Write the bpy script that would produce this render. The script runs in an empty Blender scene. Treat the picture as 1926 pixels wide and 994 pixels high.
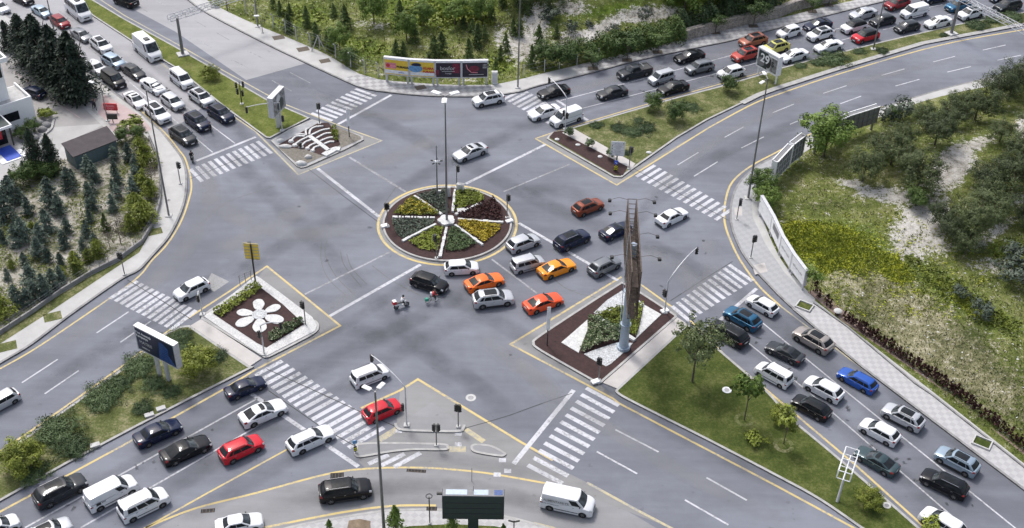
import bpy, math, random
import numpy as np
from mathutils import Vector, Matrix
from mathutils.geometry import tessellate_polygon
random.seed(7); RNG = np.random.default_rng(7)
S = bpy.context.scene; COL = S.collection
R = math.radians
# ------------------------------------------------------------------ camera, light, exposure
CAM_H = 88.0; FPX = 2283.2; PITCH = 0.64767; ROLL = 0.025593
_F = np.array([0, math.cos(PITCH), -math.sin(PITCH)]); _r = np.array([1.0, 0, 0]); _u = np.cross(_r, _F)
_R = math.cos(ROLL)*_r + math.sin(ROLL)*_u; _U = -math.sin(ROLL)*_r + math.cos(ROLL)*_u
cd = bpy.data.cameras.new('camera'); cam = bpy.data.objects.new('camera', cd); COL.objects.link(cam)
cd.sensor_width = 36; cd.lens = 36*FPX/1926; cd.clip_start = 0.5; cd.clip_end = 6000
cam.matrix_world = Matrix(((_R[0], _U[0], -_F[0], 0), (_R[1], _U[1], -_F[1], 0), (_R[2], _U[2], -_F[2], CAM_H), (0, 0, 0, 1)))
S.camera = cam
SUN_EL, SUN_AZ = 58, -32            # azimuth measured from +Y towards +X
w = bpy.data.worlds.new('World'); S.world = w; w.use_nodes = True
nt = w.node_tree; nt.nodes.clear()
sky = nt.nodes.new('ShaderNodeTexSky'); sky.sky_type = 'NISHITA'; sky.sun_disc = False
sky.sun_elevation = R(SUN_EL); sky.sun_rotation = R(SUN_AZ); sky.air_density = 1.0; sky.dust_density = 4.0
hs = nt.nodes.new('ShaderNodeHueSaturation'); hs.inputs['Saturation'].default_value = 0.62
bg = nt.nodes.new('ShaderNodeBackground'); bg.inputs['Strength'].default_value = 0.145
ow = nt.nodes.new('ShaderNodeOutputWorld')
nt.links.new(sky.outputs[0], hs.inputs['Color']); nt.links.new(hs.outputs[0], bg.inputs[0]); nt.links.new(bg.outputs[0], ow.inputs[0])
sd = bpy.data.lights.new('sun', 'SUN'); sd.energy = 1.5; sd.angle = R(11); sd.color = (1, 0.99, 0.97)
so = bpy.data.objects.new('sun', sd); COL.objects.link(so)
_d = Vector((math.sin(R(SUN_AZ))*math.cos(R(SUN_EL)), math.cos(R(SUN_AZ))*math.cos(R(SUN_EL)), math.sin(R(SUN_EL))))
so.rotation_euler = _d.to_track_quat('Z', 'Y').to_euler()
vs = S.view_settings; vs.view_transform = 'Standard'; vs.look = 'None'; vs.exposure = 0.62; vs.gamma = 1; vs.use_curve_mapping = False
S.render.resolution_x = 1024; S.render.resolution_y = 528

# ------------------------------------------------------------------ where things stand on the ground
def G(px, py, z=0.0):
    d = _F*FPX + _R*(px-963) - _U*(py-497)
    s = (z-CAM_H)/d[2]
    return Vector((d[0]*s, d[1]*s, z))
def proj(x, y, z):
    v = np.array([x, y, z-CAM_H]); q = v@_F
    return 963+FPX*(v@_R)/q, 497-FPX*(v@_U)/q
TO = {1:(0,0),2:(480,0),3:(960,0),4:(1426,0),5:(0,240),6:(480,240),7:(960,240),8:(1426,240),9:(0,490),10:(480,490),11:(960,490),12:(1426,490),13:(0,734),14:(480,734),15:(960,734),16:(1426,734)}
def T(i, x, y): return (TO[i][0]+x/3.824, TO[i][1]+y/3.824)
def up(base, top_y, z0=0.0):
    """height of an upright that stands at a pixel and ends at a picture row"""
    b = G(base[0], base[1], z0); lo, hi = 0, 60
    for _ in range(40):
        m = (lo+hi)/2
        if proj(b.x, b.y, z0+m)[1] > top_y: lo = m
        else: hi = m
    return b, lo
def smooth(pts, n=6, closed=False):
    P = [np.array(p, float) for p in pts]; out = []
    N = len(P); rng = range(N if closed else N-1)
    for i in rng:
        if closed: a, b, c, d = P[i-1], P[i], P[(i+1) % N], P[(i+2) % N]
        else: a, b, c, d = P[max(i-1, 0)], P[i], P[i+1], P[min(i+2, N-1)]
        for k in range(n):
            t = k/n
            out.append(tuple(0.5*((2*b)+(-a+c)*t+(2*a-5*b+4*c-d)*t*t+(-a+3*b-3*c+d)*t**3)))
    if not closed: out.append(tuple(P[-1]))
    return out

# ------------------------------------------------------------------ materials
def L(r, g=None, b=None):
    if g is None: g = b = r
    f = lambda c: (c/255/12.92 if c/255 <= 0.04045 else ((c/255+0.055)/1.055)**2.4)
    return (f(r), f(g), f(b), 1)
class N:
    def __init__(s, name):
        s.m = bpy.data.materials.new(name); s.m.use_nodes = True; s.t = s.m.node_tree; s.b = s.t.nodes['Principled BSDF']
    def n(s, k, **kw):
        x = s.t.nodes.new(k)
        for a, v in kw.items(): setattr(x, a, v)
        return x
    def l(s, a, b): s.t.links.new(a, b)
    def co(s, kind='pos'):
        if kind == 'pos': return s.n('ShaderNodeNewGeometry').outputs['Position']
        return s.n('ShaderNodeTexCoord').outputs['Object']
    def noise(s, scale, detail=4, rough=0.6, co=None, dist=0.0, stretch=None):
        x = s.n('ShaderNodeTexNoise'); x.inputs['Scale'].default_value = scale; x.inputs['Detail'].default_value = detail
        x.inputs['Roughness'].default_value = rough; x.inputs['Distortion'].default_value = dist
        c = co or s.co()
        if stretch:
            mp = s.n('ShaderNodeMapping'); mp.inputs['Rotation'].default_value = (0, 0, stretch[0]); mp.inputs['Scale'].default_value = stretch[1]
            s.l(c, mp.inputs[0]); c = mp.outputs[0]
        s.l(c, x.inputs['Vector']); return x.outputs['Fac']
    def ramp(s, fac, stops):
        x = s.n('ShaderNodeValToRGB'); e = x.color_ramp.elements
        while len(e) < len(stops): e.new(0.5)
        for el, (p, c) in zip(e, stops): el.position = p; el.color = c if len(c) == 4 else (*c, 1)
        s.l(fac, x.inputs[0]); return x.outputs[0]
    def mix(s, fac, a, b, mode='MIX'):
        x = s.n('ShaderNodeMix', data_type='RGBA', blend_type=mode)
        for v, i in ((fac, 0), (a, 6), (b, 7)):
            if isinstance(v, (int, float)): x.inputs[i].default_value = v
            elif isinstance(v, tuple): x.inputs[i].default_value = v if len(v) == 4 else (*v, 1)
            else: s.l(v, x.inputs[i])
        return x.outputs[2]
    def math(s, op, a, b=None, clamp=False):
        x = s.n('ShaderNodeMath', operation=op); x.use_clamp = clamp
        for v, i in ((a, 0), (b, 1)):
            if v is None: continue
            if isinstance(v, (int, float)): x.inputs[i].default_value = v
            else: s.l(v, x.inputs[i])
        return x.outputs[0]
    def attr(s, name): return s.n('ShaderNodeAttribute', attribute_name=name).outputs['Fac']
    def bump(s, h, strength=0.3, dist=0.02):
        x = s.n('ShaderNodeBump'); x.inputs['Strength'].default_value = strength; x.inputs['Distance'].default_value = dist
        s.l(h, x.inputs['Height']); s.l(x.outputs[0], s.b.inputs['Normal'])
    def out(s, col=None, rough=0.8, metal=0.0, coat=0.0, spec=0.5):
        if col is not None:
            if isinstance(col, tuple): s.b.inputs['Base Color'].default_value = col if len(col) == 4 else (*col, 1)
            else: s.l(col, s.b.inputs['Base Color'])
        s.b.inputs['Roughness'].default_value = rough; s.b.inputs['Metallic'].default_value = metal
        s.b.inputs['Coat Weight'].default_value = coat; s.b.inputs['Specular IOR Level'].default_value = spec
        return s.m
def g3(v, r=1.0, g=1.0, b=1.0): return (v*r, v*g, v*b, 1)
def mottled(name, c0, c1, scale=1.0, rough=0.85, scale2=12, amt=0.35, **k):
    m = N(name); a = m.noise(scale, 5); b = m.noise(scale2, 3)
    f = m.math('ADD', m.math('MULTIPLY', a, 1-amt), m.math('MULTIPLY', b, amt))
    return m.out(m.ramp(f, [(0.33, c0), (0.67, c1)]), rough, **k)
def plain(name, c, rough=0.5, metal=0.0, coat=0.0, var=0.12, scale=3.0):
    m = N(name); f = m.noise(scale, 3, co=m.co('obj'))
    c0 = tuple(x*(1-var) for x in c[:3]); c1 = tuple(min(1, x*(1+var)) for x in c[:3])
    return m.out(m.ramp(f, [(0.3, c0), (0.7, c1)]), rough, metal, coat)
def asphalt(name, c, streak=(0.0, (1, 1, 1)), light=1.26, dark=0.80, tint=(.945, .99, 1.15)):
    m = N(name)
    big = m.noise(0.045, 4, 0.55, dist=0.6); mid = m.noise(0.5, 5, 0.7); fine = m.noise(16, 2, 0.8)
    st = m.noise(0.16, 4, 0.65, stretch=(R(-33), (0.28, 2.2, 1)))
    st2 = m.noise(0.2, 4, 0.65, stretch=(R(30), (0.25, 2.0, 1)))
    f = m.math('ADD', m.math('MULTIPLY', big, 0.4), m.math('MULTIPLY', mid, 0.14))
    f = m.math('ADD', f, m.math('MULTIPLY', st, 0.2)); f = m.math('ADD', f, m.math('MULTIPLY', st2, 0.2)); f = m.math('ADD', f, m.math('MULTIPLY', fine, 0.10))
    col = m.ramp(f, [(0.42, g3(c*dark, *tint)), (0.51, g3(c, *tint)), (0.60, g3(c*light, *tint))])
    oil = m.math('GREATER_THAN', m.noise(0.9, 3, 0.5), 0.70); col = m.mix(m.math('MULTIPLY', oil, 0.3), col, g3(c*0.5))
    scf = m.math('MULTIPLY', m.math('GREATER_THAN', m.noise(1.7, 6, 0.8), 0.70), m.math('GREATER_THAN', m.noise(0.12, 2), 0.5))
    col = m.mix(m.math('MULTIPLY', scf, 0.3), col, g3(c*2.0))
    m.bump(fine, 0.25, 0.01)
    return m.out(col, 0.86, spec=0.3)
def paint_mark(name, c, under, wear=0.45):
    m = N(name); n1 = m.noise(3.0, 6, 0.75); n2 = m.noise(0.25, 3)
    f = m.math('ADD', m.math('MULTIPLY', n1, 0.65), m.math('MULTIPLY', n2, 0.35))
    k = m.ramp(f, [(wear-0.05, (0, 0, 0)), (wear+0.07, (1, 1, 1))])
    return m.out(m.mix(k, under, c), 0.75, spec=0.3)
AS = 0.156
M = {}
M['asphalt'] = asphalt('asphalt', AS)
M['asphalt_light'] = asphalt('asphalt_light', 0.30, light=1.12, dark=0.86, tint=(1.0, 0.985, 1.02))
M['asphalt_dark'] = asphalt('asphalt_dark', 0.10, light=1.2, dark=0.8)
M['service'] = asphalt('service_asphalt', 0.215, light=1.2, dark=0.78, tint=(1.0, 1, 1.03))
M['tip'] = asphalt('gutter_concrete', 0.205, light=1.2, dark=0.75, tint=(1.01, 1, 1.0))
M['white'] = paint_mark('white_marking', (0.50, 0.50, 0.53), g3(AS*1.35), 0.44)
M['white_worn'] = paint_mark('white_marking_worn', (0.34, 0.34, 0.37), g3(AS*1.2), 0.50)
M['yellow'] = paint_mark('yellow_marking', (0.54, 0.42, 0.18), g3(AS*1.6), 0.44)
M['yellow_worn'] = paint_mark('yellow_marking_worn', (0.45, 0.39, 0.24), g3(AS*1.7), 0.47)
M['kerb'] = mottled('kerb_stone', g3(0.26, 1, .97, .93), g3(0.42, 1, .98, .95), 1.2)
M['kerb_dark'] = mottled('kerb_stone_dirty', g3(0.13, 1, .97, .97), g3(0.30, 1, .98, .97), 0.9)
M['joint'] = mottled('sealed_joint', g3(0.035), g3(0.07), 2)
M['tyre_mark'] = paint_mark('tyre_mark', g3(AS*0.78), g3(AS*0.97), 0.50)
M['pavement'] = mottled('pavement_slabs', g3(0.34, 1, .98, .95), g3(0.46, 1, .985, .96), 0.5)
M['plaza'] = mottled('plaza_concrete', g3(0.32, 1, .97, .94), g3(0.43, 1, .98, .96), 0.3)
M['drive'] = mottled('service_street', g3(0.25, 1.02, .97, .94), g3(0.33, 1.02, .98, .96), 0.3)
M['path'] = mottled('path_paving', g3(0.36, 1.05, .98, .93), g3(0.45, 1.05, .99, .95), 0.7)
M['pink'] = mottled('pink_paving', g3(0.30, 1.25, .92, .9), g3(0.38, 1.2, .95, .92), 0.7)
def checker(name, a, b, size, rot):
    m = N(name); c = m.n('ShaderNodeTexChecker'); c.inputs['Scale'].default_value = 1/size
    mp = m.n('ShaderNodeMapping'); mp.inputs['Rotation'].default_value = (0, 0, rot); m.l(m.co(), mp.inputs[0])
    mp.inputs['Location'].default_value = (0, 0, 0.31)
    m.l(mp.outputs[0], c.inputs['Vector']); c.inputs['Color1'].default_value = a; c.inputs['Color2'].default_value = b
    col = m.mix(m.math('MULTIPLY', m.noise(0.8, 5), 0.75), c.outputs['Color'], g3(0.30, 1, .98, .96))
    return m.out(col, 0.85)
M['paver_check'] = checker('checker_paving', g3(0.26, 1, .97, 1), g3(0.44, 1, .99, .98), .8, R(35))
M['paver_grey'] = checker('grey_block_paving', g3(0.30, .97, 1, 1.06), g3(0.345, .98, 1, 1.05), 0.6, R(20))
M['paver_hex'] = checker('hexagon_paving', g3(0.37, 1, .98, 1), g3(0.455, 1, .98, .98), 0.55, R(45))
M['grass'] = None
def grass_mat(name, c0, c1, c2, sc=0.35):
    m = N(name); a = m.noise(sc, 5, 0.65); b = m.noise(sc*9, 4, 0.7)
    f = m.math('ADD', m.math('MULTIPLY', a, 0.55), m.math('MULTIPLY', b, 0.45))
    m.bump(m.noise(9, 3), 0.8, 0.08)
    return m.out(m.ramp(f, [(0.36, c0), (0.5, c1), (0.64, c2)]), 0.95, spec=0.1)
M['lawn'] = grass_mat('lawn_grass', (0.034, 0.050, 0.012), (0.064, 0.082, 0.020), (0.13, 0.135, 0.048), 0.45)
M['verge'] = grass_mat('verge_grass', (0.050, 0.064, 0.020), (0.105, 0.118, 0.042), (0.26, 0.24, 0.14), 0.5)
M['verge_green'] = grass_mat('strip_grass', (0.060, 0.078, 0.018), (0.110, 0.132, 0.032), (0.19, 0.19, 0.070), 0.4)
M['mulch'] = mottled('dark_red_mulch', (0.018, 0.008, 0.008, 1), (0.060, 0.028, 0.026, 1), 2.5, 0.95, 30, 0.5)
M['scrub'] = mottled('stony_bed', (0.08, 0.07, 0.055, 1), (0.24, 0.22, 0.19, 1), 3.5, 0.95, 14, 0.5)
M['stone_white'] = mottled('white_painted_stone', g3(0.36), g3(0.66, 1, 1, .97), 1.5, 0.8, 7, 0.6)
M['stone_wall'] = mottled('pale_border_stones', g3(0.33), g3(0.60, 1, .985, .96), 1.0, 0.8, 6, 0.65)
M['gravel'] = mottled('pale_gravel', g3(0.22), g3(0.62, .97, 1, 1.02), 3.5, 0.8, 7, 0.6)
m = N('nursery_soil'); a = m.noise(.22, 5, .7); b = m.noise(2.2, 5, .75)
f = m.math('ADD', m.math('MULTIPLY', a, .55), m.math('MULTIPLY', b, .45))
M['soil'] = m.out(m.ramp(f, [(.40, (.055, .068, .028)), (.46, (.12, .12, .07)), (.51, (.27, .25, .21)), (.62, (.44, .415, .38))]), .95)
def terrain_mat(name):
    m = N(name)
    a = m.noise(0.16, 6, 0.7); b = m.noise(1.3, 6, 0.75); c = m.noise(5, 4, 0.8)
    f = m.math('ADD', m.math('MULTIPLY', a, 0.45), m.math('MULTIPLY', b, 0.35)); f = m.math('ADD', f, m.math('MULTIPLY', c, 0.2))
    g = m.ramp(f, [(0.40, (0.050, 0.066, 0.018)), (0.47, (0.105, 0.130, 0.032)), (0.53, (0.170, 0.185, 0.060)), (0.61, (0.30, 0.28, 0.16))])
    lush = m.ramp(f, [(0.40, (0.045, 0.072, 0.010)), (0.50, (0.120, 0.170, 0.026)), (0.60, (0.22, 0.26, 0.06))])
    dry = m.ramp(f, [(0.42, (0.075, 0.085, 0.038)), (0.49, (0.17, 0.165, 0.085)), (0.58, (0.36, 0.33, 0.22))])
    chalk = m.ramp(f, [(0.40, (0.15, 0.135, 0.105)), (0.47, (0.36, 0.34, 0.30)), (0.57, (0.58, 0.555, 0.525))])
    def edge(at, lo=0.0):
        k = m.math('ADD', m.attr(at), m.math('MULTIPLY', m.math('SUBTRACT', b, 0.5), 3.2)); k = m.math('ADD', k, m.math('MULTIPLY', m.math('SUBTRACT', c, 0.5), 2.2))
        return m.ramp(k, [(0.38, (0, 0, 0)), (0.58, (1, 1, 1))])
    col = m.mix(edge('lush'), g, lush); col = m.mix(edge('dry'), col, dry); col = m.mix(edge('chalk'), col, chalk)
    m.bump(m.math('ADD', b, m.math('MULTIPLY', c, 0.5)), 1.0, 0.25)
    return m.out(col, 0.95, spec=0.1)
M['terrain'] = terrain_mat('hillside')
def leaf(name, c0, c1, sc=1.2, rough=0.6):
    m = N(name); oi = m.n('ShaderNodeObjectInfo')
    a = m.noise(sc, 3, 0.6); b = m.noise(sc*6, 2, 0.6)
    f = m.math('ADD', m.math('MULTIPLY', a, 0.6), m.math('MULTIPLY', b, 0.4)); f = m.math('ADD', f, m.math('MULTIPLY', m.math('SUBTRACT', oi.outputs['Random'], 0.5), 0.16))
    return m.out(m.ramp(f, [(0.36, c0), (0.64, c1)]), rough, spec=0.25)
M['l_cedar'] = leaf('dark_cedar_needles', (0.010, 0.020, 0.014), (0.030, 0.048, 0.026))
M['l_spruce'] = leaf('blue_spruce_needles', (0.034, 0.052, 0.038), (0.15, 0.19, 0.145))
M['l_conifer'] = leaf('conifer_needles', (0.024, 0.042, 0.010), (0.115, 0.160, 0.042))
M['l_pine'] = leaf('pine_needles', (0.020, 0.032, 0.012), (0.100, 0.125, 0.046))
M['l_green'] = leaf('bright_leaves', (0.038, 0.070, 0.010), (0.15, 0.22, 0.040))
M['l_hedge'] = leaf('hedge_leaves', (0.024, 0.048, 0.011), (0.095, 0.145, 0.034))
M['l_yellow'] = leaf('golden_conifer_leaves', (0.045, 0.066, 0.010), (0.24, 0.27, 0.038))
M['l_gold'] = leaf('golden_flowers', (0.12, 0.11, 0.012), (0.62, 0.46, 0.035), 3)
M['l_lime'] = leaf('yellow_green_leaves', (0.060, 0.082, 0.010), (0.25, 0.29, 0.045))
M['l_juniper'] = leaf('juniper_leaves', (0.026, 0.046, 0.018), (0.120, 0.170, 0.070), 2)
M['l_olive'] = leaf('olive_leaves', (0.060, 0.082, 0.030), (0.25, 0.29, 0.13), 3)
M['l_brown'] = leaf('bare_brown_twigs', (0.060, 0.045, 0.035), (0.15, 0.12, 0.095))
M['l_red'] = leaf('dark_red_leaves', (0.018, 0.007, 0.007), (0.065, 0.022, 0.020), 3)
M['l_gray'] = leaf('grey_green_leaves', (0.035, 0.048, 0.032), (0.11, 0.135, 0.10), 2)
M['l_rape'] = leaf('yellow_meadow_flowers', (0.16, 0.19, 0.015), (0.56, 0.57, 0.05), .8)
M['l_blade'] = leaf('grass_blades', (0.080, 0.090, 0.030), (0.26, 0.25, 0.13), 0.8)
M['l_cream'] = leaf('variegated_leaves', (0.05, 0.08, 0.03), (0.40, 0.42, 0.27), 5)
M['bark'] = mottled('bark', (0.05, 0.038, 0.028, 1), (0.14, 0.115, 0.09, 1), 6)
M['steel'] = plain('galvanised_steel', g3(0.20, 1, 1, 1.03), 0.45, 0.5)
M['steel_light'] = plain('pale_painted_steel', g3(0.52, 1, 1, 1.03), 0.4, 0.2)
M['steel_blue'] = plain('pale_blue_grey_paint', (0.32, 0.38, 0.45), 0.4, 0.2)
M['white_paint'] = plain('white_paint', g3(0.74), 0.4)
M['black'] = plain('black_plastic', g3(0.016), 0.45)
M['dark'] = plain('dark_panel', (0.022, 0.036, 0.034), 0.5)
M['rust'] = plain('weathered_brown_steel', (0.085, 0.062, 0.050), 0.7, 0.2, var=0.5)
M['concrete'] = mottled('cast_concrete', g3(0.36, 1, .98, .95), g3(0.52, 1, .99, .97), 2)
M['glass'] = None
m = N('tinted_window_glass'); f = m.noise(1.5, 2, co=m.co('obj'))
M['glass'] = m.out(m.ramp(f, [(0.3, (0.010, 0.012, 0.014)), (0.7, (0.022, 0.026, 0.030))]), 0.06, spec=0.16)
m = N('windscreen_glass'); f = m.noise(2.2, 3, co=m.co('obj'))
M['windscreen'] = m.out(m.ramp(f, [(0.4, (0.018, 0.022, 0.025)), (0.62, (0.060, 0.070, 0.078))]), 0.05, spec=0.28)
M['tyre'] = plain('tyre_rubber', g3(0.018), 0.9)
M['rim'] = plain('alloy_rim', g3(0.32), 0.3, 0.8)
M['rim_dark'] = plain('dark_rim', g3(0.05), 0.35, 0.6)
M['lamp_clear'] = plain('headlamp_lens', g3(0.55), 0.1, 0.3)
M['lamp_red'] = plain('tail_lamp_lens', (0.20, 0.012, 0.010), 0.15)
M['plate'] = plain('number_plate', g3(0.65), 0.4)
M['chrome'] = plain('chrome_trim', g3(0.55), 0.2, 0.9)
M['trim'] = plain('dark_trim', g3(0.03), 0.5)
M['skin'] = plain('skin', (0.42, 0.25, 0.17), 0.6)
M['cloth_black'] = plain('black_clothing', g3(0.02), 0.9)
M['cloth_white'] = plain('white_clothing', g3(0.7), 0.9)
M['cloth_red'] = plain('red_cloth', (0.5, 0.03, 0.04), 0.7)
M['cloth_jeans'] = plain('dark_jeans', (0.03, 0.035, 0.055), 0.9)
M['teal'] = plain('teal_grey_sheet', (0.085, 0.13, 0.14), 0.6)
M['roof_brown'] = mottled('dark_brown_roofing', (0.045, 0.036, 0.040, 1), (0.075, 0.062, 0.066, 1), 1)
M['blue'] = plain('blue_plastic', (0.02, 0.07, 0.42), 0.5)
M['blue_sign'] = plain('blue_sign_face', (0.03, 0.08, 0.45), 0.4)
M['yellow_sign'] = plain('yellow_sign_back', (0.72, 0.52, 0.09), 0.5)
M['yellow_bright'] = plain('bright_yellow_face', (0.78, 0.70, 0.02), 0.5)
M['red'] = plain('red_paint', (0.55, 0.03, 0.04), 0.4)
M['green_bag'] = plain('green_bag', (0.02, 0.25, 0.16), 0.6)
M['facade'] = plain('white_render', g3(0.80), 0.7, var=0.04, scale=0.4)
M['wood'] = mottled('brown_boards', (0.12, 0.085, 0.055, 1), (0.22, 0.165, 0.11, 1), 2)
M['poster_yellow'] = plain('poster_yellow', (0.72, 0.50, 0.05), 0.5)
M['poster_pink'] = plain('poster_pink', (0.65, 0.22, 0.25), 0.5, var=0.3, scale=5)
M['poster_dark'] = plain('poster_plum', (0.020, 0.014, 0.028), 0.4, var=0.4)
M['poster_wine'] = plain('poster_wine', (0.16, 0.012, 0.035), 0.4, var=0.5)
M['poster_navy'] = plain('poster_navy', (0.006, 0.012, 0.045), 0.35, var=0.3)
M['poster_tower'] = plain('poster_blue', (0.022, 0.060, 0.20), 0.35, var=0.6, scale=8)
M['poster_grey'] = plain('poster_grey', g3(0.20), 0.4, var=0.9, scale=2.5)
M['poster_blue'] = plain('poster_light_blue', (0.12, 0.28, 0.50), 0.5, var=0.3)
M['panel_grey'] = plain('grey_mesh_panel', g3(0.17, 1, 1, 1.05), 0.6)
M['glass_pane'] = M['glass']
def carpaint(name, c, metal=0.0, rough=0.28):
    m = N(name); f = m.noise(0.9, 3, co=m.co('obj'))
    return m.out(m.ramp(f, [(0.3, tuple(x*0.93 for x in c)), (0.7, tuple(min(1, x*1.05) for x in c))]), rough, metal, 0.42, spec=0.10)
PAINT = {k: carpaint('paint_'+k, *v) for k, v in {
    'white': ((0.64, 0.645, 0.66), 0, .3), 'silver': ((0.46, 0.47, 0.49), .35), 'grey': ((0.17, 0.18, 0.195), .4), 'dark_grey': ((0.024, 0.028, 0.034),),
    'black': ((0.004, 0.005, 0.008),), 'navy': ((0.008, 0.014, 0.040),), 'blue': ((0.02, 0.085, 0.36), .15), 'teal_blue': ((0.02, 0.10, 0.19), .3),
    'light_blue': ((0.27, 0.34, 0.41), .35), 'red': ((0.50, 0.012, 0.025),), 'dark_red': ((0.20, 0.012, 0.018), .1), 'orange_red': ((0.72, 0.085, 0.025),),
    'orange': ((0.80, 0.15, 0.02),), 'amber': ((0.82, 0.27, 0.015),), 'burnt_orange': ((0.22, 0.052, 0.024), .15), 'copper': ((0.34, 0.13, 0.09), .2),
    'yellow': ((0.55, 0.52, 0.14),), 'beige': ((0.30, 0.27, 0.25), .35), 'slate_green': ((0.040, 0.066, 0.075), .25), 'brick_red': ((0.42, 0.06, 0.045),)}.items()}

# ------------------------------------------------------------------ mesh helpers
def link(o, parent=None):
    COL.objects.link(o)
    if parent is not None: o.parent = parent
    return o
def tag(o, label=None, cat=None, group=None, kind=None):
    if label: o['label'] = label
    if cat: o['category'] = cat
    if group: o['group'] = group
    if kind: o['kind'] = kind
    return o
def empty(name, loc, rz=0.0, sc=1.0):
    o = bpy.data.objects.new(name, None); COL.objects.link(o); o.location = loc; o.rotation_euler = (0, 0, rz); o.scale = (sc, sc, sc); o.empty_display_size = 0.2
    return o
def fast_mesh(name, V, Fq, k, mat=None, smooth_=False):
    V = np.asarray(V, np.float32); Fq = np.asarray(Fq, np.int32)
    me = bpy.data.meshes.new(name); me.vertices.add(len(V)); me.vertices.foreach_set('co', V.ravel())
    nf = len(Fq); me.loops.add(nf*k); me.loops.foreach_set('vertex_index', Fq.ravel())
    me.polygons.add(nf); me.polygons.foreach_set('loop_start', np.arange(nf, dtype=np.int32)*k); me.polygons.foreach_set('loop_total', np.full(nf, k, np.int32))
    me.update(calc_edges=True); me.validate()
    if mat: me.materials.append(mat)
    if smooth_: me.polygons.foreach_set('use_smooth', np.ones(nf, bool))
    return me
class MB:
    """collects boxes, bars, tubes, discs into one mesh"""
    def __init__(s): s.v = []; s.f = []; s.mi = []
    def add(s, v, f, mi=0):
        o = len(s.v); s.v += [tuple(p) for p in v]; s.f += [tuple(i+o for i in q) for q in f]; s.mi += [mi]*len(f); return s
    def box(s, c, d, rz=0.0, mi=0, bev=0.0):
        hx, hy, hz = d[0]/2, d[1]/2, d[2]/2; cs, sn = math.cos(rz), math.sin(rz)
        if bev <= 0:
            v = [(x*hx, y*hy, z*hz) for z in (-1, 1) for x, y in ((-1, -1), (1, -1), (1, 1), (-1, 1))]
            f = [(3, 2, 1, 0), (4, 5, 6, 7), (0, 1, 5, 4), (1, 2, 6, 5), (2, 3, 7, 6), (3, 0, 4, 7)]
        else:
            b = bev; v = []
            for z, q in ((-hz, b), (-hz+b, 0), (hz-b, 0), (hz, b)):
                X, Y = hx-q, hy-q
                v += [(-X, -Y+b, z), (-X+b, -Y, z), (X-b, -Y, z), (X, -Y+b, z), (X, Y-b, z), (X-b, Y, z), (-X+b, Y, z), (-X, Y-b, z)]
            f = [tuple(range(7, -1, -1)), tuple(range(24, 32))]
            for k in range(3):
                for i in range(8): f.append((k*8+i, k*8+(i+1) % 8, (k+1)*8+(i+1) % 8, (k+1)*8+i))
        return s.add([(c[0]+x*cs-y*sn, c[1]+x*sn+y*cs, c[2]+z) for x, y, z in v], f, mi)
    def tube(s, pts, r, n=8, mi=0, r2=None):
        P = [Vector(p) for p in pts]; K = len(P); base = len(s.v); rr = [r+( (r2 if r2 is not None else r)-r)*i/(K-1) for i in range(K)]
        for i, p in enumerate(P):
            t = (P[min(i+1, K-1)]-P[max(i-1, 0)]).normalized(); a = t.orthogonal().normalized() if abs(t.z) > 0.99 else t.cross(Vector((0, 0, 1))).normalized(); b = t.cross(a)
            for k in range(n):
                an = 2*math.pi*k/n; q = p+(a*math.cos(an)+b*math.sin(an))*rr[i]; s.v.append(tuple(q))
        for i in range(K-1):
            for k in range(n): s.f.append((base+i*n+k, base+i*n+(k+1) % n, base+(i+1)*n+(k+1) % n, base+(i+1)*n+k)); s.mi.append(mi)
        s.f.append(tuple(base+k for k in range(n-1, -1, -1))); s.f.append(tuple(base+(K-1)*n+k for k in range(n))); s.mi += [mi, mi]
        return s
    def bar(s, a, b, t, mi=0): return s.tube([a, b], t/2*1.25, 4, mi)
    def cyl(s, c, r, h, n=16, mi=0, r2=None): return s.tube([(c[0], c[1], c[2]), (c[0], c[1], c[2]+h)], r, n, mi, r2)
    def ell(s, c, r, n=10, m=6, mi=0):
        v = []; f = []
        for j in range(m+1):
            th = math.pi*j/m
            for i in range(n): ph = 2*math.pi*i/n; v.append((c[0]+r[0]*math.sin(th)*math.cos(ph), c[1]+r[1]*math.sin(th)*math.sin(ph), c[2]+r[2]*math.cos(th)))
        for j in range(m):
            for i in range(n): f.append((j*n+i, (j+1)*n+i, (j+1)*n+(i+1) % n, j*n+(i+1) % n))
        return s.add(v, f, mi)
    def mesh(s, name, mats, sm=None):
        me = bpy.data.meshes.new(name); me.from_pydata(s.v, [], s.f)
        for m_ in (mats if isinstance(mats, (list, tuple)) else [mats]): me.materials.append(m_)
        me.polygons.foreach_set('material_index', s.mi); me.update()
        if sm: me.polygons.foreach_set('use_smooth', [True]*len(s.f)); me.set_sharp_from_angle(angle=R(sm))
        return me
    def build(s, name, mats, parent=None, sm=None, loc=None, rz=0.0):
        o = link(bpy.data.objects.new(name, s.mesh(name, mats, sm)), parent)
        if loc is not None: o.location = loc; o.rotation_euler = (0, 0, rz)
        return o
def ccw(p):
    a = sum(p[i][0]*p[(i+1) % len(p)][1]-p[(i+1) % len(p)][0]*p[i][1] for i in range(len(p)))
    return p if a > 0 else p[::-1]
def W(pts, z=0.0): return [G(x, y, z) for x, y in pts]
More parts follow.
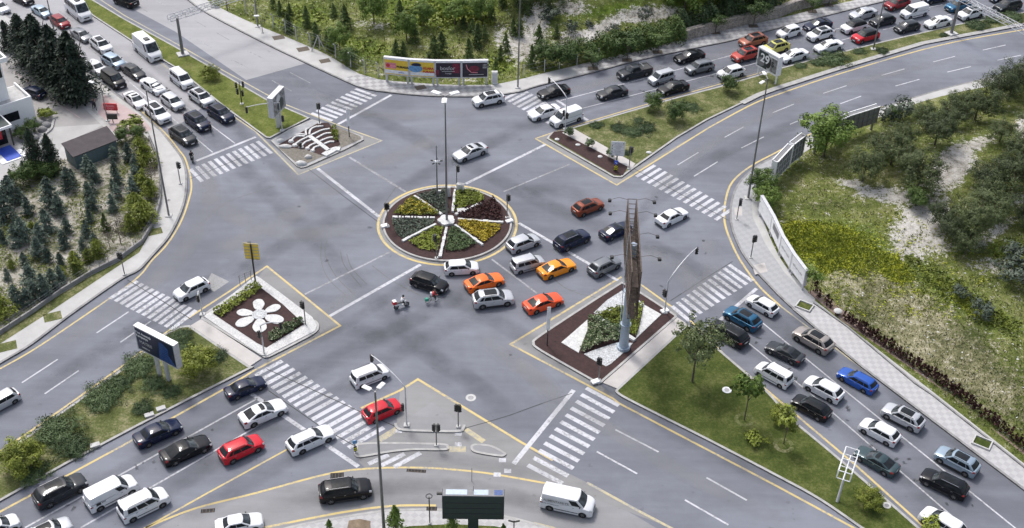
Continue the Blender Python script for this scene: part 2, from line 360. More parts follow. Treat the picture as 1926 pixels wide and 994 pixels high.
def poly_mesh(name, wp, z, mat, thick=0.0, side=None):
    p = ccw([(q[0], q[1]) for q in wp]); n = len(p)
    V = [(x, y, z) for x, y in p]; tri = tessellate_polygon([[Vector(q) for q in V]]); F = []
    for t in tri:
        a, b, c = t; A, B, C = V[a], V[b], V[c]
        F.append(t if (B[0]-A[0])*(C[1]-A[1])-(B[1]-A[1])*(C[0]-A[0]) > 0 else (a, c, b))
    mi = [0]*len(F)
    if thick:
        V += [(x, y, z-thick) for x, y in p]
        for i in range(n): F.append((i, i+n, (i+1) % n+n, (i+1) % n)); mi.append(1)
    me = bpy.data.meshes.new(name); me.from_pydata(V, [], F); me.materials.append(mat)
    if thick: me.materials.append(side or mat)
    me.polygons.foreach_set('material_index', mi); me.update(); return me
def area(name, pts, z, mat, thick=0.0, side=None, kind='structure', label=None, cat=None, world=False):
    wp = pts if world else W(pts, z)
    o = link(bpy.data.objects.new(name, poly_mesh(name, wp, z, mat, thick, side)))
    return tag(o, label, cat, None, kind)
def strip_vf(wp, width, z, closed=False, off=0.0, zb=None):
    P = [np.array((p[0], p[1])) for p in wp]; n = len(P); V = []; F = []
    for i in range(n):
        if closed: a, c = P[i-1], P[(i+1) % n]
        else: a, c = P[max(i-1, 0)], P[min(i+1, n-1)]
        b = P[i]; t1 = b-a; t2 = c-b
        if np.linalg.norm(t1) < 1e-6: t1 = t2
        if np.linalg.norm(t2) < 1e-6: t2 = t1
        t1 = t1/np.linalg.norm(t1); t2 = t2/np.linalg.norm(t2); n1 = np.array((-t1[1], t1[0])); n2 = np.array((-t2[1], t2[0]))
        m_ = n1+n2; l = np.linalg.norm(m_); m_ = m_/l if l > 1e-6 else n1; k = 1/max(0.35, m_@n1)
        for e in (off+width/2, off-width/2): q = b+m_*e*k; V.append((q[0], q[1], z))
    if zb is None:
        for i in range(n if closed else n-1): j = (i+1) % n; F.append((2*i, 2*i+1, 2*j+1, 2*j))
    else:
        V += [(x, y, zb) for x, y, _ in V]; o = 2*n
        for i in range(n if closed else n-1):
            j = (i+1) % n; F += [(2*i, 2*i+1, 2*j+1, 2*j), (2*i+1, 2*i+1+o, 2*j+1+o, 2*j+1), (2*i+o, 2*i, 2*j, 2*j+o)]
        if not closed: F += [(0, o, 1+o, 1), (2*n-2, 2*n-1, 2*n-1+o, 2*n-2+o)]
    return V, F
def strip(name, pts, width, z, mat, closed=False, off=0.0, zb=None, world=False, kind='structure'):
    wp = pts if world else W(pts, z)
    V, F = strip_vf(wp, width, z, closed, off, zb); mb = MB(); mb.add(V, F); o = mb.build(name, mat); return tag(o, kind=kind)
def kerb(pts, z=0.15, closed=True, width=0.28, mat='kerb', world=False):
    wp = ccw([(p[0], p[1]) for p in (pts if world else W(pts, z))]) if closed else [(p[0], p[1]) for p in (pts if world else W(pts, z))]
    return strip('kerb', wp, width, z+0.012, M[mat], closed, width/2 if closed else 0, zb=-0.02, world=True)
def dashes(name, segs, width, mat, z=0.008):
    mb = MB()
    for a, b in segs:
        V, F = strip_vf(W([a, b], z), width, z); mb.add(V, F)
    return tag(mb.build(name, M[mat]), kind='structure')
def zebra(a0, b0, a1, b1, n, mat='white', width=0.52, z=0.009):
    A0, B0, A1, B1 = [G(*p, z) for p in (a0, b0, a1, b1)]; mb = MB()
    for i in range(n):
        t = i/(n-1); a = A0.lerp(A1, t); b = B0.lerp(B1, t); V, F = strip_vf([a, b], width, z); mb.add(V, F)
    return tag(mb.build('zebra_crossing', M[mat]), kind='structure')
def text_mesh(txt, size, mat, name='lettering', bold=0.0):
    c = bpy.data.curves.new(name, 'FONT'); c.body = txt; c.size = size; c.align_x = 'CENTER'; c.align_y = 'CENTER'; c.extrude = 0.004; c.offset = bold
    o = bpy.data.objects.new(name, c); COL.objects.link(o); dg = bpy.context.evaluated_depsgraph_get(); dg.update()
    me = bpy.data.meshes.new_from_object(o.evaluated_get(dg)); me.name = name; me.materials.clear(); me.materials.append(mat)
    bpy.data.objects.remove(o); bpy.data.curves.remove(c); return me
def copy_tree(o, parent=None):
    c = o.copy(); COL.objects.link(c)
    if parent is not None: c.parent = parent
    for ch in o.children: copy_tree(ch, c)
    return c

def soft_mat(name, col, k):
    m = N(name); tr = m.n('ShaderNodeBsdfTransparent'); mx = m.n('ShaderNodeMixShader'); o = [x for x in m.t.nodes if x.type == 'OUTPUT_MATERIAL'][0]
    f = m.math('MULTIPLY', m.attr('soft'), m.ramp(m.math('ADD', m.math('MULTIPLY', m.noise(.22, 3), .8), m.math('MULTIPLY', m.noise(6, 3), .2)), [(.30, (0, 0, 0)), (.72, (1, 1, 1))]))
    m.out(col, .85, spec=.3); m.l(m.math('MULTIPLY', f, k), mx.inputs[0]); m.l(tr.outputs[0], mx.inputs[1]); m.l(m.b.outputs[0], mx.inputs[2]); m.l(mx.outputs[0], o.inputs['Surface']); return m.m
M['track_dark'] = soft_mat('rubber_and_oil_track', g3(AS*.55, .97, 1, 1.08), .34); M['track_light'] = soft_mat('dusty_track', g3(AS*1.8, 1, 1, 1.03), .55); M['stain'] = soft_mat('oil_stain', g3(.03), .75)
_zt = [0.0135]
def track(pts, width, mat, name='worn_track', z=None):
    """a worn or dusty band lying on the asphalt, fading out at its sides and ends"""
    w_ = W(smooth(pts, 7)); n = len(w_); _zt[0] += .00004; z = z or _zt[0]; V = []; F = []; A_ = []
    for i, p in enumerate(w_):
        d = (w_[min(i+1, n-1)]-w_[max(i-1, 0)]); d.normalize(); nr = Vector((-d.y, d.x, 0)); e = min(1, i/(n*.18), (n-1-i)/(n*.18))
        for k, a in ((-1, 0), (-.5, .8), (0, 1), (.5, .8), (1, 0)): q = p+nr*k*width/2; V.append((q.x, q.y, z)); A_.append(a*e)
    for i in range(n-1):
        for k in range(4): F.append((i*5+k, i*5+5+k, i*5+6+k, i*5+k+1))
    me = bpy.data.meshes.new(name); me.from_pydata(V, [], [f[::-1] for f in F]); me.materials.append(M[mat]); me.update(); me.attributes.new('soft', 'FLOAT', 'POINT').data.foreach_set('value', A_)
    return tag(link(bpy.data.objects.new(name, me)), kind='structure')
# ================================================================== GROUND AND ROADS
Z = 0.15
far = 3000
tag(link(bpy.data.objects.new('ground', poly_mesh('ground', [(-far, -far), (far, -far), (far, far), (-far, far)], -0.06, M['terrain']))), kind='structure')
area('road', [(-700, -420), (2700, -420), (2500, 1250), (-450, 1250)], 0.0, M['asphalt'])
# lighter resurfaced carriageways
area('road_surface_pale', [(-60, -420), (260, -420), (577, 119), (463, 151), (330, 60), (180, -20), (150, -40)], 0.004, M['asphalt_light'])
area('road_surface_queue', [(-250, -260), (160, -260), (172, 15), (335, 140), (398, 190), (322, 246), (240, 190), (150, 120), (-40, 10)], 0.0045, M['asphalt_light'])
area('service_road', smooth([(265, 1010), (366, 958), (480, 929), (611, 895), (689, 883), (794, 881), (898, 889), (980, 902), (1080, 925), (1180, 962), (1290, 1030)], 5)
     + [(1290, 1100), (300, 1100)], 0.004, M['service'])
area('gutter', [(786, 715), (975, 832), (1052, 882), (1104, 908), (1195, 958), (1240, 985), (1180, 962), (1080, 925), (980, 902), (898, 889), (794, 881), (689, 883), (676, 870), (668, 845), (682, 835), (745, 808), (752, 738)], 0.0042, M['tip'])
area('gutter', [(1007, 262), (1057, 244), (1028, 261), (1153, 333), (1169, 334), (1190, 318), (1196, 316), (1334, 241), (1160, 348)], 0.0042, M['tip'])
area('gutter', [(960, 648), (1007, 618), (1169, 522), (1200, 536), (1295, 598), (1271, 592), (1169, 529), (1000, 645), (1127, 724), (1156, 745), (1150, 752)], 0.0042, M['tip'])
area('gutter', [(502, 501), (640, 613), (480, 697), (506, 675), (598, 622), (597, 607), (481, 527)], 0.0042, M['tip'])
area('gutter', [(480, 247), (561, 329), (718, 265), (645, 239), (684, 262), (680, 266), (574, 316), (561, 316)], 0.0042, M['tip'])
# patch of repaired asphalt
area('repair_patch', [(398, 514), (431, 530), (403, 549), (383, 540)], 0.006, mottled('patch_gravel', g3(0.22), g3(0.38), 5, 0.9))
# ---------------- markings
Y = M['yellow']; YW = M['yellow_worn']; WH = M['white']; WW = M['white_worn']
cx0 = G(841.5, 420.5)
circ = lambda r, n=72: [(cx0.x+r*math.cos(2*math.pi*i/n), cx0.y+r*math.sin(2*math.pi*i/n)) for i in range(n)]
RB = 8.72
strip('edge_line', circ(RB-0.05), 0.32, 0.008, Y, closed=True, world=True)
yl = [
 (smooth([(0, 694), (60, 660), (140, 607), (251, 529), (285, 491), (314, 460), (340, 418), (355, 376), (360, 345), (350, 303), (337, 283), (309, 249), (262, 206)], 5), .22, Y),
 ([(-60, 890), (0, 849), (52, 815), (146, 749), (230, 689), (319, 621), (384, 579), (429, 550), (502, 501), (640, 613), (480, 696), (418, 734), (250, 828), (0, 963), (-80, 1003)], .25, Y),
 ([(130, -20), (177, 22), (330, 140), (396, 190), (480, 247), (561, 329), (718, 265), (647, 240), (532, 195), (418, 132), (327, 80), (235, 30), (180, -6)], .22, YW),
 (smooth([(1334, 240), (1410, 199), (1460, 179), (1583, 138), (1766, 86), (1926, 56), (2100, 25)], 5), .26, Y),
 ([(1007, 261), (1160, 348.5), (1334, 240)], .24, Y),
 ([(1007, 261), (1059, 243), (1208, 199), (1352, 159), (1431, 137)], .22, Y),
 (smooth([(1700, 200), (1645, 205), (1540, 245), (1460, 287), (1412, 313), (1378, 342), (1365, 376), (1363, 418), (1378, 462), (1399, 500), (1430, 541), (1468, 576)], 6), .26, Y),
 ([(1468, 576), (1600, 677), (1687, 741)], .2, YW),
 ([(1169, 521), (960, 648), (1153, 750), (1164, 758.8), (1460, 914), (1600, 990), (1700, 1045)], .25, Y),
 ([(1203, 534), (1295, 600), (1363, 668), (1442, 734), (1609, 875), (1740, 993), (1800, 1045)], .25, Y),
 ([(679, 768), (752, 735), (786, 713.6), (980, 832), (1040, 866)], .28, Y),
 ([(747, 807), (713, 828)], .75, YW), ([(876, 808), (910, 831)], .6, YW), ([(845, 845), (876, 845)], .8, YW),
 ([(1104, 908), (1195, 958), (1265, 995), (1330, 1030)], .28, YW),
 (smooth([(274, 993), (366, 957), (480, 928), (611, 893), (689, 882), (794, 880), (898, 888), (980, 901), (1040, 912)], 5), .24, Y),
 ([(270, 995), (390, 928), (543, 844)], .2, Y),
 (smooth([(480, 996), (585, 975), (650, 963), (715, 954), (760, 951), (820, 951)], 5), .26, Y), ([(1004, 984), (1040, 993), (1060, 1002)], .25, YW)]
for pts, w_, m_ in yl: strip('edge_line', pts, w_, 0.0085, m_)
wl = [((597, 317), (713, 408), .45, WH), ((657, 296), (763, 361), .34, WW), ((876, 346), (1026, 272), .42, WH), ((947, 361), (1072, 309), .25, WW),
 ((976, 420), (1162, 528), .42, WH), ((925, 488), (1010, 552), .25, WW), ((620, 595), (791, 498), .42, WH), ((573, 554), (734, 474), .26, WW),
 ((369, 303), (481, 258), .42, WH), ((736, 179), (636, 234), .42, WH), ((1046, 188), (1106, 227), .45, WH), ((471, 740), (674, 878), .46, WH),
 ((1079, 734), (966, 873), .50, WH), ((1423, 543), (1355, 602), .42, WH), ((47, 993), (484, 750), .2, WH), ((152, 993), (505, 790), .2, WH),
 ((442, 270), (214, 99), .17, WH), ((214, 99), (110, 20), .15, WW), ((400, 287), (243, 154), .17, WH), ((243, 154), (160, 84), .14, WW),
 ((1054, 189.6), (1378, 104), .17, WH), ((1378, 104), (1426, 92), .15, WH), ((1096, 204), (1426, 118), .17, WH),
 ((1300, 170), (1431, 134), .13, WW), ((1407, 645), (1530, 745), .17, WH), ((1530, 745), (1779, 961), .17, WH), ((1779, 961), (1830, 1006), .17, WH),
 ((1425, 600), (1588, 734), .17, WH), ((1588, 734), (1910, 994), .17, WH), ((1910, 994), (1960, 1035), .17, WH)]
for a, b, w_, m_ in wl: strip('lane_line', [a, b], w_, 0.0095, m_)
dashes('lane_dashes', [(T(4,x1,y1), T(4,x2,y2)) for x1,y1,x2,y2 in [(105,812,258,750),(228,896,397,823),(468,673,637,617),(590,748,740,693),(888,543,1053,497),(988,620,1160,572),(1258,447,1415,407),(1360,520,1530,480),(1615,362,1780,325),(1720,435,1890,398)]]
  + [(T(7,1203,270), T(7,1352,180)), (T(7,1320,352), T(7,1490,247)), (T(7,1540,72), T(7,1680,-5)), (T(7,1662,148), T(7,1822,68))], .18, 'white')
dashes('lane_dashes', [(T(9,158,880), T(9,415,712)), (T(9,322,960), T(9,566,793)), (T(9,695,522), T(9,925,370)), (T(9,866,590), T(9,1085,437))], .18, 'white')
dashes('lane_dashes', [(T(15,755,285), T(15,1065,445)), (T(15,1410,630), T(15,1700,793)), (T(15,622,443), T(15,912,602)), (T(15,1255,790), T(15,1568,970))], .2, 'white')
dashes('lane_dashes', [(T(2,250,522), T(2,398,600)), (T(2,120,580), T(2,262,657)), (T(1,1415,285), T(1,1525,345)), (T(1,1665,430), T(1,1790,492)), (T(1,1558,237), T(1,1650,290)), (T(1,1765,360), T(1,1890,420)), (T(1,1195,160), T(1,1290,210)), (T(1,980,45), T(1,1060,85)), (T(1,1400,150), T(1,1480,195)), (T(1,1110,0), T(1,1190,40))], .15, 'white_worn')
dashes('lane_dashes', [(T(4,x1,y1), T(4,x2,y2)) for x1,y1,x2,y2 in [(100,415,180,395),(600,290,680,270),(900,215,1010,190),(1220,55,1325,35),(200,300,265,285),(540,215,600,200),(880,130,930,118),(1640,60,1700,47),(1360,110,1410,98)]], .16, 'white')
zebra(T(7,905,355), T(7,1040,272), T(7,1475,665), T(7,1590,590), 14)
zebra((1264, 576), (1297, 604), (1371, 498), (1415, 529), 12)
zebra(T(15,545,-15), T(15,780,112), T(15,125,540), T(15,375,672), 12)
zebra(T(10,0,828), T(10,195,723), T(14,670,415), T(14,925,270), 17)
zebra(T(9,790,275), T(9,990,150), T(9,1230,500), T(9,1410,358), 12)
zebra(T(5,1370,300), T(5,1455,390), T(5,1850,100), T(6,118,188), 12)
zebra(T(2,720,640), T(2,870,693), T(2,405,815), T(2,555,870), 10)
zebra((948, 187), (985, 168), (1028, 232), (1062, 212), 10)
zebra((693, 873), (731, 856), (741, 879), (791, 852), 3)
for p in [(750, 811), (862, 816), (862, 836), (784, 841), (955, 886), (935, 893), (945, 866)]:
    c = G(*p, 0.01); strip('crossing_block', [(c.x-.35, c.y), (c.x+.35, c.y)], .55, 0.01, WH, world=True)
for a, b in [((358, 337), (500, 279)), ((240, 527), (361, 602)), ((1193, 318), (1370, 415)), ((1261, 566), (1378, 492)), ((715, 170), (626, 210)), ((501, 694), (682, 777)), ((870, 807), (960, 781)), ((960, 781), (1076, 740)),
             ((581, 319), (710, 417)), ((505, 735), (610, 808)), ((680, 777), (745, 803)), ((610, 808), (672, 842))]:
    strip('sealed_joint', [a, ((a[0]+b[0])/2+random.uniform(-1, 1), (a[1]+b[1])/2+random.uniform(-1, 1)), b], .10, 0.012, M['joint'])
for pts in [[(605, 455), (604, 490), (618, 525), (655, 560)], [(652, 478), (662, 505), (690, 535)], [(615, 452), (612, 480), (632, 520), (668, 556)], [(640, 470), (648, 500), (680, 540)],
            [(745, 352), (735, 366), (722, 385)], [(1000, 480), (1060, 540), (1120, 560)], [(700, 500), (740, 530), (790, 556)], [(380, 420), (430, 380), (520, 350)]]:
    strip('tyre_mark', smooth(pts, 6), .12, 0.006, M['tyre_mark'])
for pts, w_, m_ in [([(60, 985), (250, 880), (470, 765), (640, 670), (860, 560), (1060, 450)], 2.4, 'track_dark'), ([(190, 990), (400, 872), (560, 785), (760, 660), (960, 560)], 2.4, 'track_dark'), ([(330, 985), (470, 905), (600, 830)], 2.2, 'track_dark'),
 ([(150, 60), (250, 130), (350, 212), (430, 290), (520, 380), (640, 500), (760, 620), (900, 740)], 2.6, 'track_dark'), ([(240, 80), (330, 150), (440, 235), (560, 350), (660, 440)], 2.2, 'track_dark'), ([(290, 205), (360, 262), (390, 330), (380, 420), (300, 520), (160, 620), (20, 720)], 2.6, 'track_light'),
 ([(1900, 20), (1600, 80), (1300, 150), (1050, 215), (880, 290), (700, 380), (520, 470), (380, 560), (120, 720)], 2.6, 'track_dark'), ([(1800, 60), (1500, 118), (1250, 178), (1040, 245)], 2.2, 'track_dark'), ([(1700, 30), (1400, 95), (1150, 150), (960, 200), (700, 215), (500, 130)], 2.2, 'track_light'),
 ([(1890, 985), (1700, 820), (1540, 680), (1400, 560), (1240, 470), (1060, 400), (900, 320), (780, 260), (640, 190), (500, 120)], 2.6, 'track_dark'), ([(1800, 985), (1620, 830), (1470, 700), (1360, 610)], 2.2, 'track_dark'), ([(1920, 920), (1720, 770), (1560, 640), (1450, 570)], 2.0, 'track_dark'),
 ([(1900, 130), (1600, 205), (1400, 270), (1280, 340), (1180, 430), (1130, 500)], 2.4, 'track_dark'), ([(1850, 100), (1560, 170), (1340, 270), (1200, 390)], 1.8, 'track_light'), ([(1560, 950), (1350, 850), (1150, 740), (960, 620), (760, 520)], 2.6, 'track_dark'), ([(1480, 985), (1250, 870), (1090, 770), (900, 640)], 2.0, 'track_light'),
 ([(380, 330), (430, 400), (560, 440), (700, 420)], 3.0, 'track_light'), ([(500, 330), (620, 330), (760, 290), (900, 220)], 3.0, 'track_light'), ([(400, 480), (520, 420), (660, 330)], 3.2, 'track_light'), ([(900, 620), (1020, 720), (1060, 800)], 2.5, 'track_light'), ([(1200, 470), (1290, 520), (1330, 590)], 3.0, 'track_light'), ([(680, 540), (600, 610), (520, 680)], 2.5, 'track_light'),
 ([(1330, 440), (1340, 520), (1300, 560)], 2.5, 'track_light'), ([(960, 360), (1060, 360), (1160, 400)], 3.0, 'track_dark'), ([(20, 760), (200, 655), (330, 570), (470, 480)], 2.4, 'track_dark'), ([(620, 880), (760, 850), (900, 870), (1060, 900)], 1.6, 'track_light'), ([(500, 960), (700, 920), (850, 915), (1000, 945), (1120, 985)], 2.2, 'track_dark'),
 ([(560, 60), (700, 140), (860, 190)], 2.0, 'track_light'), ([(650, 620), (740, 640), (860, 700), (960, 780)], 2.5, 'track_dark'), ([(860, 470), (780, 520), (700, 580), (560, 660)], 1.6, 'track_dark')]: track(pts, w_*1.25, m_)
random.seed(3)
for i in range(95):
    x, y, r_ = random.choice([(random.uniform(380, 1340), random.uniform(240, 700), 4), (lambda t: (120+380*t, 960-215*t, 12))(random.random()), (lambda t: (1400+420*t, 620+350*t, 14))(random.random()), (lambda t: (1100+500*t, 190-110*t, 8))(random.random()), (lambda t: (300+110*t, 170+90*t, 12))(random.random())])
    x += random.uniform(-r_, r_); y += random.uniform(-r_, r_); l = random.uniform(3, 9); a = random.uniform(0, 3.14); track([(x, y), (x+l*math.cos(a)*.5, y+l*math.sin(a)*.25), (x+l*math.cos(a), y+l*math.sin(a)*.6)], random.uniform(.3, .8), 'stain', 'oil_stain')
def manhole(px, r, name='manhole_cover', ring=True, z=0.0, label='', cat='manhole', col='concrete', col2='steel'):
    c = G(*px, z); e = empty(name, c); tag(e, label, cat)
    mb = MB(); mb.cyl((0, 0, 0.0), r, 0.016, 20); mb.build('frame', M[col], e)
    mb = MB(); mb.cyl((0, 0, 0.004), r*0.55, 0.018, 20); mb.build('lid', M[col2], e)
manhole((885.5, 748.5), 0.55, label='round manhole with a pale concrete ring on the asphalt beside the paved triangle')
manhole((1367, 734), 0.5, z=Z, label='round pale concrete manhole cover in the triangular lawn', col='white_paint', col2='concrete')
manhole((1668, 951), 0.4, z=Z, label='faint concrete manhole in the lawn beside the golden round bush')
manhole((317, 377), 0.28, z=Z, label='small dark manhole in the curved pavement by the nursery', col='steel', col2='black')
def drain(px, ang, l, w_, label, z=0.004):
    c = G(*px, z); e = empty('drain_grate', c, ang); tag(e, label, 'drain')
    MB().box((0, 0, 0.004), (l, w_, 0.012)).build('frame', M['tyre'], e)
    mb = MB(); n = int(l/0.28)
    for i in range(n): mb.box((-l/2+l*(i+.5)/n, 0, 0.012), (0.06, w_*.9, 0.02))
    for q in (-1, 1): mb.box((0, q*w_*.42, .014), (l*.96, .05, .022))
    mb.build('grate', M['rust'], e)
drain((634, 896), R(6), 1.3, .9, 'dark gutter grate above the black estate on the service road')
drain((783, 886), R(-3), 1.9, .4, 'long thin gutter grate on the yellow line of the service road')
drain((391, 961), R(8), 1.3, .5, 'dark slotted grate above the white saloon on the service road')
drain((812, 957), 0, 1.0, .5, 'dark grate in the kerb beside the ring topped post', z=.16)

# ================================================================== LAND BLOCKS (raised, kerbed)
def block(name, pts, mat, kmat='kerb', kw=0.28, z=Z):
    area(name, pts, z, M[mat], thick=z+0.02, side=M[kmat]); kerb(pts, z, True, kw, kmat)
# north west block
A_out = smooth([(-60, 722), (0, 684), (60, 648), (131, 594), (225, 528), (262, 508), (290, 478), (318, 446), (338, 408), (350, 370), (352, 330), (345, 300), (330, 278), (305, 247)], 5)
A_tail = [(262, 209), (183, 149), (100, 88), (0, 20), (-60, -20)]
A = A_out + A_tail
block('pavement', A + [(-160, -60), (-300, 300), (-160, 700)], 'pavement', 'kerb_dark')
area('service_street', [(-120, 20), (0, 85), (100, 150), (170, 215), (196, 240), (115, 270), (100, 300), (40, 330), (-120, 390)], Z+.004, M['drive'])
area('plaza', [(96, 240), (200, 233), (120, 270), (100, 300), (140, 296), (120, 300), (31, 321), (0, 345), (-120, 400), (-120, 290), (0, 290), (62, 268), (88, 232)], Z+.009, M['plaza'])
area('pink_pavement', [(196, 178), (262, 216), (286, 244), (262, 252), (226, 262), (205, 240), (183, 216)], Z+.005, M['pink'])
strip('paving_edge', [(70, 108), (130, 155), (172, 205), (208, 238)], .35, Z+.012, M['kerb'])
strip('paving_edge', [(26, 135), (60, 160), (100, 188), (150, 222)], .12, Z+.010, M['pink'])
NUR = [(-60, 395), (0, 352), (34, 322), (110, 300), (140, 300), (222, 268), (262, 245), (280, 262), (297, 300), (303, 345), (302, 378), (292, 415), (268, 455), (222, 489), (172, 513), (115, 549), (0, 627), (-70, 672)]
area('nursery_soil', NUR, Z+.006, M['soil'])
area('grass_strip', [(0, 631), (115, 553), (172, 518), (222, 493), (268, 459), (290, 425), (285, 433), (262, 475), (225, 499), (86, 592), (0, 647), (-50, 680), (-50, 662)], Z+.012, M['verge'])
# median strip north west
Mnw = [(125, -25), (141, 0), (173, 29), (248, 78), (335, 131), (418, 199), (500, 259), (508, 260), (533, 247), (583, 222), (532, 200), (500, 186), (418, 138), (327, 86), (235, 36), (172, -2), (150, -20)]
block('grass_median', Mnw, 'verge_green', kw=.25)
block('paved_island', [(509, 265), (545, 243), (587, 225), (612, 232), (683, 257), (684, 263), (650, 281), (576, 314), (566, 316), (558, 313)], 'paver_grey')
area('garden_bed', [(524, 279), (600, 230), (625, 235), (678, 257), (679, 262), (573, 310), (563, 311)], Z+.02, M['scrub'])
area('mulch_bed', [(524, 272), (600, 231), (618, 231), (633, 252), (640, 272), (628, 281), (610, 294), (576, 282), (540, 277)], Z+.03, M['mulch'])
# north block
D_out = smooth([(340, -10), (353, 0), (392, 27), (500, 83), (563, 113), (647, 152), (680, 165), (715, 172), (794, 180), (872, 182), (925, 180), (977, 173), (1012, 162), (1117, 136), (1195, 115), (1310, 90), (1378, 76), (1460, 54), (1557, 29), (1661, 3), (1800, -30)], 4)
Dfar = [(1900, -60), (1900, -420), (200, -420), (300, -60)]
block('pavement', D_out+Dfar, 'pavement', 'kerb_dark')
D_in = smooth([(372, -10), (420, 18), (480, 46), (558, 78), (620, 106), (673, 138), (715, 150), (794, 157), (860, 160), (924, 159.5), (980, 149), (1023, 138), (1106, 118), (1195, 96), (1284, 75), (1372, 54), (1460, 36), (1544, 15), (1620, -2), (1760, -32)], 4)
area('checker_pavement', smooth([(645, 147), (680, 165), (715, 171), (794, 179), (872, 180.5), (925, 178)], 5)+[(924, 160), (860, 160.5), (794, 157.5), (715, 150.5), (677, 139.5)], Z+.004, M['paver_check'])
area('checker_pavement', smooth([(1090, 142), (1195, 113.5), (1310, 88.5), (1378, 74.5), (1460, 52.5), (1557, 27.5), (1700, -6)], 4)+[(1680, -12), (1544, 15.5), (1460, 36.5), (1372, 54.5), (1284, 75.5), (1195, 96.5), (1106, 118.5), (1085, 124)], Z+.004, M['paver_check'])
# median north east
Mne = [(1028, 261), (1036, 250), (1059, 245), (1208, 202), (1274, 183), (1352, 163), (1431, 140), (1468, 128), (1557, 104), (1661, 78), (1800, 46), (1926, 23), (2080, -10), (2080, 14), (1923, 46), (1740, 80), (1583, 127), (1460, 167), (1399, 193), (1330, 226), (1274, 259), (1190, 318), (1169, 334), (1154, 333)]
block('grass_median', Mne, 'verge')
strip('median_edge_slabs', [(1399, 195.5), (1430, 180), (1460, 169), (1583, 129.5), (1740, 82.5), (1923, 48)], .9, Z+.016, M['kerb'], off=.35)
area('mulch_bed', [(1033, 258), (1042, 248), (1058, 246), (1181, 313), (1172, 330), (1155, 329)], Z+.018, M['mulch'])
area('path', [(1057, 250), (1079, 242), (1195, 308), (1189, 316), (1181, 314)], Z+.022, M['path'])
# east block
F_out = smooth([(2150, 85), (1926, 128), (1860, 146), (1768, 168), (1645, 207), (1560, 242), (1500, 266), (1462, 290), (1420, 314), (1390, 342), (1375, 376), (1373, 418), (1388, 462), (1410, 497), (1447, 538), (1491, 581), (1600, 674), (1700, 751), (1926, 922), (2100, 1055)], 5)
block('pavement', F_out+[(2600, 1000), (2600, 50)], 'pavement', 'kerb_dark')
area('grey_pavement', smooth([(1462, 290), (1420, 314), (1390, 342), (1376, 376), (1374, 418), (1389, 462), (1411, 497), (1447, 537), (1490, 580)], 5)+[(1530, 568), (1475, 512), (1440, 460), (1416, 410), (1413, 371), (1430, 340), (1500, 285)], Z+.004, M['paver_grey'])
area('hexagon_pavement', [(1490, 581), (1600, 673), (1700, 750), (1926, 920), (2100, 1052), (2200, 1050), (1926, 875), (1753, 739), (1640, 652), (1530, 568)], Z+.004, M['paver_hex'])
for p in ([(1415, 500), (1438, 494), (1444, 511), (1420, 517)], [(1381, 391), (1396, 390), (1396, 406), (1382, 405)]): area('tactile_pavement', p, Z+.009, M['path'])
# SE triangle + island
block('kerbed_island', smooth([(1169, 530), (1200, 546), (1271, 592)], 3)+[(1274, 596), (1133, 719), (1126, 723)]+smooth([(1120, 720), (1060, 686), (1009, 656), (1001, 645), (1008, 635), (1060, 600), (1120, 561)], 4), 'mulch')
area('path', [(1274, 597), (1292, 609), (1161, 731), (1134, 720)], Z-.02, M['path'], thick=.15)
block('lawn', smooth([(1292, 609), (1330, 638), (1368, 670), (1446, 738), (1489, 786), (1583, 865), (1730, 993), (1800, 1060)], 4)+[(1730, 1060)]+smooth([(1619, 994), (1540, 940), (1460, 896), (1330, 828), (1195, 760), (1160, 740), (1159, 732)], 4), 'lawn')
ISL = lambda pts: [(980+x*320/1383, 510+y*230/994) for x, y in pts]
area('white_stone_bed', ISL([(328, 580), (540, 395), (540, 480), (500, 580), (468, 664)]), Z+.06, M['stone_white'], thick=.06)
area('white_stone_bed', ISL([(998, 272), (1140, 352), (932, 550), (965, 440)]), Z+.06, M['stone_white'], thick=.06)
area('gravel_bed', ISL([(590, 340), (700, 235), (820, 160), (1000, 262), (990, 290), (830, 300), (620, 350)]), Z+.03, M['gravel'])
area('gravel_bed', ISL([(510, 675), (600, 640), (780, 580), (910, 585), (860, 640), (730, 755), (690, 775), (600, 730)]), Z+.034, M['gravel'])
strip('white_stone_row', ISL([(620, 365), (700, 425), (800, 488)]), .45, Z+.30, M['stone_white'], zb=Z)
strip('white_stone_row', ISL([(862, 515), (924, 556)]), .45, Z+.28, M['stone_white'], zb=Z)
# SW island + median
block('kerbed_island', [(378, 600), (381, 592), (430, 558), (478, 527), (484, 525)]+smooth([(490, 530), (569, 592), (594, 603), (600, 614), (592, 627), (550, 650), (506, 672)], 4)+[(497, 673)], 'kerb')
FL = lambda pts: [(370+x*280/1070, 450+y*260/994) for x, y in pts]
area('white_stone_border', FL([(50, 555), (100, 520), (250, 400), (395, 285), (430, 265), (450, 275), (600, 385), (830, 560), (865, 620), (850, 660), (500, 840), (440, 820)]), Z+.07, M['stone_wall'], thick=.06)
area('mulch_bed', FL([(115, 535), (430, 325), (620, 470), (772, 612), (500, 780), (430, 745)]), Z+.10, M['mulch'])
area('path', [(379, 600), (358, 613), (470, 689), (492, 674)], Z-.02, M['path'], thick=.15)
block('grass_median', [(356, 612), (468, 688), (478, 690), (353, 753), (251, 806), (130, 870), (0, 943), (-80, 985), (-80, 900), (0, 852), (55, 818), (148, 752), (232, 692), (310, 628), (340, 614)], 'verge')
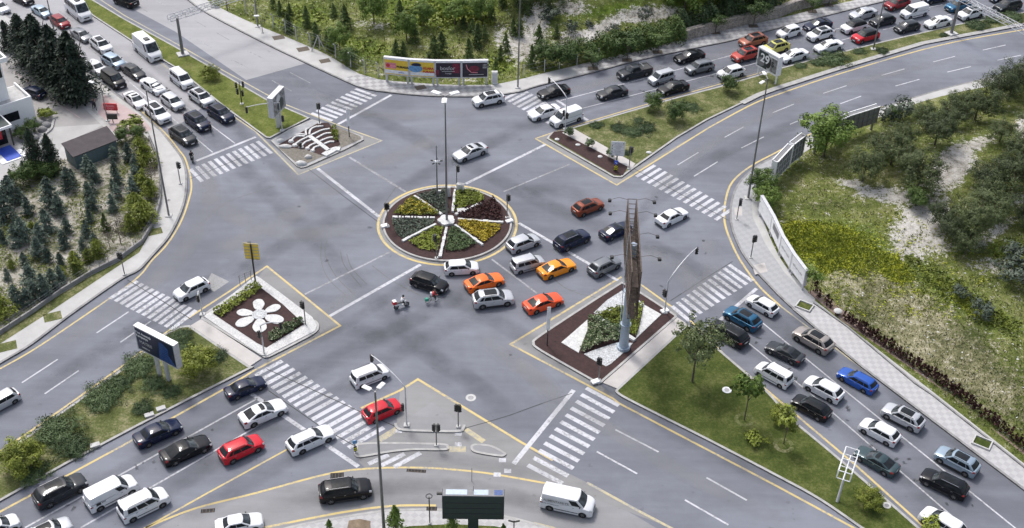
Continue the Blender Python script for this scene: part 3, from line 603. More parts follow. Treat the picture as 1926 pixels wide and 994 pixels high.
# paved triangle, traffic islands at the bottom
area('traffic_island', [(747, 801), (812, 757), (871, 800), (870, 808), (860, 811), (758, 808)], 0.02, M['service'], thick=.03)
strip('kerb', smooth([(744, 796), (746, 803), (756, 808), (790, 810), (860, 811), (871, 806), (873, 799)], 4), .28, .13, M['kerb'], zb=-.01)
for isl in (smooth([(666, 852), (668, 843), (674, 834), (720, 832), (800, 833), (838, 835), (844, 840), (838, 847), (780, 847), (735, 851), (690, 859), (672, 860)], 4, True),
            smooth([(885, 842), (889, 836), (900, 835), (925, 838), (950, 851), (950, 857), (938, 859), (893, 851)], 4, True)):
    area('traffic_island', isl, .10, M['service'], thick=.12); kerb(isl, .10, True, .26, 'kerb')
block('stone_pavement', smooth([(470, 1012), (545, 990), (620, 975), (715, 960), (770, 957), (830, 957), (930, 966), (1010, 985), (1090, 1012)], 4)+[(1090, 1100), (470, 1100)], 'paver_hex')
area('planting_strip', [(700, 1004), (770, 990), (850, 986), (930, 990), (1000, 1004), (1000, 1080), (700, 1080)], Z+.01, M['lawn'])
# roundabout
area('roundabout', circ(RB-.75), .20, M['mulch'], thick=.22, side=M['kerb'], world=True)
kerb(circ(RB-.62), .20, True, .24, 'kerb', world=True)
strip('gutter', circ(RB-.42), .38, 0.006, M['tip'], closed=True, world=True)
# ================================================================== TERRAIN with relief
from mathutils import noise as mn
def vnoise(x, y, s, seed=0.0): return mn.noise(Vector((x*s+seed, y*s-seed, seed)))
def blob(px, py, cx, cy, rx, ry, rot=0.0):
    dx, dy = px-cx, py-cy; c, s = math.cos(rot), math.sin(rot)
    return max(0.0, 1.15-math.hypot((dx*c+dy*s)/rx, (-dx*s+dy*c)/ry))
MOUND = [(G(1170, 10), 20, 10, 4.2), (G(1060, -30), 22, 12, 3.5), (G(1290, -25), 24, 10, 3.5), (G(780, -20), 30, 15, 1.5)]
HUM = [(G(1700, 330), 14, 9, 1.3), (G(1850, 300), 16, 9, 2.0), (G(1800, 450), 12, 6, 0.8)]
class Land:
    def __init__(s, pts, bumps, amp): s.p = np.array([(q.x, q.y) for q in W(pts, Z)]); s.b = bumps; s.amp = amp
    def dist(s, x, y):
        a = s.p; b = np.roll(a, -1, 0); q = np.array((x, y)); ab = b-a; t = np.clip(((q-a)*ab).sum(1)/np.maximum((ab*ab).sum(1), 1e-9), 0, 1)
        d = np.hypot(*(a+ab*t[:, None]-q).T).min()
        c = ((a[:, 1] > y) != (b[:, 1] > y)) & (x < (b[:, 0]-a[:, 0])*(y-a[:, 1])/np.where(b[:, 1] == a[:, 1], 1e-9, b[:, 1]-a[:, 1])+a[:, 0])
        return d if c.sum() % 2 else -d
    def h(s, x, y):
        d = s.dist(x, y)
        if d < 0: return Z
        f = min(1, d/5); f = f*f*(3-2*f); g = min(1, d/14); g = g*g*(3-2*g)
        v = sum(k*math.exp(-((x-c.x)/rx)**2-((y-c.y)/ry)**2) for c, rx, ry, k in s.b)*g
        return Z+0.02-0.04*(1-f)+f*s.amp*(0.5+0.8*vnoise(x, y, .11, 3)+0.35*vnoise(x, y, .4, 7))*0.6+v
def masksD(px, py):
    ch = max(blob(px, py, 1110, 65, 100, 14, -.45)*1.7, blob(px, py, 1080, 72, 45, 22), blob(px, py, 1215, 28, 75, 17, -.1)*1.5, blob(px, py, 1010, 45, 30, 48)*1.4, blob(px, py, 1075, 15, 42, 17)*1.3, blob(px, py, 940, 70, 10, 30)*1.3,
             blob(px, py, 985, 80, 50, 45)*1.3, blob(px, py, 685, 45, 40, 6)*.7, blob(px, py, 715, 50, 22, 7)*.8, blob(px, py, 880, 152, 30, 5)*.6, blob(px, py, 700, 141, 30, 3)*.7)
    lu = max(blob(px, py, 1150, 18, 90, 12, -.2)*1.2, blob(px, py, 830, 20, 150, 50)*1.2, blob(px, py, 650, 95, 130, 28), blob(px, py, 940, 120, 40, 30), blob(px, py, 560, 30, 90, 30), blob(px, py, 1330, 5, 120, 20)*1.2)
    return ch*.9, lu, blob(px, py, 600, 120, 60, 6)*.5
def masksF(px, py):
    ch = max(blob(px, py, 1730, 428, 55, 85, .5)*1.5, blob(px, py, 1790, 315, 36, 60, .7)*1.7, blob(px, py, 1690, 370, 60, 20), blob(px, py, 1640, 362, 45, 15)*1.0, blob(px, py, 1830, 275, 55, 15, -.4), blob(px, py, 1865, 440, 70, 14, -.6),
             blob(px, py, 1910, 375, 25, 14)*1.2, blob(px, py, 1600, 345, 30, 10), blob(px, py, 1920, 240, 12, 30), blob(px, py, 1760, 460, 50, 30)*.8, blob(px, py, 1860, 500, 50, 20)*.7)
    dry = max(blob(px, py, 1750, 640, 290, 75, .66)*1.4, blob(px, py, 1660, 545, 60, 42)*1.2, blob(px, py, 1850, 720, 130, 60, .6)*1.1, blob(px, py, 1560, 385, 80, 12)*.5)
    lu = max(blob(px, py, 1800, 555, 160, 30, .6)*1.1, blob(px, py, 1560, 470, 130, 60)*1.7, blob(px, py, 1700, 500, 60, 30), blob(px, py, 1900, 470, 50, 30), blob(px, py, 1870, 600, 80, 25, .5)*1.1)
    return ch, lu, dry
def make_land(name, land, step, x0, x1, y0, y1, masks):
    nx = int((x1-x0)/step)+1; ny = int((y1-y0)/step)+1; V = []; at = [[], [], []]; ok = []
    for j in range(ny):
        for i in range(nx):
            x, y = x0+i*step, y0+j*step; d = land.dist(x, y); z = land.h(x, y) if d > 0 else Z-.3
            ok.append(d > -step*.2); V.append((x, y, z)); a = masks(*proj(x, y, z)) if d > -step else (0, 0, 0)
            for k in range(3): at[k].append(a[k])
    F = [(j*nx+i, j*nx+i+1, (j+1)*nx+i+1, (j+1)*nx+i) for j in range(ny-1) for i in range(nx-1) if ok[j*nx+i] and ok[j*nx+i+1] and ok[(j+1)*nx+i] and ok[(j+1)*nx+i+1]]
    me = fast_mesh(name, V, F, 4, M['terrain'], True)
    for k, n_ in enumerate(('chalk', 'lush', 'dry')): me.attributes.new(n_, 'FLOAT', 'POINT').data.foreach_set('value', at[k])
    return tag(link(bpy.data.objects.new(name, me)), kind='structure')
Dp = D_in+[(1760, -60), (1760, -420), (150, -420), (330, -60)]
Fp = smooth([(2150, 105), (1926, 150), (1768, 182), (1650, 222), (1570, 258), (1505, 292), (1455, 340), (1432, 372), (1436, 415), (1464, 480), (1495, 522), (1533, 562)], 4)+[(1533, 566), (1640, 649), (1753, 736), (1926, 872), (2160, 1060), (2600, 1000), (2600, 60)]
land_D = Land(Dp, MOUND, 0.5); land_F = Land(Fp, HUM, 0.45)
area('hillside_edge', Dp, Z+.003, M['terrain']); area('hillside_edge', Fp, Z+.003, M['terrain'])
make_land('hillside', land_D, 0.9, G(250, 40).x-6, G(1700, 0).x+6, G(960, 165).y-2, G(960, -75).y, masksD)
make_land('hillside', land_F, 0.6, G(1425, 400).x-2, G(2050, 400).x+12, G(1926, 900).y, G(1926, 120).y+3, masksF)
def GL(px, py):
    """foot of something that grows at a pixel, on the land's own relief"""
    p = G(px, py, Z)
    for land in (land_D, land_F):
        if land.dist(p.x, p.y) > 0:
            for _ in range(6): p = G(px, py, land.h(p.x, p.y))
            return p
    return p

# ================================================================== VEGETATION
def rhombs(C, Nn, s, asp, twist=None):
    n = len(C); r = RNG.normal(size=(n, 3)); Nn = Nn/np.maximum(np.linalg.norm(Nn, axis=1), 1e-6)[:, None]
    if twist is None: t = np.cross(Nn, r)
    else: t = twist-(twist*Nn).sum(1)[:, None]*Nn+r*0.15
    t /= np.maximum(np.linalg.norm(t, axis=1), 1e-6)[:, None]; b = np.cross(Nn, t); s = np.broadcast_to(s, n)[:, None]
    V = np.stack([C-t*s, C-b*s*asp, C+t*s, C+b*s*asp], 1).reshape(-1, 3); F = np.arange(n*4).reshape(-1, 4)
    return V, F
def conifer_crown(h, r, n, leafs=.2, z0=.1, power=.9, mat='l_conifer', name='crown', nb=70, rag=.25):
    tb = np.sort(RNG.random(nb))**0.85; ab = RNG.random(nb)*2*math.pi; rb = 1+rag*RNG.normal(size=nb)
    k = RNG.integers(0, nb, n); u = RNG.random(n)**.55; t = np.clip(tb[k]+RNG.normal(size=n)*.02, 0, 1); Rr = r*((1-t)**power*.97+.03)*np.clip(rb[k], .5, 1.45)
    a = ab[k]+RNG.normal(size=n)*.30/(0.3+u); C = np.stack([Rr*u*np.cos(a), Rr*u*np.sin(a), h*(z0+(1-z0)*t)-Rr*u*.18+RNG.normal(size=n)*.02*h*.4], 1)
    C[:n//40] = np.stack([RNG.normal(size=n//40)*.03*r, RNG.normal(size=n//40)*.03*r, h*(.88+.14*RNG.random(n//40))], 1)
    out = np.stack([np.cos(a), np.sin(a), np.full(n, .9)], 1)+RNG.normal(size=(n, 3))*.45
    tw = np.stack([np.cos(a), np.sin(a), np.full(n, .25)], 1)
    V, F = rhombs(C, out, leafs*(.6+.8*RNG.random(n)), .42, tw); return fast_mesh(name, V, F, 4, M[mat])
def clump_crown(rx, ry, rz, zc, n, m, leafs=.15, mat='l_green', name='crown', asp=.55, rel=.42, flat=.0, shell=.75, seedmat=None):
    d = RNG.normal(size=(m, 3)); d[:, 2] = np.abs(d[:, 2])-.45*(RNG.random(m) < .5); d /= np.linalg.norm(d, axis=1)[:, None]
    rad = shell+(1-shell)*RNG.random(m); rad[:m//4] *= .5; cc = d*rad[:, None]*(1+.16*RNG.normal(size=m))[:, None]
    k = RNG.integers(0, m, n); o = RNG.normal(size=(n, 3)); o /= np.linalg.norm(o, axis=1)[:, None]; q = (RNG.random(n)**.4)[:, None]
    cr = rel*(.6+.7*RNG.random(m))
    C = (cc[k]+o*q*cr[k][:, None]*[1, 1, .8-flat]); C = C*[rx, ry, rz]+[0, 0, zc]; C = C[:]; C[:, 2] = np.maximum(C[:, 2], .03)
    nr = o+cc[k]*.8+[0, 0, .5]+RNG.normal(size=(n, 3))*.4
    V, F = rhombs(C, nr, leafs*(.6+.8*RNG.random(n)), asp); return fast_mesh(name, V, F, 4, M[mat])
def trunk_mesh(h, r, limbs=4, spread=.5, lean=.0, split=.45, name='trunk'):
    mb = MB(); top = (lean*h*.3, lean*h*.2, h); mb.tube([(0, 0, -.15), (lean*.05*h, 0, h*.35), top], r, 7, r2=r*.35)
    for i in range(limbs):
        a = 2*math.pi*i/max(1, limbs)+random.random(); z = h*(split+.1*(i % 3)); mb.tube([(0, 0, z), (math.cos(a)*spread*.6, math.sin(a)*spread*.6, z+h*.18), (math.cos(a)*spread, math.sin(a)*spread, z+h*.42)], r*.5, 5, r2=r*.15)
    return mb.mesh(name, M['bark'], 60)
PR = {}
def proto(kind):
    """a few crown and trunk meshes for every kind, made once"""
    if kind in PR: return PR[kind]
    k = kind; out = []
    for v in range(4):
        if k == 'spruce': c = conifer_crown(1, .30, 1300, .048, .03, .60, 'l_spruce', nb=85, rag=.28); t = trunk_mesh(.8, .022, 0)
        elif k == 'conifer': c = conifer_crown(1, .40, 1100, .055, .05, .80, 'l_conifer', nb=110); t = trunk_mesh(.8, .024, 0)
        elif k == 'cedar': c = conifer_crown(1, .27, 6000, .024, .03, .66, 'l_cedar', nb=190, rag=.30); t = trunk_mesh(.85, .022, 5, .15)
        elif k == 'pine': c = clump_crown(.50, .50, .46, .44, 9000, 80, .020, 'l_pine', rel=.27, asp=.33, shell=.62); t = trunk_mesh(.6, .030, 6, .28)
        elif k == 'broad': c = clump_crown(.46, .46, .42, .58, 5000, 60, .026, 'l_green', rel=.30); t = trunk_mesh(.7, .028, 5, .24)
        elif k == 'street': c = clump_crown(.50, .50, .30, .70, 2200, 40, .030, 'l_hedge', rel=.33); t = trunk_mesh(.7, .024, 5, .25)
        elif k == 'olive': c = clump_crown(.50, .50, .36, .64, 3800, 90, .019, 'l_olive', rel=.20, shell=.45); t = trunk_mesh(.75, .024, 7, .30)
        elif k == 'young': c = clump_crown(.24, .24, .36, .64, 520, 26, .040, 'l_green', rel=.38, shell=.4); t = trunk_mesh(.85, .014, 5, .12)
        elif k == 'youngyellow': c = clump_crown(.24, .24, .34, .66, 520, 26, .040, 'l_lime', rel=.38, shell=.4); t = trunk_mesh(.85, .014, 5, .12)
        elif k == 'goldtree': c = conifer_crown(1, .46, 2200, .040, .02, .62, 'l_yellow', nb=100, rag=.26); t = trunk_mesh(.7, .03, 0)
        elif k == 'brown': c = clump_crown(.36, .36, .42, .52, 420, 26, .045, 'l_brown', rel=.4, asp=.15); t = trunk_mesh(.8, .02, 6, .25)
        elif k == 'greenpoint': c = conifer_crown(1, .34, 1800, .036, .02, .72, 'l_green', nb=90, rag=.2); t = trunk_mesh(.7, .03, 0)
        elif k == 'goldball': c = clump_crown(.50, .50, .38, .36, 6500, 90, .026, 'l_yellow', rel=.27, asp=.5, shell=.72); t = None
        elif k == 'juniper': c = clump_crown(.56, .56, .12, .06, 6500, 110, .019, 'l_juniper', rel=.26, asp=.45, shell=.35); t = None
        elif k == 'roundbush': c = clump_crown(.46, .46, .44, .44, 5000, 70, .026, 'l_hedge', rel=.32, shell=.55); t = None
        elif k == 'limebush': c = clump_crown(.55, .50, .32, .30, 700, 32, .07, 'l_lime', rel=.34); t = None
        elif k == 'graybush': c = clump_crown(.55, .5, .38, .36, 700, 36, .06, 'l_gray', rel=.32, asp=.4); t = None
        elif k == 'ball': c = clump_crown(.48, .48, .48, .62, 1400, 90, .06, 'l_juniper', rel=.30, shell=.8); t = None
        elif k == 'barberry': c = conifer_crown(1, .42, 110, .16, .02, .35, 'l_red', name='shrub', nb=24, rag=.25); t = None
        out.append((c, t))
    PR[k] = out; return out
def plant(kind, name, px, py, size, label, cat, group=None, rz=None, width=1.0, mat=None, v=None):
    """size = height of a tree or the width of a low shrub, metres"""
    c, t = proto(kind)[random.randrange(4) if v is None else v]; p = GL(px, py); rz = random.random()*6.28 if rz is None else rz
    if t is None:
        o = link(bpy.data.objects.new(name, c)); o.location = p; o.rotation_euler = (0, 0, rz); o.scale = (size*width, size*width, size); root = o; cr = o
    else:
        root = empty(name, p, rz); root.scale = (size*width, size*width, size)
        link(bpy.data.objects.new('trunk', t), root); cr = link(bpy.data.objects.new('crown', c), root)
    if mat: cr.material_slots[0].link = 'OBJECT'; cr.material_slots[0].material = M[mat]
    return tag(root, label, cat, group)
def hgt(px, yb, yt):
    b, h = up((px, yb), yt, Z); return max(h, .5)
ORD = ['first', 'second', 'third', 'fourth', 'fifth', 'sixth', 'seventh', 'eighth', 'ninth', 'tenth', 'eleventh', 'twelfth', 'thirteenth', 'fourteenth', 'fifteenth', 'sixteenth', 'seventeenth', 'eighteenth', 'nineteenth', 'twentieth']
def ordn(i): return ORD[i] if i < 20 else 'twenty '+ORD[i-20] if i < 29 else 'thirty '+ORD[i-30] if i >= 30 else 'thirtieth'

# nursery: blue spruces in lines, x, foot row, top row in tile 5 / 9
sp = [(5, a) for a in [(375,570,360),(430,630,490),(500,450,290),(528,400,300),(50,660,450),(95,540,350),(30,450,380),(150,540,430),(210,630,500),(640,340,200),(680,390,250),(640,500,390),(672,470,380),(640,590,500),(680,590,480),(650,680,590),(822,235,130),(820,320,230),(850,420,300),(815,450,370),(845,510,400),(815,600,480),(930,240,110),(975,300,200),(960,490,360),(985,400,270),(345,750,590),(300,830,690),(490,760,650),(120,850,700),(180,820,650),(25,830,730),(630,790,670),(465,860,740),(280,930,790),(350,960,860),(600,880,790),(440,985,900),(180,990,900),(690,870,760),(110,700,640),(560,985,900)]] + \
     [(9, a) for a in [(230,180,20),(60,140,60),(200,320,200),(245,260,130),(330,260,100),(130,330,180),(390,200,60),(440,150,40)]]
sp2 = sorted([(T(i, a[0], a[1]), T(i, a[0], a[2])[1]) for i, a in sp], key=lambda q: q[0][1])
for i, ((x, yb), yt) in enumerate(sp2):
    row = i//8; col = sorted([q[0][0] for q in sp2[row*8:row*8+8]]).index(x)
    h = hgt(x, yb, yt)
    plant('spruce', 'spruce_tree', x, yb, h, 'blue green nursery spruce, %s from left in the %s row below the shed' % (ORD[col], ORD[row]), 'tree', 'blue green spruces planted in the nursery', width=1.22)
for i, (t_, x, yb, yt, kd, lab, wd) in enumerate([(5,275,330,10,'cedar','tall dark pointed conifer left of its slightly shorter twin beside the shed',.95),(5,390,330,50,'cedar','slightly shorter dark pointed conifer between the shed and its taller twin',.95),
    (5,180,340,240,'spruce','dark narrow conifer at the upper left end of the nursery hedge',.9),(5,90,400,300,'spruce','dark narrow conifer at the left end of the nursery near the plaza',.9),
    (5,1010,200,60,'goldtree','yellow green bushy conifer nearest to the shed on the nursery fence',1),(5,1060,270,110,'goldtree','yellow green conifer second from the shed on the nursery fence',1),
    (5,1040,440,300,'goldtree','tall yellow green conifer at the middle of the nursery fence',1.1),(5,1090,500,370,'goldtree','yellow green conifer pressed against the middle of the fence',1),
    (5,985,620,470,'goldtree','broad yellow green conifer near the fence bend',1.2),(5,1040,680,520,'goldtree','broad yellow green conifer at the fence bend, the nearer one',1.2),(5,940,740,620,'goldtree','low yellow green conifer below the fence bend beside brown bushes',1),
    (5,705,930,800,'goldtree','yellow green pointed conifer near the lower nursery corner',.9),(5,640,960,870,'goldtree','small yellow green conifer left of the lower corner one',1),(5,540,990,890,'goldtree','small yellow green conifer between spruces at the lower nursery edge',1),
    (9,560,100,0,'goldtree','round yellow green conifer against the low wall of the nursery',1.1),(9,20,390,240,'goldtree','bright green conifer at the left edge of the nursery wall',1.2),(5,235,750,680,'goldtree','small pale yellow conifer among the spruces',1),(9,450,120,40,'goldtree','olive green conifer near the wall left of the round one',1),
    (5,765,740,620,'conifer','brownish thin conifer beside the bare bushes',.8),(5,790,860,740,'brown','bare reddish brown bush in the lower nursery corner',1),(5,870,840,630,'brown','tall bare grey tree leaning near the nursery fence',.8),(5,1100,420,270,'brown','reddish brown bush against the fence below the yellow conifers',.9),(5,860,740,660,'brown','pale bare bush between yellow conifers and soil',.9),(9,90,60,-10,'goldtree','yellow green bush by the lower left spruces',1)]):
    x, y = T(t_, x, yb); plant(kd, 'conifer_tree' if kd != 'brown' else 'bare_bush', x, y, hgt(x, y, T(t_, 0, yt)[1]), lab, 'tree' if kd != 'brown' else 'bush', width=wd*(1.2 if kd == 'goldtree' else 1))
for x, y, s, lab in [(250, 245, 3.0, 'yellow green leafy bush beside the pink pavement corner'), (262, 262, 2.4, 'small leafy bush below the pink pavement corner'), (70, 336, 3.2, 'dark green laurel bush under the tall dark conifers'), (98, 335, 2.8, 'dark green laurel bush right of its neighbour under the tall dark conifers'), (45, 348, 3.2, 'dark green laurel bush farthest left under the conifers'),
                     (88, 222, 2.2, 'yellow green shrub by the white house corner'), (62, 250, 2.5, 'grey green shrub on the rocks before the white house'), (40, 262, 2.3, 'grey green shrub by the blue carpet edge'), (232, 268, 2.6, 'small green bush at the right end of the shed')]:
    plant('limebush' if 'yellow' in lab else 'roundbush', 'leafy_bush', x, y, s, lab, 'bush')
# big dark cedars
for i, (x, yb, yt, wd, lab) in enumerate([(18, 95, 40, 1.2, 'dark cedar farthest left in the row beside the queue'), (50, 118, 28, 1.35, 'tall dark cedar second from the left in the row beside the queue'), (82, 142, 30, 1.35, 'tall dark cedar in the middle of the row beside the queue'), (112, 165, 50, 1.35, 'broad dark cedar second from the right in the row beside the queue'), (150, 187, 62, 1.3, 'largest dark cedar at the right end of the row beside the queue'), (108, 150, 60, 1.2, 'shorter dark cedar in front of the middle of the row'), (158, 168, 100, 1.0, 'small dark cedar at the road edge beside the largest one'), (45, 105, 60, 1.1, 'short dark cedar before the left end of the row')]):
    plant('cedar', 'cedar_tree', x, yb, hgt(x, yb, yt), lab, 'tree', 'dark cedars beside the queue', width=wd*.98)
# northern hillside conifers (tile 2 x, foot, top)
nd = [(565,120,20),(370,190,40),(240,230,90),(440,310,150),(650,210,30),(790,60,-40),(1040,110,-10),(1145,300,150),(1015,410,280),(1065,410,290),(1290,440,250),(1340,390,220),(1535,440,270),(1600,340,160),(545,370,240),(515,290,220),(1250,440,370),(1500,200,100),(1650,290,180),(1800,370,230),(1765,440,320),(1730,510,410),(180,110,0),(250,120,20),(1560,230,130),(1700,130,30),(130,60,-40),(1880,60,-60),(1780,60,-80),(1760,-10,-120),(300,-20,-130)]
nd = sorted([(T(2, a, b), T(2, a, c)[1]) for a, b, c in nd]+[(T(3, 150, 480), T(3, 0, 320)[1]), (T(3, 200, 370), T(3, 0, 170)[1]), (T(3, 65, 260), T(3, 0, 110)[1]), (T(3, 120, 120), T(3, 0, -60)[1]), (T(3, 330, 265), T(3, 0, 165)[1]), (T(3, 20, 250), T(3, 0, 120)[1])], key=lambda q: q[0][1])
for i, ((x, yb), yt) in enumerate(nd):
    row = i//7; grp = sorted(q[0][0] for q in nd[row*7:row*7+7]); col = grp.index(x)
    plant('conifer', 'conifer_tree', x, yb, hgt(x, yb, yt)*.92, 'green conifer on the northern slope, %s from left in the %s row from top' % (ORD[col], ORD[row]), 'tree', 'conifers scattered on the northern slope', width=.95 if x < 930 else .8)
for kd, t_, x, y, s, lab, wd in [('broad',2,855,175,5.5,'pale green leafy sapling behind the first row of conifers',.9),('broad',2,1215,190,4.2,'small pale green sapling right of the middle conifers',.9),('broad',2,1090,300,5.0,'light green sapling touching a dark conifer above the yellow posters',.8),('broad',2,610,375,4.5,'light green sapling left of the dark round bush by the fence',.9),
    ('broad',2,1440,180,4.2,'light green tree in the middle of the northern slope',1),('broad',2,1620,150,4.8,'broad green tree at the right of the northern slope',1.1),('roundbush',2,675,460,3.2,'dark green round bush by the wire fence',1),('roundbush',3,250,470,4.2,'yellow green bush mass beside the pavement, the left one',1),('roundbush',3,360,490,4.8,'yellow green bush mass beside the pavement, the right one',1),
    ('roundbush',3,440,430,4,'dark green bush behind the yellow green bush mass',1),('graybush',3,275,165,3.5,'grey shrub on the chalk bank',1),('pine',3,300,90,6.5,'dark broad pine on top of the chalk bank',1),('pine',3,60,60,7,'dark broad pine at the left of the chalk bank',1),('graybush',3,960,140,3,'grey shrub on the chalk face',1),('broad',3,1250,110,8,'grey green tree at the head of the hedge',1.1),('broad',3,1120,70,6,'grey green tree on the grass above the chalk face',1),
    ('broad',3,1420,70,8,'green tree in the dense row above the stone wall, the left one',1.2),('broad',3,1560,50,8,'green tree in the dense row above the stone wall, the middle one',1.2),('broad',3,1720,20,8,'green tree in the dense row above the stone wall, the right one',1.2),('graybush',3,430,230,2.5,'small shrub on the pale slope',1),('graybush',3,560,200,1.6,'tiny shrub on the pale slope',1),('graybush',3,745,245,2.2,'small dark shrub low on the chalk face',1),('graybush',3,815,125,1.3,'tiny dark shrub high on the chalk face',1)]:
    a, b = T(t_, x, y); plant(kd, 'shrub' if 'shrub' in lab else 'round_bush' if 'bush' in lab else 'pine_tree' if kd == 'pine' else 'leafy_tree', a, b, s, lab, 'bush' if ('bush' in lab or 'shrub' in lab) else 'tree', width=wd)
# pavement trees along the north east road
st = [(3,595,495,370),(3,840,435,240),(3,1060,378,215),(3,1475,238,110),(3,1748,190,10),(4,390,85,-20),(4,508,40,-80)]
pn = ['nearest to the crossing', 'second from the crossing', 'third from the crossing', 'fourth from the crossing', 'fifth from the crossing', 'sixth from the crossing', 'farthest from the crossing']
for i, (t_, x, yb, yt) in enumerate(st):
    a, b = T(t_, x, yb); plant('street', 'street_tree', a, b, hgt(a, b, T(t_, 0, yt)[1]), 'leafy pavement tree by the queueing cars, %s' % pn[i], 'tree', 'trees along the north pavement', width=1.05)
    p = G(a, b, Z); area('tree_pit', [(p.x-.8, p.y-.6), (p.x+.8, p.y-.5), (p.x+.7, p.y+.7), (p.x-.8, p.y+.6)], Z+.02, M['bark'], world=True)
def hedge(name, pts, w_, h, n, mat, label, leafs=.16, z=None, cat='hedge', kind=None, lump=.35):
    wp = [GL(*p) for p in pts]; seg = [(wp[i+1]-wp[i]).length for i in range(len(wp)-1)]; tot = sum(seg); cs = np.cumsum([0]+seg)/tot
    t = RNG.random(n); idx = np.clip(np.searchsorted(cs, t)-1, 0, len(seg)-1); f = (t-cs[idx])/(cs[idx+1]-cs[idx]); A_ = np.array([tuple(p) for p in wp]); base = A_[idx]*(1-f[:, None])+A_[idx+1]*f[:, None]
    d = A_[idx+1]-A_[idx]; d /= np.linalg.norm(d, axis=1)[:, None]; nr = np.stack([-d[:, 1], d[:, 0], np.zeros(n)], 1)
    a = RNG.random(n)*math.pi; q = RNG.random(n)**.3; lm = 1+lump*np.sin(t*tot*1.7+1)*np.sin(t*tot*.61)
    C = base+nr*(np.cos(a)*q*w_/2*lm)[:, None]; C[:, 2] += np.sin(a)**.6*q*h*lm; Nr = nr*np.cos(a)[:, None]+np.array([0, 0, 1.0])*np.sin(a)[:, None]+RNG.normal(size=(n, 3))*.5
    V, F = rhombs(C, Nr, leafs*(.6+.8*RNG.random(n)), .55); return tag(link(bpy.data.objects.new(name, fast_mesh(name, V, F, 4, M[mat]))), label, cat, None, kind)
hedge('hedge', [T(3,520,440), T(3,640,400), T(3,760,375), T(3,900,345), T(3,1050,310), T(3,1225,272)], 4.5, 3.2, 11000, 'l_hedge', 'broad bright green hedge between the chalk bank and the pavement')
hedge('hedge', [T(3,1190,235), T(3,1320,215), T(3,1420,190), T(3,1520,160), T(3,1700,125), T(3,1912,75), T(4,100,20)], 3.5, 3.8, 11000, 'l_juniper', 'dark green hedge standing above the rubble wall')
# wildflowers, grass tufts
def scatter(name, land, masks, n, mat, box, sz, which, thr, label, upright=True, asp=.3, clump=True):
    pts = []; tries = 0
    while len(pts) < n and tries < n*12:
        tries += 1; px, py = random.uniform(box[0], box[2]), random.uniform(box[1], box[3])
        k = which(px, py)
        if k+random.gauss(0, .22) < thr: continue
        p = G(px, py, Z)
        if land.dist(p.x, p.y) < .5: continue
        p = G(px, py, land.h(p.x, p.y)); pts.append((p.x, p.y, land.h(p.x, p.y)))
    C = np.array(pts); m_ = len(C); C[:, 2] += sz*.45*RNG.random(m_)*2
    Nr = RNG.normal(size=(m_, 3))*[1, 1, .35 if upright else 1]+([0, 0, 0] if upright else [0, 0, 1.2]); tw = np.tile([0, 0, 1.0], (m_, 1))+RNG.normal(size=(m_, 3))*.35
    V, F = rhombs(C, Nr, sz*(.5+RNG.random(m_)), asp, tw if upright else None); return tag(link(bpy.data.objects.new(name, fast_mesh(name, V, F, 4, M[mat]))), label, 'plants' if kind_label(label) else 'grass', None, 'stuff')
def kind_label(l): return 'flower' in l
yf = lambda px, py: max(blob(px, py, 1560, 465, 110, 48, .25), blob(px, py, 1680, 505, 45, 25, .6), blob(px, py, 1510, 450, 60, 40), blob(px, py, 1810, 570, 60, 10, .7)*.6)+.3*vnoise(px, py, .05, 9)
scatter('wildflowers', land_F, masksF, 42000, 'l_rape', (1440, 400, 1860, 600), .11, yf, .52, 'dense patch of yellow wildflowers behind the curved hoarding', False, .7)
scatter('wildflowers', land_F, masksF, 7000, 'l_lime', (1440, 400, 1860, 600), .18, yf, .45, 'green stems and leaves among the yellow flowers', True, .4)
gr = lambda px, py: .6-masksF(px, py)[0]+.5*vnoise(px, py, .04, 5)
scatter('grass', land_F, masksF, 20000, 'l_blade', (1430, 250, 1990, 960), .15, gr, .45, 'rough grass tufts on the eastern waste ground')
gd = lambda px, py: .6-masksD(px, py)[0]*1.2+.5*vnoise(px, py, .04, 5)
scatter('grass', land_D, masksD, 14000, 'l_blade', (360, -40, 1650, 160), .20, gd, .5, 'rough grass tufts on the northern slope')
scatter('grass', land_D, masksD, 3000, 'l_lime', (360, -40, 1650, 160), .30, lambda px, py: masksD(px, py)[1]+.6*vnoise(px, py, .05, 2), .75, 'lush yellow green growth in patches on the northern slope', False, .6)
scatter('grass', land_F, masksF, 6000, 'l_lime', (1700, 400, 1990, 760), .16, lambda px, py: masksF(px, py)[1]+.6*vnoise(px, py, .05, 2), .75, 'lush green growth in a band across the eastern waste ground', False, .6)
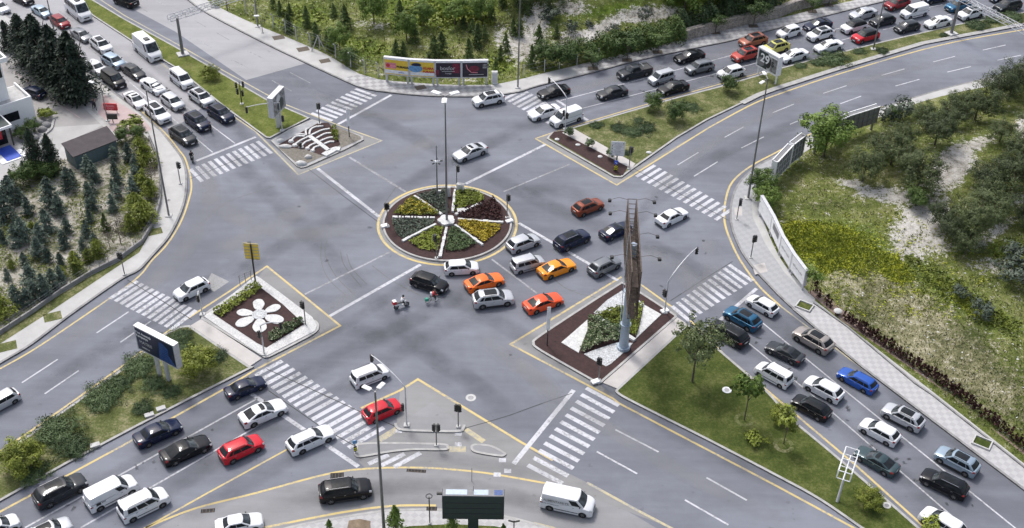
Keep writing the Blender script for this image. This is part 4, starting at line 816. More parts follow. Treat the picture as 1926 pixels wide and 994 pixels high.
# eastern pines
pines = [(1725,345,54),(1622,330,44),(1675,300,42),(1690,270,34),(1758,262,44),(1790,232,40),(1740,235,36),(1833,215,46),(1872,185,44),(1900,165,40),(1925,150,34),(1800,205,30),(1830,430,56),(1790,445,40),(1862,395,52),(1900,350,50),(1850,350,42),(1918,300,44),(1925,420,30),(1770,420,36),(1815,470,34),(1960,260,60),(1965,360,60),(1965,180,50),(1650,285,28),(1880,260,30)]
pines = sorted(pines, key=lambda q: q[1])
for i, (x, y, r_) in enumerate(pines):
    k = G(x, y); s = math.hypot(G(x+r_, y).x-k.x, 0)*2
    row = i//7; col = sorted(q[0] for q in pines[row*7:row*7+7]).index(x)
    plant('pine', 'pine_tree', x, y+r_*.25, s*.86, 'grey green pine on eastern waste ground, %s from left in %s row from top' % (ORD[col], ORD[row]), 'tree', 'pines on the eastern waste ground')
for kd, x, y, s, lab in [('broad', 1549, 296, 7.2, 'bright green leafy tree beside the grey advertising frames'), ('broad', 1430, 372, 4.2, 'green leafy bush tree at the top of the curved hoarding'), ('broad', 1438, 395, 3.6, 'smaller green bush tree behind the first hoarding panel'), ('graybush', 1660, 228, 3.2, 'grey shrub beside the right advertising frame'), ('graybush', 1700, 224, 4.0, 'dark grey shrub third from the advertising frame'), ('roundbush', 1680, 226, 2.6, 'bright green shrub right of the advertising frame'),
                         ('young', 1524, 552, 3.8, 'yellow green young tree at the end of the curved hoarding'), ('graybush', 1845, 596, 2.8, 'silvery blue green shrub in the grass band'), ('graybush', 1802, 560, 2.2, 'pale blue green shrub in the upper grass band'), ('roundbush', 1720, 392, 3.6, 'dark green bush under the central pine'), ('graybush', 1912, 540, 4.5, 'grey brown thicket at the right edge below the pines'), ('graybush', 1905, 505, 4.5, 'grey brown thicket at the right edge above its twin')]:
    plant(kd, 'young_tree' if kd == 'young' else 'shrub' if 'shrub' in lab or 'thicket' in lab else 'leafy_tree', x, y, s, lab, 'bush' if kd not in ('broad', 'young') else 'tree')
# dark red barberry row
bar = [T(12, *p) for p in [(405,225),(430,275),(492,325),(520,340)]]+[T(12, 620+(1450-620)*t/34, 425+(985-425)*t/34) for t in range(35)]+[(1805+8.6*t, 748+6.9*t) for t in range(17)]
for i, (x, y) in enumerate(bar):
    plant('barberry', 'barberry_shrub', x+random.uniform(-1, 1), y+random.uniform(-1, 1), random.uniform(1.15, 1.6), 'dark red upright barberry shrub in the row along the eastern pavement', 'shrub', 'dark red barberry row along the pavement', width=.62)
strip('shrub_bed', [T(12,390,215), T(12,640,420), T(12,1450,975), (1805, 745), (1950, 862)], 1.5, Z+.02, mottled('bed_soil', (0.13, .085, .065, 1), (0.27, .20, .17, 1), 2))
strip('low_wall', [T(12,400,300), T(12,640,470), T(12,1130,880), (1753, 741), (1926, 877), (2000, 935)], .18, Z+.16, M['kerb_dark'], zb=Z)
# medians
ju = [(105,812,6.3,'large dark juniper mound beside the yellow line, left of the kerb'),(141,842,5.0,'dark juniper mound at the kerb of the lower left queue'),(193,750,5.8,'large dark juniper mound below the blue billboard posts to the left'),(225,722,4.2,'dark juniper mound left of the navy billboard'),(262,690,5.2,'dark juniper mound touching the navy billboard posts'),(290,722,3.6,'low juniper right below the navy billboard'),(322,738,3.0,'small low juniper near the kerb of the lower left median'),(270,768,3.2,'low juniper beside the pale kerb slabs'),(405,672,3.6,'dark juniper right of the golden round bush'),(338,634,3.8,'low green juniper behind the navy billboard'),(60,893,4.2,'low juniper mound in front of the golden bush at the far lower left'),(352,655,3.0,'low green juniper in front of the golden round bush'),
      (1163,243,3.4,'dark juniper mound left of the large one in the right hand median'),(1188,250,3.8,'large dark juniper mound in the middle of the right hand median'),(1215,243,4.2,'dark juniper mound right of the large one in the right hand median'),(1297,203,4.0,'dark juniper beside the round bush in the right hand median'),(1122,237,2.8,'small juniper near the kerb by the white delivery van'),(1200,228,2.2,'small low juniper behind the large mound'),(1565,114,6.4,'large flat juniper beside the queue in the far median'),(1505,125,2.6,'small dark juniper left of the large flat one'),(1537,119,3.4,'juniper touching the large flat one'),(1616,98,3.0,'small juniper left of the lamp post in the far median'),(1659,97,3.0,'small juniper right of the lamp post in the far median'),(1774,67,2.0,'small juniper at the gantry base'),(1838,50,5.0,'long juniper right of the gantry base'),(1865,40,3.6,'juniper right of the long one'),(1905,33,5.0,'juniper at the right edge of the far median'),(1178,289,1.8,'small dark bush beside the white direction sign')]
for x, y, s, lab in ju: plant('juniper', 'juniper_shrub', x, y, s*.80, lab, 'shrub', 'junipers spreading on the medians')
for kd, x, y, s, lab in [('goldball', 42, 880, 4.2, 'round golden bush at the far lower left'), ('goldball', 377, 702, 4.1, 'round golden bush beside the navy billboard'), ('roundbush', 1227, 207, 3.1, 'round dark green bush nearest to the crossing in the right hand median'), ('roundbush', 1271, 228, 3.6, 'largest round dark green bush in the right hand median'), ('roundbush', 1369, 173, 3.2, 'round bush near the framed poster in the right hand median'), ('goldball', 397, 148, 2.7, 'round golden bush in the upper left grass strip'),
                         ('goldball', 1631, 950, 2.6, 'round golden bush in the lawn near the white frame'), ('goldball', 1470, 790, 2.4, 'golden bush behind the yellow leaved sapling'), ('limebush', 1420, 832, 1.9, 'small yellow green bush in the lawn'), ('limebush', 1752, 1000, 2.3, 'bright green sprig at the bottom of the lawn'), ('ball', 1070, 258, 1.3, 'dark clipped ball shrub, first from the crossing kerb'), ('ball', 1109, 279, 1.25, 'dark clipped ball shrub in the middle of the mulch bed'), ('ball', 1149, 298, 1.35, 'dark clipped ball shrub beside the white direction sign'),
                         ('limebush', 405, 12, 1.5, 'small bush at the top of the upper left pavement')]:
    plant(kd, 'clipped_shrub' if kd == 'ball' else 'round_bush', x, y, s, lab, 'bush')
for kd, x, y, yt, wd, lab in [('olive', 1302, 718, 600, .72, 'grey green spreading tree in the corner of the lawn'), ('young', 1400, 790, 696, .85, 'bright green young tree in a ring of stones on the lawn'), ('youngyellow', 1474, 835, 768, 1.0, 'yellow leaved sapling in a ring of stones on the lawn'),
                              ('greenpoint', 745, 1014, 953, .9, 'bright green pointed tree beside the lamp post at the bottom'), ('greenpoint', 851, 1014, 961, .8, 'bright green pointed tree in front of the dark screen'), ('greenpoint', 946, 1016, 986, .9, 'small green treetop right of the dark screen'), ('greenpoint', 622, 1016, 978, .8, 'small green treetop left of the brown shelter')]:
    plant(kd, 'leafy_tree' if kd != 'greenpoint' else 'pointed_tree', x, y, hgt(x, y, yt), lab, 'tree', width=wd)
for x, y in ((1400, 790), (1474, 838)):
    p = G(x, y, Z); tag(strip('tree_ring', [(p.x+.85*math.cos(a*.5), p.y+.85*math.sin(a*.5)) for a in range(13)], .42, Z+.02, M['verge'], world=True))
# planted strips and beds of the islands
def bed(name, poly, h, n, mat, label, leafs=.11, cat='flower bed', world=False, up_=1.2):
    wp = poly if world else [(q.x, q.y) for q in W(poly, Z)]
    A_ = np.array(wp); lo, hi = A_.min(0), A_.max(0); C = []
    B_ = np.roll(A_, -1, 0)
    while len(C) < n:
        x, y = random.uniform(lo[0], hi[0]), random.uniform(lo[1], hi[1])
        c = ((A_[:, 1] > y) != (B_[:, 1] > y)) & (x < (B_[:, 0]-A_[:, 0])*(y-A_[:, 1])/np.where(B_[:, 1] == A_[:, 1], 1e-9, B_[:, 1]-A_[:, 1])+A_[:, 0])
        if c.sum() % 2:
            m_ = .62+.75*vnoise(x, y, 1.3, 4)+.3*vnoise(x, y, 3.5, 8)
            if m_ > .2: C.append((x, y, Z+.06+h*max(.15, m_)*(.35+.65*random.random()**.5)))
    C = np.array(C); Nr = RNG.normal(size=(n, 3))+[0, 0, up_]; V, F = rhombs(C, Nr, leafs*(.6+.8*RNG.random(n)), .6)
    return tag(link(bpy.data.objects.new(name, fast_mesh(name, V, F, 4, M[mat]))), label, cat, None, 'stuff')
bed('flower_bed', FL([(118, 535), (425, 322), (475, 365), (180, 570)]), .75, 1500, 'l_lime', 'yellow green low hedge strip behind the white stone flower')
bed('flower_bed', FL([(520, 680), (600, 650), (740, 570), (772, 612), (560, 745), (520, 735)]), .6, 1100, 'l_juniper', 'dark green planting strip in front of the white stone flower')
bed('flower_bed', FL([(515, 690), (640, 620), (750, 580), (700, 650), (540, 745)]), .6, 260, 'l_cream', 'pale blossoming plants in front of the white stone flower')
bed('flower_bed', ISL([(545, 380), (610, 370), (805, 490), (790, 570), (640, 610), (500, 660), (475, 650), (545, 500)]), .9, 2600, 'l_juniper', 'dark green planted wedge left of the tall billboard column')
bed('flower_bed', ISL([(540, 480), (600, 385), (690, 430), (800, 510), (760, 585), (640, 615), (500, 670), (478, 655), (540, 560)]), .9, 900, 'l_cream', 'cream edged leaves over the dark planted wedge')
bed('flower_bed', ISL([(605, 358), (720, 320), (828, 300), (826, 465), (790, 470)]), .75, 1300, 'l_lime', 'yellow green planted wedge behind the tall billboard column')
bed('flower_bed', ISL([(865, 300), (992, 268), (960, 440), (930, 545), (865, 500)]), .75, 1300, 'l_lime', 'yellow green planted wedge right of the tall billboard column')
FB = lambda pts: [(490+x*230/1926, 220+y*110/921) for x, y in pts]
bed('flower_bed', FB([(1110, 190), (1180, 170), (1230, 260), (1225, 390), (1165, 400), (1120, 290)]), .6, 500, 'l_lime', 'small yellow green planting beside the white stone ribs')
RBP = lambda pts: [(700+x*290/1647, 330+y*175/994) for x, y in pts]
beds = [([(430,235),(250,390),(230,430),(700,440),(720,410)],'l_yellow','golden flowering wedge at the upper left of the roundabout',1.0),
        ([(480,225),(700,160),(780,160),(820,400),(760,420)],'l_gray','grey green wedge behind the tall mast on the roundabout',.9),
        ([(895,190),(1000,150),(1110,170),(1200,240),(1190,280),(900,385),(860,380)],'l_lime','yellow green wedge at the upper right of the roundabout',.8),
        ([(1195,300),(1290,250),(1380,370),(1385,480),(930,455),(920,430)],'l_red','dark red shrub wedge at the right of the roundabout',1.2),
        ([(930,490),(1370,525),(1360,600),(1190,730),(920,545)],'l_gold','golden flowering wedge at the lower right of the roundabout',1.0),
        ([(830,580),(900,570),(1110,740),(980,810),(780,820)],'l_juniper','dark grey green wedge at the bottom right of the roundabout',.9),
        ([(680,560),(760,570),(740,640),(700,820),(520,800),(390,720)],'l_lime','yellow green wedge at the bottom left of the roundabout',.8),
        ([(210,480),(660,470),(670,520),(330,690),(250,620)],'l_gray','dark grey wedge at the left of the roundabout',.7)]
for i, (pl, mt, lab, hh) in enumerate(beds): bed('flower_bed', RBP(pl), hh*.55, 1700, mt, lab, .12)
bed('flower_bed', RBP([(320, 330), (280, 430), (700, 438), (560, 300), (420, 250)]), .9, 420, 'l_gold', 'golden blossoms over the upper left wedge')

C = []; random.seed(11)
while len(C) < 170:
    px, py = random.uniform(1540, 1926), random.uniform(430, 900); p = G(px, py, Z)
    if land_F.dist(p.x, p.y) > .6: p = G(px, py, land_F.h(p.x, p.y)); C.append((p.x, p.y, land_F.h(p.x, p.y)+.05))
C = np.array(C); V, F = rhombs(C, RNG.normal(size=(len(C), 3))*.5+[0, 0, 1], .05+.13*RNG.random(len(C)), .6)
tag(link(bpy.data.objects.new('litter', fast_mesh('litter', V, F, 4, M['stone_white']))), 'pale litter and stones strewn over the eastern waste ground', 'litter', None, 'stuff')
# weeds between the nursery trees
C = []; random.seed(21); A_ = np.array([(q.x, q.y) for q in W(NUR, Z)]); B_ = np.roll(A_, -1, 0)
while len(C) < 9000:
    px, py = random.uniform(0, 302), random.uniform(262, 630); p = G(px, py, Z)
    c = ((A_[:, 1] > p.y) != (B_[:, 1] > p.y)) & (p.x < (B_[:, 0]-A_[:, 0])*(p.y-A_[:, 1])/np.where(B_[:, 1] == A_[:, 1], 1e-9, B_[:, 1]-A_[:, 1])+A_[:, 0])
    if c.sum() % 2 and vnoise(p.x, p.y, .25, 12)+random.gauss(0, .15) > .12: C.append((p.x, p.y, Z+.07+.12*random.random()))
C = np.array(C); V, F = rhombs(C, RNG.normal(size=(len(C), 3))+[0, 0, .5], .13*(.5+RNG.random(len(C))), .35)
tag(link(bpy.data.objects.new('grass', fast_mesh('grass', V, F, 4, M['l_lime']))), 'weeds and rough grass on the soil between the nursery trees', 'grass', None, 'stuff')
# ================================================================== ISLAND ORNAMENTS
# big white stone flower
fc = FL([(452, 550)])[0]; C0 = G(*fc, Z)
fl = empty('stone_flower', C0 + Vector((0, 0, .09))); tag(fl, 'large white stone flower with six petals laid in dark mulch', 'stone flower')
for tipx, tipy in [(443, 440), (600, 485), (622, 600), (455, 680), (285, 632), (290, 530)]:
    t = G(*FL([(tipx, tipy)])[0], Z)-C0; d = t.length; a = math.atan2(t.y, t.x); mb = MB(); n = 22; V = []
    for i in range(n):
        q = 2*math.pi*i/n; u = (d-.75)/2; lx = .75+u+u*math.cos(q); wd = u*.62*math.sin(q)*(1+.18*math.cos(q)); j = 1+.05*math.sin(5*q+tipx)
        V.append((lx*math.cos(a)-wd*j*math.sin(a), lx*math.sin(a)+wd*j*math.cos(a), .10))
    V2 = [(x, y, 0) for x, y, z in V]; mb.add(V+V2, [tuple(range(n))]+[(i, i+n, (i+1) % n+n, (i+1) % n) for i in range(n)]); mb.build('petal', M['stone_white'], fl)
mb = MB(); mb.cyl((0, 0, 0), .85, .12, 18); mb.build('center', M['gravel'], fl)
# white rib figure on the north west island
rb = empty('stone_ribs', G(*FB([(900, 400)])[0], Z)); tag(rb, 'white stone spine with curved ribs laid in dark mulch on the upper left island', 'stone ornament')
def rib(name, pts, w_, h=.16):
    o = rb.location; wp = [(q.x-o.x, q.y-o.y) for q in W(smooth(FB(pts), 5), Z)]; V, F = strip_vf(wp, w_, .035+h, zb=.02); mb = MB(); mb.add(V, F); return mb.build(name, M['stone_white'], rb)
rib('spine', [(760, 310), (900, 410), (1080, 545)], .62); rib('base', [(1000, 615), (1100, 560), (1180, 520), (1255, 520)], .95)
for p in [[(800, 300), (960, 225), (1090, 200)], [(880, 350), (1010, 280), (1110, 268)], [(940, 395), (1060, 345), (1145, 335)], [(1000, 440), (1090, 405), (1160, 405)], [(745, 330), (640, 380), (550, 440)], [(800, 375), (700, 415), (635, 490)], [(870, 425), (780, 465), (735, 520)], [(930, 470), (850, 495), (820, 548)],
          [(770, 290), (790, 215), (870, 170), (990, 160)], [(720, 290), (715, 220), (765, 190)], [(730, 300), (640, 285), (540, 300)], [(700, 318), (560, 320), (480, 395)]]: rib('rib', p, .26)
for x, y, rr in [(540, 455, .42), (740, 505, .36), (820, 540, .36), (480, 390, .42), (632, 482, .3)]:
    q = G(*FB([(x, y)])[0], Z)-rb.location; MB().cyl((q.x, q.y, .02), rr, .2, 9, r2=rr*.7).build('rib_end', M['stone_white'], rb)
def boulder(px, py, rx, ry, rz_, label, mat='stone_white', z=Z):
    p = G(px, py, z); mb = MB(); mb.ell((0, 0, rz_*.3), (rx, ry, rz_), 9, 5)
    mb.v = [(x*(1+.12*math.sin(7*y+px)), y*(1+.12*math.cos(6*x+py)), max(-.05, z_)) for x, y, z_ in mb.v]
    o = mb.build('boulder', M[mat], sm=50); o.location = p; tag(o, label, 'stone')
boulder(*FB([(395, 475)])[0], .95, .45, .28, 'long pale leaf shaped stone slab at the left of the white ribs', 'concrete'); boulder(*FB([(755, 645)])[0], .5, .38, .35, 'rounded beige boulder below the white ribs', 'concrete')
boulder(*FB([(640, 750)])[0], .75, .5, .4, 'white boulder at the lower corner of the ribbed island'); boulder(*FB([(320, 390)])[0], .5, .4, .35, 'white boulder at the left corner of the ribbed island')
for x, y, l in [((485-0)/3.824+960, 240+128/3.824, 'white stone pile in the mulch, left one'), (960+645/3.824, 240+212/3.824, 'white stone pile in the mulch, right one'), (960+335/3.824, 240+88/3.824, 'flat white stone at the tip of the mulch bed'), (960+995/3.824, 240+183/3.824, 'white stone lying in the grass near the median kerb')]: boulder(x, y, .38, .3, .16, l)
# roundabout spokes
sc = G(*RBP([(795, 495)])[0], .2)
hub = empty('stone_spokes', sc); tag(hub, 'white stone hub with eight spokes dividing the roundabout planting', 'stone ornament')
mb = MB(); n = 26; V = [((1.05+.12*math.sin(5*i))*math.cos(2*math.pi*i/n), (1.05+.12*math.sin(5*i))*math.sin(2*math.pi*i/n), .32) for i in range(n)]
mb.add(V+[(x, y, 0) for x, y, z in V], [tuple(range(n))]+[(i, i+n, (i+1) % n+n, (i+1) % n) for i in range(n)]); mb.build('hub', M['stone_white'], hub)
for a, b, br in [((740, 425), (450, 230), 0), ((860, 400), (885, 165), 0), ((890, 430), (1180, 300), 1), ((915, 480), (1400, 512), 0), ((885, 540), (1180, 755), 0), ((795, 570), (725, 880), 0), ((680, 530), (325, 710), 0), ((670, 465), (205, 455), 1)]:
    A1, B1 = [G(*q, .2)-sc for q in RBP([a, b])]; mb = MB(); n = 14 if br else 9
    for i in range(n):
        t0 = i/n; t1 = (i+(.6 if br and i % 4 else 1.02))/n; p, q = A1.lerp(B1, t0), A1.lerp(B1, t1); V, F = strip_vf([(p.x, p.y), (q.x, q.y)], .33*random.uniform(.7, 1.25), .20+.08*random.random(), zb=0); mb.add(V, F)
    mb.build('spoke', M['stone_white'], hub)
# ================================================================== UPRIGHTS
def upright(name, base, ytop, label, cat, r0, r1=None, mat='steel', z0=0.0, foot=True, group=None, h=None):
    b, hh = up(base, ytop, z0); hh = h or hh; e = empty(name, b); tag(e, label, cat, group)
    MB().tube([(0, 0, 0), (0, 0, hh)], r0, 10, r2=r1 or r0*.6).build('pole', M[mat], e, 60)
    if foot: MB().box((0, 0, .05), (r0*6, r0*6, .12), bev=.02).build('footing', M['concrete'], e)
    return e, hh
def lamp(base, ytop, label, heads, z0=Z, arm=.9, r0=.13):
    e, h = upright('street_lamp', base, ytop, label, 'street lamp', r0, r0*.5, z0=z0)
    for a in heads:
        a = R(a); d = (math.cos(a), math.sin(a))
        MB().tube([(0, 0, h-.1), (d[0]*arm*.5, d[1]*arm*.5, h+.05), (d[0]*arm, d[1]*arm, h)], .05, 6).build('arm', M['steel'], e, 60)
        hd = MB(); hd.box((d[0]*(arm+.35), d[1]*(arm+.35), h+.02), (.85, .42, .16), a, bev=.05); o = hd.build('lamp_head', M['white_paint'], e, 40)
        MB().box((d[0]*(arm+.35), d[1]*(arm+.35), h-.075), (.6, .3, .03), a).build('lens', M['lamp_clear'], o)
    return e, h
lamp((317.7, 406), 170, 'tall lamp post at the curved pavement beside the nursery', [20, 60], arm=1.2)
lamp((1407, 373), 148, 'tall leaning looking lamp post at the eastern pavement corner', [100, 230], arm=1.0, r0=.15)
lamp((974, 165), -60, 'tall lamp post on the north pavement right of the electric cabinet', [200, 340])
lamp((485, 50), -80, 'lamp post with camera on the upper left pavement behind the gantry', [200, 340])
lamp((1642.5, 93), -30, 'lamp post in the far median among the junipers', [200, 20])
lamp((101, 55), -20, 'lamp post behind the dark cedars beside the far queue', [0])
lamp((203, 228), 161, 'slim pale lamp post at the pink pavement beside the red banner', [150], arm=1.4, r0=.09)
lamp((722.5, 1000), 737, 'tall lamp post with two white heads at the bottom of the picture', [60, 150], arm=.5, r0=.16)
lamp((494, 62), 30, 'short globe lamp on the upper left pavement', [190], arm=.3, r0=.06)
mast, mh = upright('light_mast', (840.5, 416), 180, 'tallest mast with three white floodlights at the hub of the roundabout', 'light mast', .16, .07, z0=.3)
for a in (150, 270, 30):
    a = R(a); MB().tube([(0, 0, mh-.1), (math.cos(a)*.9, math.sin(a)*.9, mh)], .06, 6).build('arm', M['steel'], mast); o = MB().box((math.cos(a)*1.25, math.sin(a)*1.25, mh+.02), (1.15, .6, .2), a, bev=.06).build('floodlight', M['white_paint'], mast, 40)
cm, ch = upright('camera_mast', (822.5, 372), 274, 'slim mast with a ring of small cameras left of the tallest mast', 'camera mast', .11, .05, z0=.25)
for k in range(5):
    a = 2*math.pi*k/5+.3; z_ = ch*.70; MB().tube([(0, 0, z_), (math.cos(a)*.5, math.sin(a)*.5, z_+.05)], .03, 5).build('bracket', M['white_paint'], cm); MB().box((math.cos(a)*.62, math.sin(a)*.62, z_), (.36, .16, .16), a, bev=.03).build('camera', M['black'], cm)
MB().ell((0, 0, ch*.70), (.22, .22, .16)).build('dome', M['white_paint'], cm, 60)
SIG = 'traffic lights on poles'
def sig_head(parent, x, y, z, face, n=3, board=True):
    """one black three lamp head looking towards `face` (degrees)"""
    a = R(face); o = MB(); o.box((x, y, z), (.20, .30, .95*n/3), a, bev=.03); hd = o.build('signal_head', M['black'], parent)
    for k in range(n):
        lx, ly = x+math.cos(a)*.16, y+math.sin(a)*.16; zz = z+(n-1)*.15-k*.30
        MB().tube([(x+math.cos(a)*.08, y+math.sin(a)*.08, zz), (x+math.cos(a)*.22, y+math.sin(a)*.22, zz-.02)], .11, 8).build('visor', M['black'], hd)
def signal(base, ytop, label, faces, z0=Z, r0=.07):
    e, h = upright('traffic_light', base, ytop, label, 'traffic light', r0, r0*.8, z0=z0, group=SIG)
    for i, f in enumerate(faces): a = R(f); sig_head(e, math.cos(a)*.19, math.sin(a)*.19, h-.50, f)
    return e, h
signal((729.5, 427), 381, 'twin headed traffic light at the left rim of the roundabout', [230, 320], .2); signal((953.5, 410), 367, 'traffic light at the right rim of the roundabout', [20, 80], .2)
signal((821, 486), 441, 'traffic light at the bottom rim of the roundabout', [180, 250], .2); signal((859, 353), 312, 'traffic light at the back rim of the roundabout', [60, 0], .2)
signal((339.5, 346), 306, 'traffic light on the pavement at the upper left zebra crossing', [100, 20]); signal((234.5, 517), 474, 'traffic light on the pavement at the left zebra crossing', [200, 300])
signal((601, 233), 195, 'traffic light at the top corner of the ribbed island', [60, 120]); signal((1183, 318), 277, 'traffic light at the corner of the mulch island by the right zebra', [30, 100])
signal((1385.5, 413), 374, 'traffic light on the eastern pavement near the tall lamp post', [30, 310]); signal((1412, 485), 442, 'twin headed traffic light on the eastern pavement beside the curved hoarding', [250, 330])
signal((1126, 716), 672, 'traffic light at the lower tip of the billboard island', [280, 200]); signal((575, 612), 566, 'traffic light at the right corner of the flower island', [260, 190])
signal((862, 803), 760, 'traffic light at the right corner of the paved triangle', [200, 320], .05); signal((821, 838), 798, 'traffic light on the long kerbed refuge below the paved triangle', [180, 0], .1)
signal((568, 278), 268, 'short black signal post standing among the white ribs', [200]); 
def arm_signal(base, zelbow, heads, label, z0=Z, pole_heads=()):
    """mast whose curved arm carries heads; heads given as (px, py, height)"""
    b = G(*base, z0); e = empty('arm_traffic_light', b); tag(e, label, 'traffic light', 'traffic lights on curved arms')
    hx, hy, hz = heads[0]; t = G(hx, hy, hz)-b; d = Vector((t.x, t.y, 0)); 
    P = [(0, 0, 0), (0, 0, zelbow*.6), (0, 0, zelbow)]
    for k in range(1, 7): u = k/6; P.append((d.x*u, d.y*u, zelbow+(hz-z0-zelbow)*math.sin(u*math.pi/2)**.8))
    MB().tube(P, .085, 8, r2=.05).build('curved_mast', M['steel_light'], e, 60); MB().box((0, 0, .05), (.6, .6, .12), bev=.02).build('footing', M['concrete'], e)
    for hx, hy, hz in heads: t = G(hx, hy, hz)-b; sig_head(e, t.x, t.y, hz-z0-.45, math.degrees(math.atan2(-d.y, -d.x))+80)
    for z_, f in pole_heads: sig_head(e, math.cos(R(f))*.3, math.sin(R(f))*.3, z_, f)
arm_signal((765, 800), 5.2, [(698, 668, 6.6)], 'curved arm traffic light reaching out from the paved triangle', .05, [(2.6, 200)])
arm_signal((1250, 588), 4.5, [(1311, 466, 6.4)], 'curved arm traffic light reaching over the road right of the billboard column', Z, [(2.8, 160), (2.9, 230)])
arm_signal((497, 666), 4.0, [(527, 607, 5.0)], 'curved arm traffic light at the lower tip of the flower island', Z, [(2.7, 160)])
arm_signal((381, 592), 3.4, [(372, 556, 3.8)], 'short armed traffic light at the left corner of the flower island', Z, [])
arm_signal((531, 246), 4.4, [(463, 202, 5.2)], 'curved arm traffic light beside the grey poster box in the upper left grass', Z, [(2.0, 330)])
arm_signal((1063, 243), 5.0, [(1033, 146, 6.2)], 'curved arm traffic light beside the white delivery van', Z, [(2.6, 200), (2.3, 300)])
# cluster of green-black signals in the north west median
e, h = upright('signal_post', (455, 196), 154, 'black post crowded with signals in the upper left grass strip', 'traffic light', .08, z0=Z, mat='black')
for z_, f in ((h-.5, 200), (h-.5, 20), (h-1.7, 160), (h-1.7, 320)): sig_head(e, math.cos(R(f))*.45, math.sin(R(f))*.45, z_, f)
# gantries
def gantry(base, ztop, a, b, label, wid=.9):
    g = G(*base, Z); e = empty('sign_gantry', g); tag(e, label, 'gantry'); MB().tube([(0, 0, 0), (0, 0, ztop)], .26, 12, r2=.2).build('pole', M['steel'], e, 60); MB().box((0, 0, .1), (1.7, 1.5, .2), .5, bev=.03).build('footing', M['concrete'], e)
    A1, B1 = G(*a, ztop+Z)-g, G(*b, ztop+Z)-g; d = (B1-A1); d.z = 0; L_ = d.length; d.normalize(); nrm = Vector((-d.y, d.x, 0)); mb = MB(); n = max(4, int(L_/1.2))
    for s in (-wid/2, wid/2):
        for dz in (0, .75):
            p = A1+nrm*s; q = B1+nrm*s; mb.tube([(p.x, p.y, ztop+dz-.3), (q.x, q.y, ztop+dz-.3)], .055, 5)
    for i in range(n+1):
        p = A1.lerp(B1, i/n); p.z = ztop-.3; q = A1.lerp(B1, (i+1)/n)
        for dz in (0, .75): mb.tube([p+nrm*wid/2+Vector((0, 0, dz)), p-nrm*wid/2+Vector((0, 0, dz))], .035, 4)
        for s in (-wid/2, wid/2):
            mb.tube([p+nrm*s, p+nrm*s+Vector((0, 0, .75))], .035, 4)
            if i < n: q.z = ztop-.3; mb.tube([p+nrm*s, q+nrm*s+Vector((0, 0, .75))], .03, 4)
        if i < n: mb.tube([p+nrm*wid/2+Vector((0, 0, .75)), Vector((q.x, q.y, ztop-.3))-nrm*wid/2+Vector((0, 0, .75))], .03, 4)
    mb.build('truss_beam', M['steel_light'], e)
    return e
gb, gh = up((344, 103), 34, Z)
gantry((344, 103), gh, (318, 36), (520, -28), 'steel gantry standing in the upper left grass strip with its truss over the pale road')
gb, gh = up((1789, 64), -5, Z)
gantry((1789, 64), gh, (1788, -13), (2000, 96), 'steel gantry in the far median with its truss over the upper right road')
# ================================================================== BOARDS AND SIGNS
def board(name, label, a, b, z0, z1, thick=.35, frame='steel_light', face='panel_grey', back=None, legs=2, legw=.22, cat='billboard', legpos=None, group=None, gap=0, top='steel_light', zb=Z):
    """double sided panel from ground point a to b (left to right seen from the face)"""
    A1, B1 = G(*a, zb), G(*b, zb); mid = (A1+B1)/2; d = B1-A1; L_ = d.length; rz = math.atan2(d.y, d.x); e = empty(name, mid, rz); tag(e, label, cat, group)
    H_ = z1-z0; t = .14; mb = MB()
    mb.box((0, 0, z1-t/2), (L_, thick, t)); mb.box((0, 0, z0+t/2), (L_, thick, t)); mb.box((-L_/2+t/2, 0, (z0+z1)/2), (t, thick, H_-2*t)); mb.box((L_/2-t/2, 0, (z0+z1)/2), (t, thick, H_-2*t)); mb.build('frame', M[frame], e)
    MB().box((0, -thick/2+.04, (z0+z1)/2), (L_-2*t, .05, H_-2*t)).build('poster', M[face], e); MB().box((0, thick/2-.04, (z0+z1)/2), (L_-2*t, .05, H_-2*t)).build('back_panel', M[back or face], e)
    for x in (legpos or [-L_/2+.3+(L_-.6)*i/(max(1, legs-1)) for i in range(legs)]): MB().box((x, 0, z0/2), (legw, legw, z0), bev=.02).build('leg', M[frame], e)
    return e, L_, H_, thick
def put(parent, me, x, z, y, name=None):
    o = link(bpy.data.objects.new(name or me.name, me), parent); o.location = (x, y, z); o.rotation_euler = (R(90), 0, 0); return o
def face_box(parent, name, x, z, w_, h_, y, mat): return MB().box((x, y, z), (w_, .02, h_)).build(name, M[mat], parent)
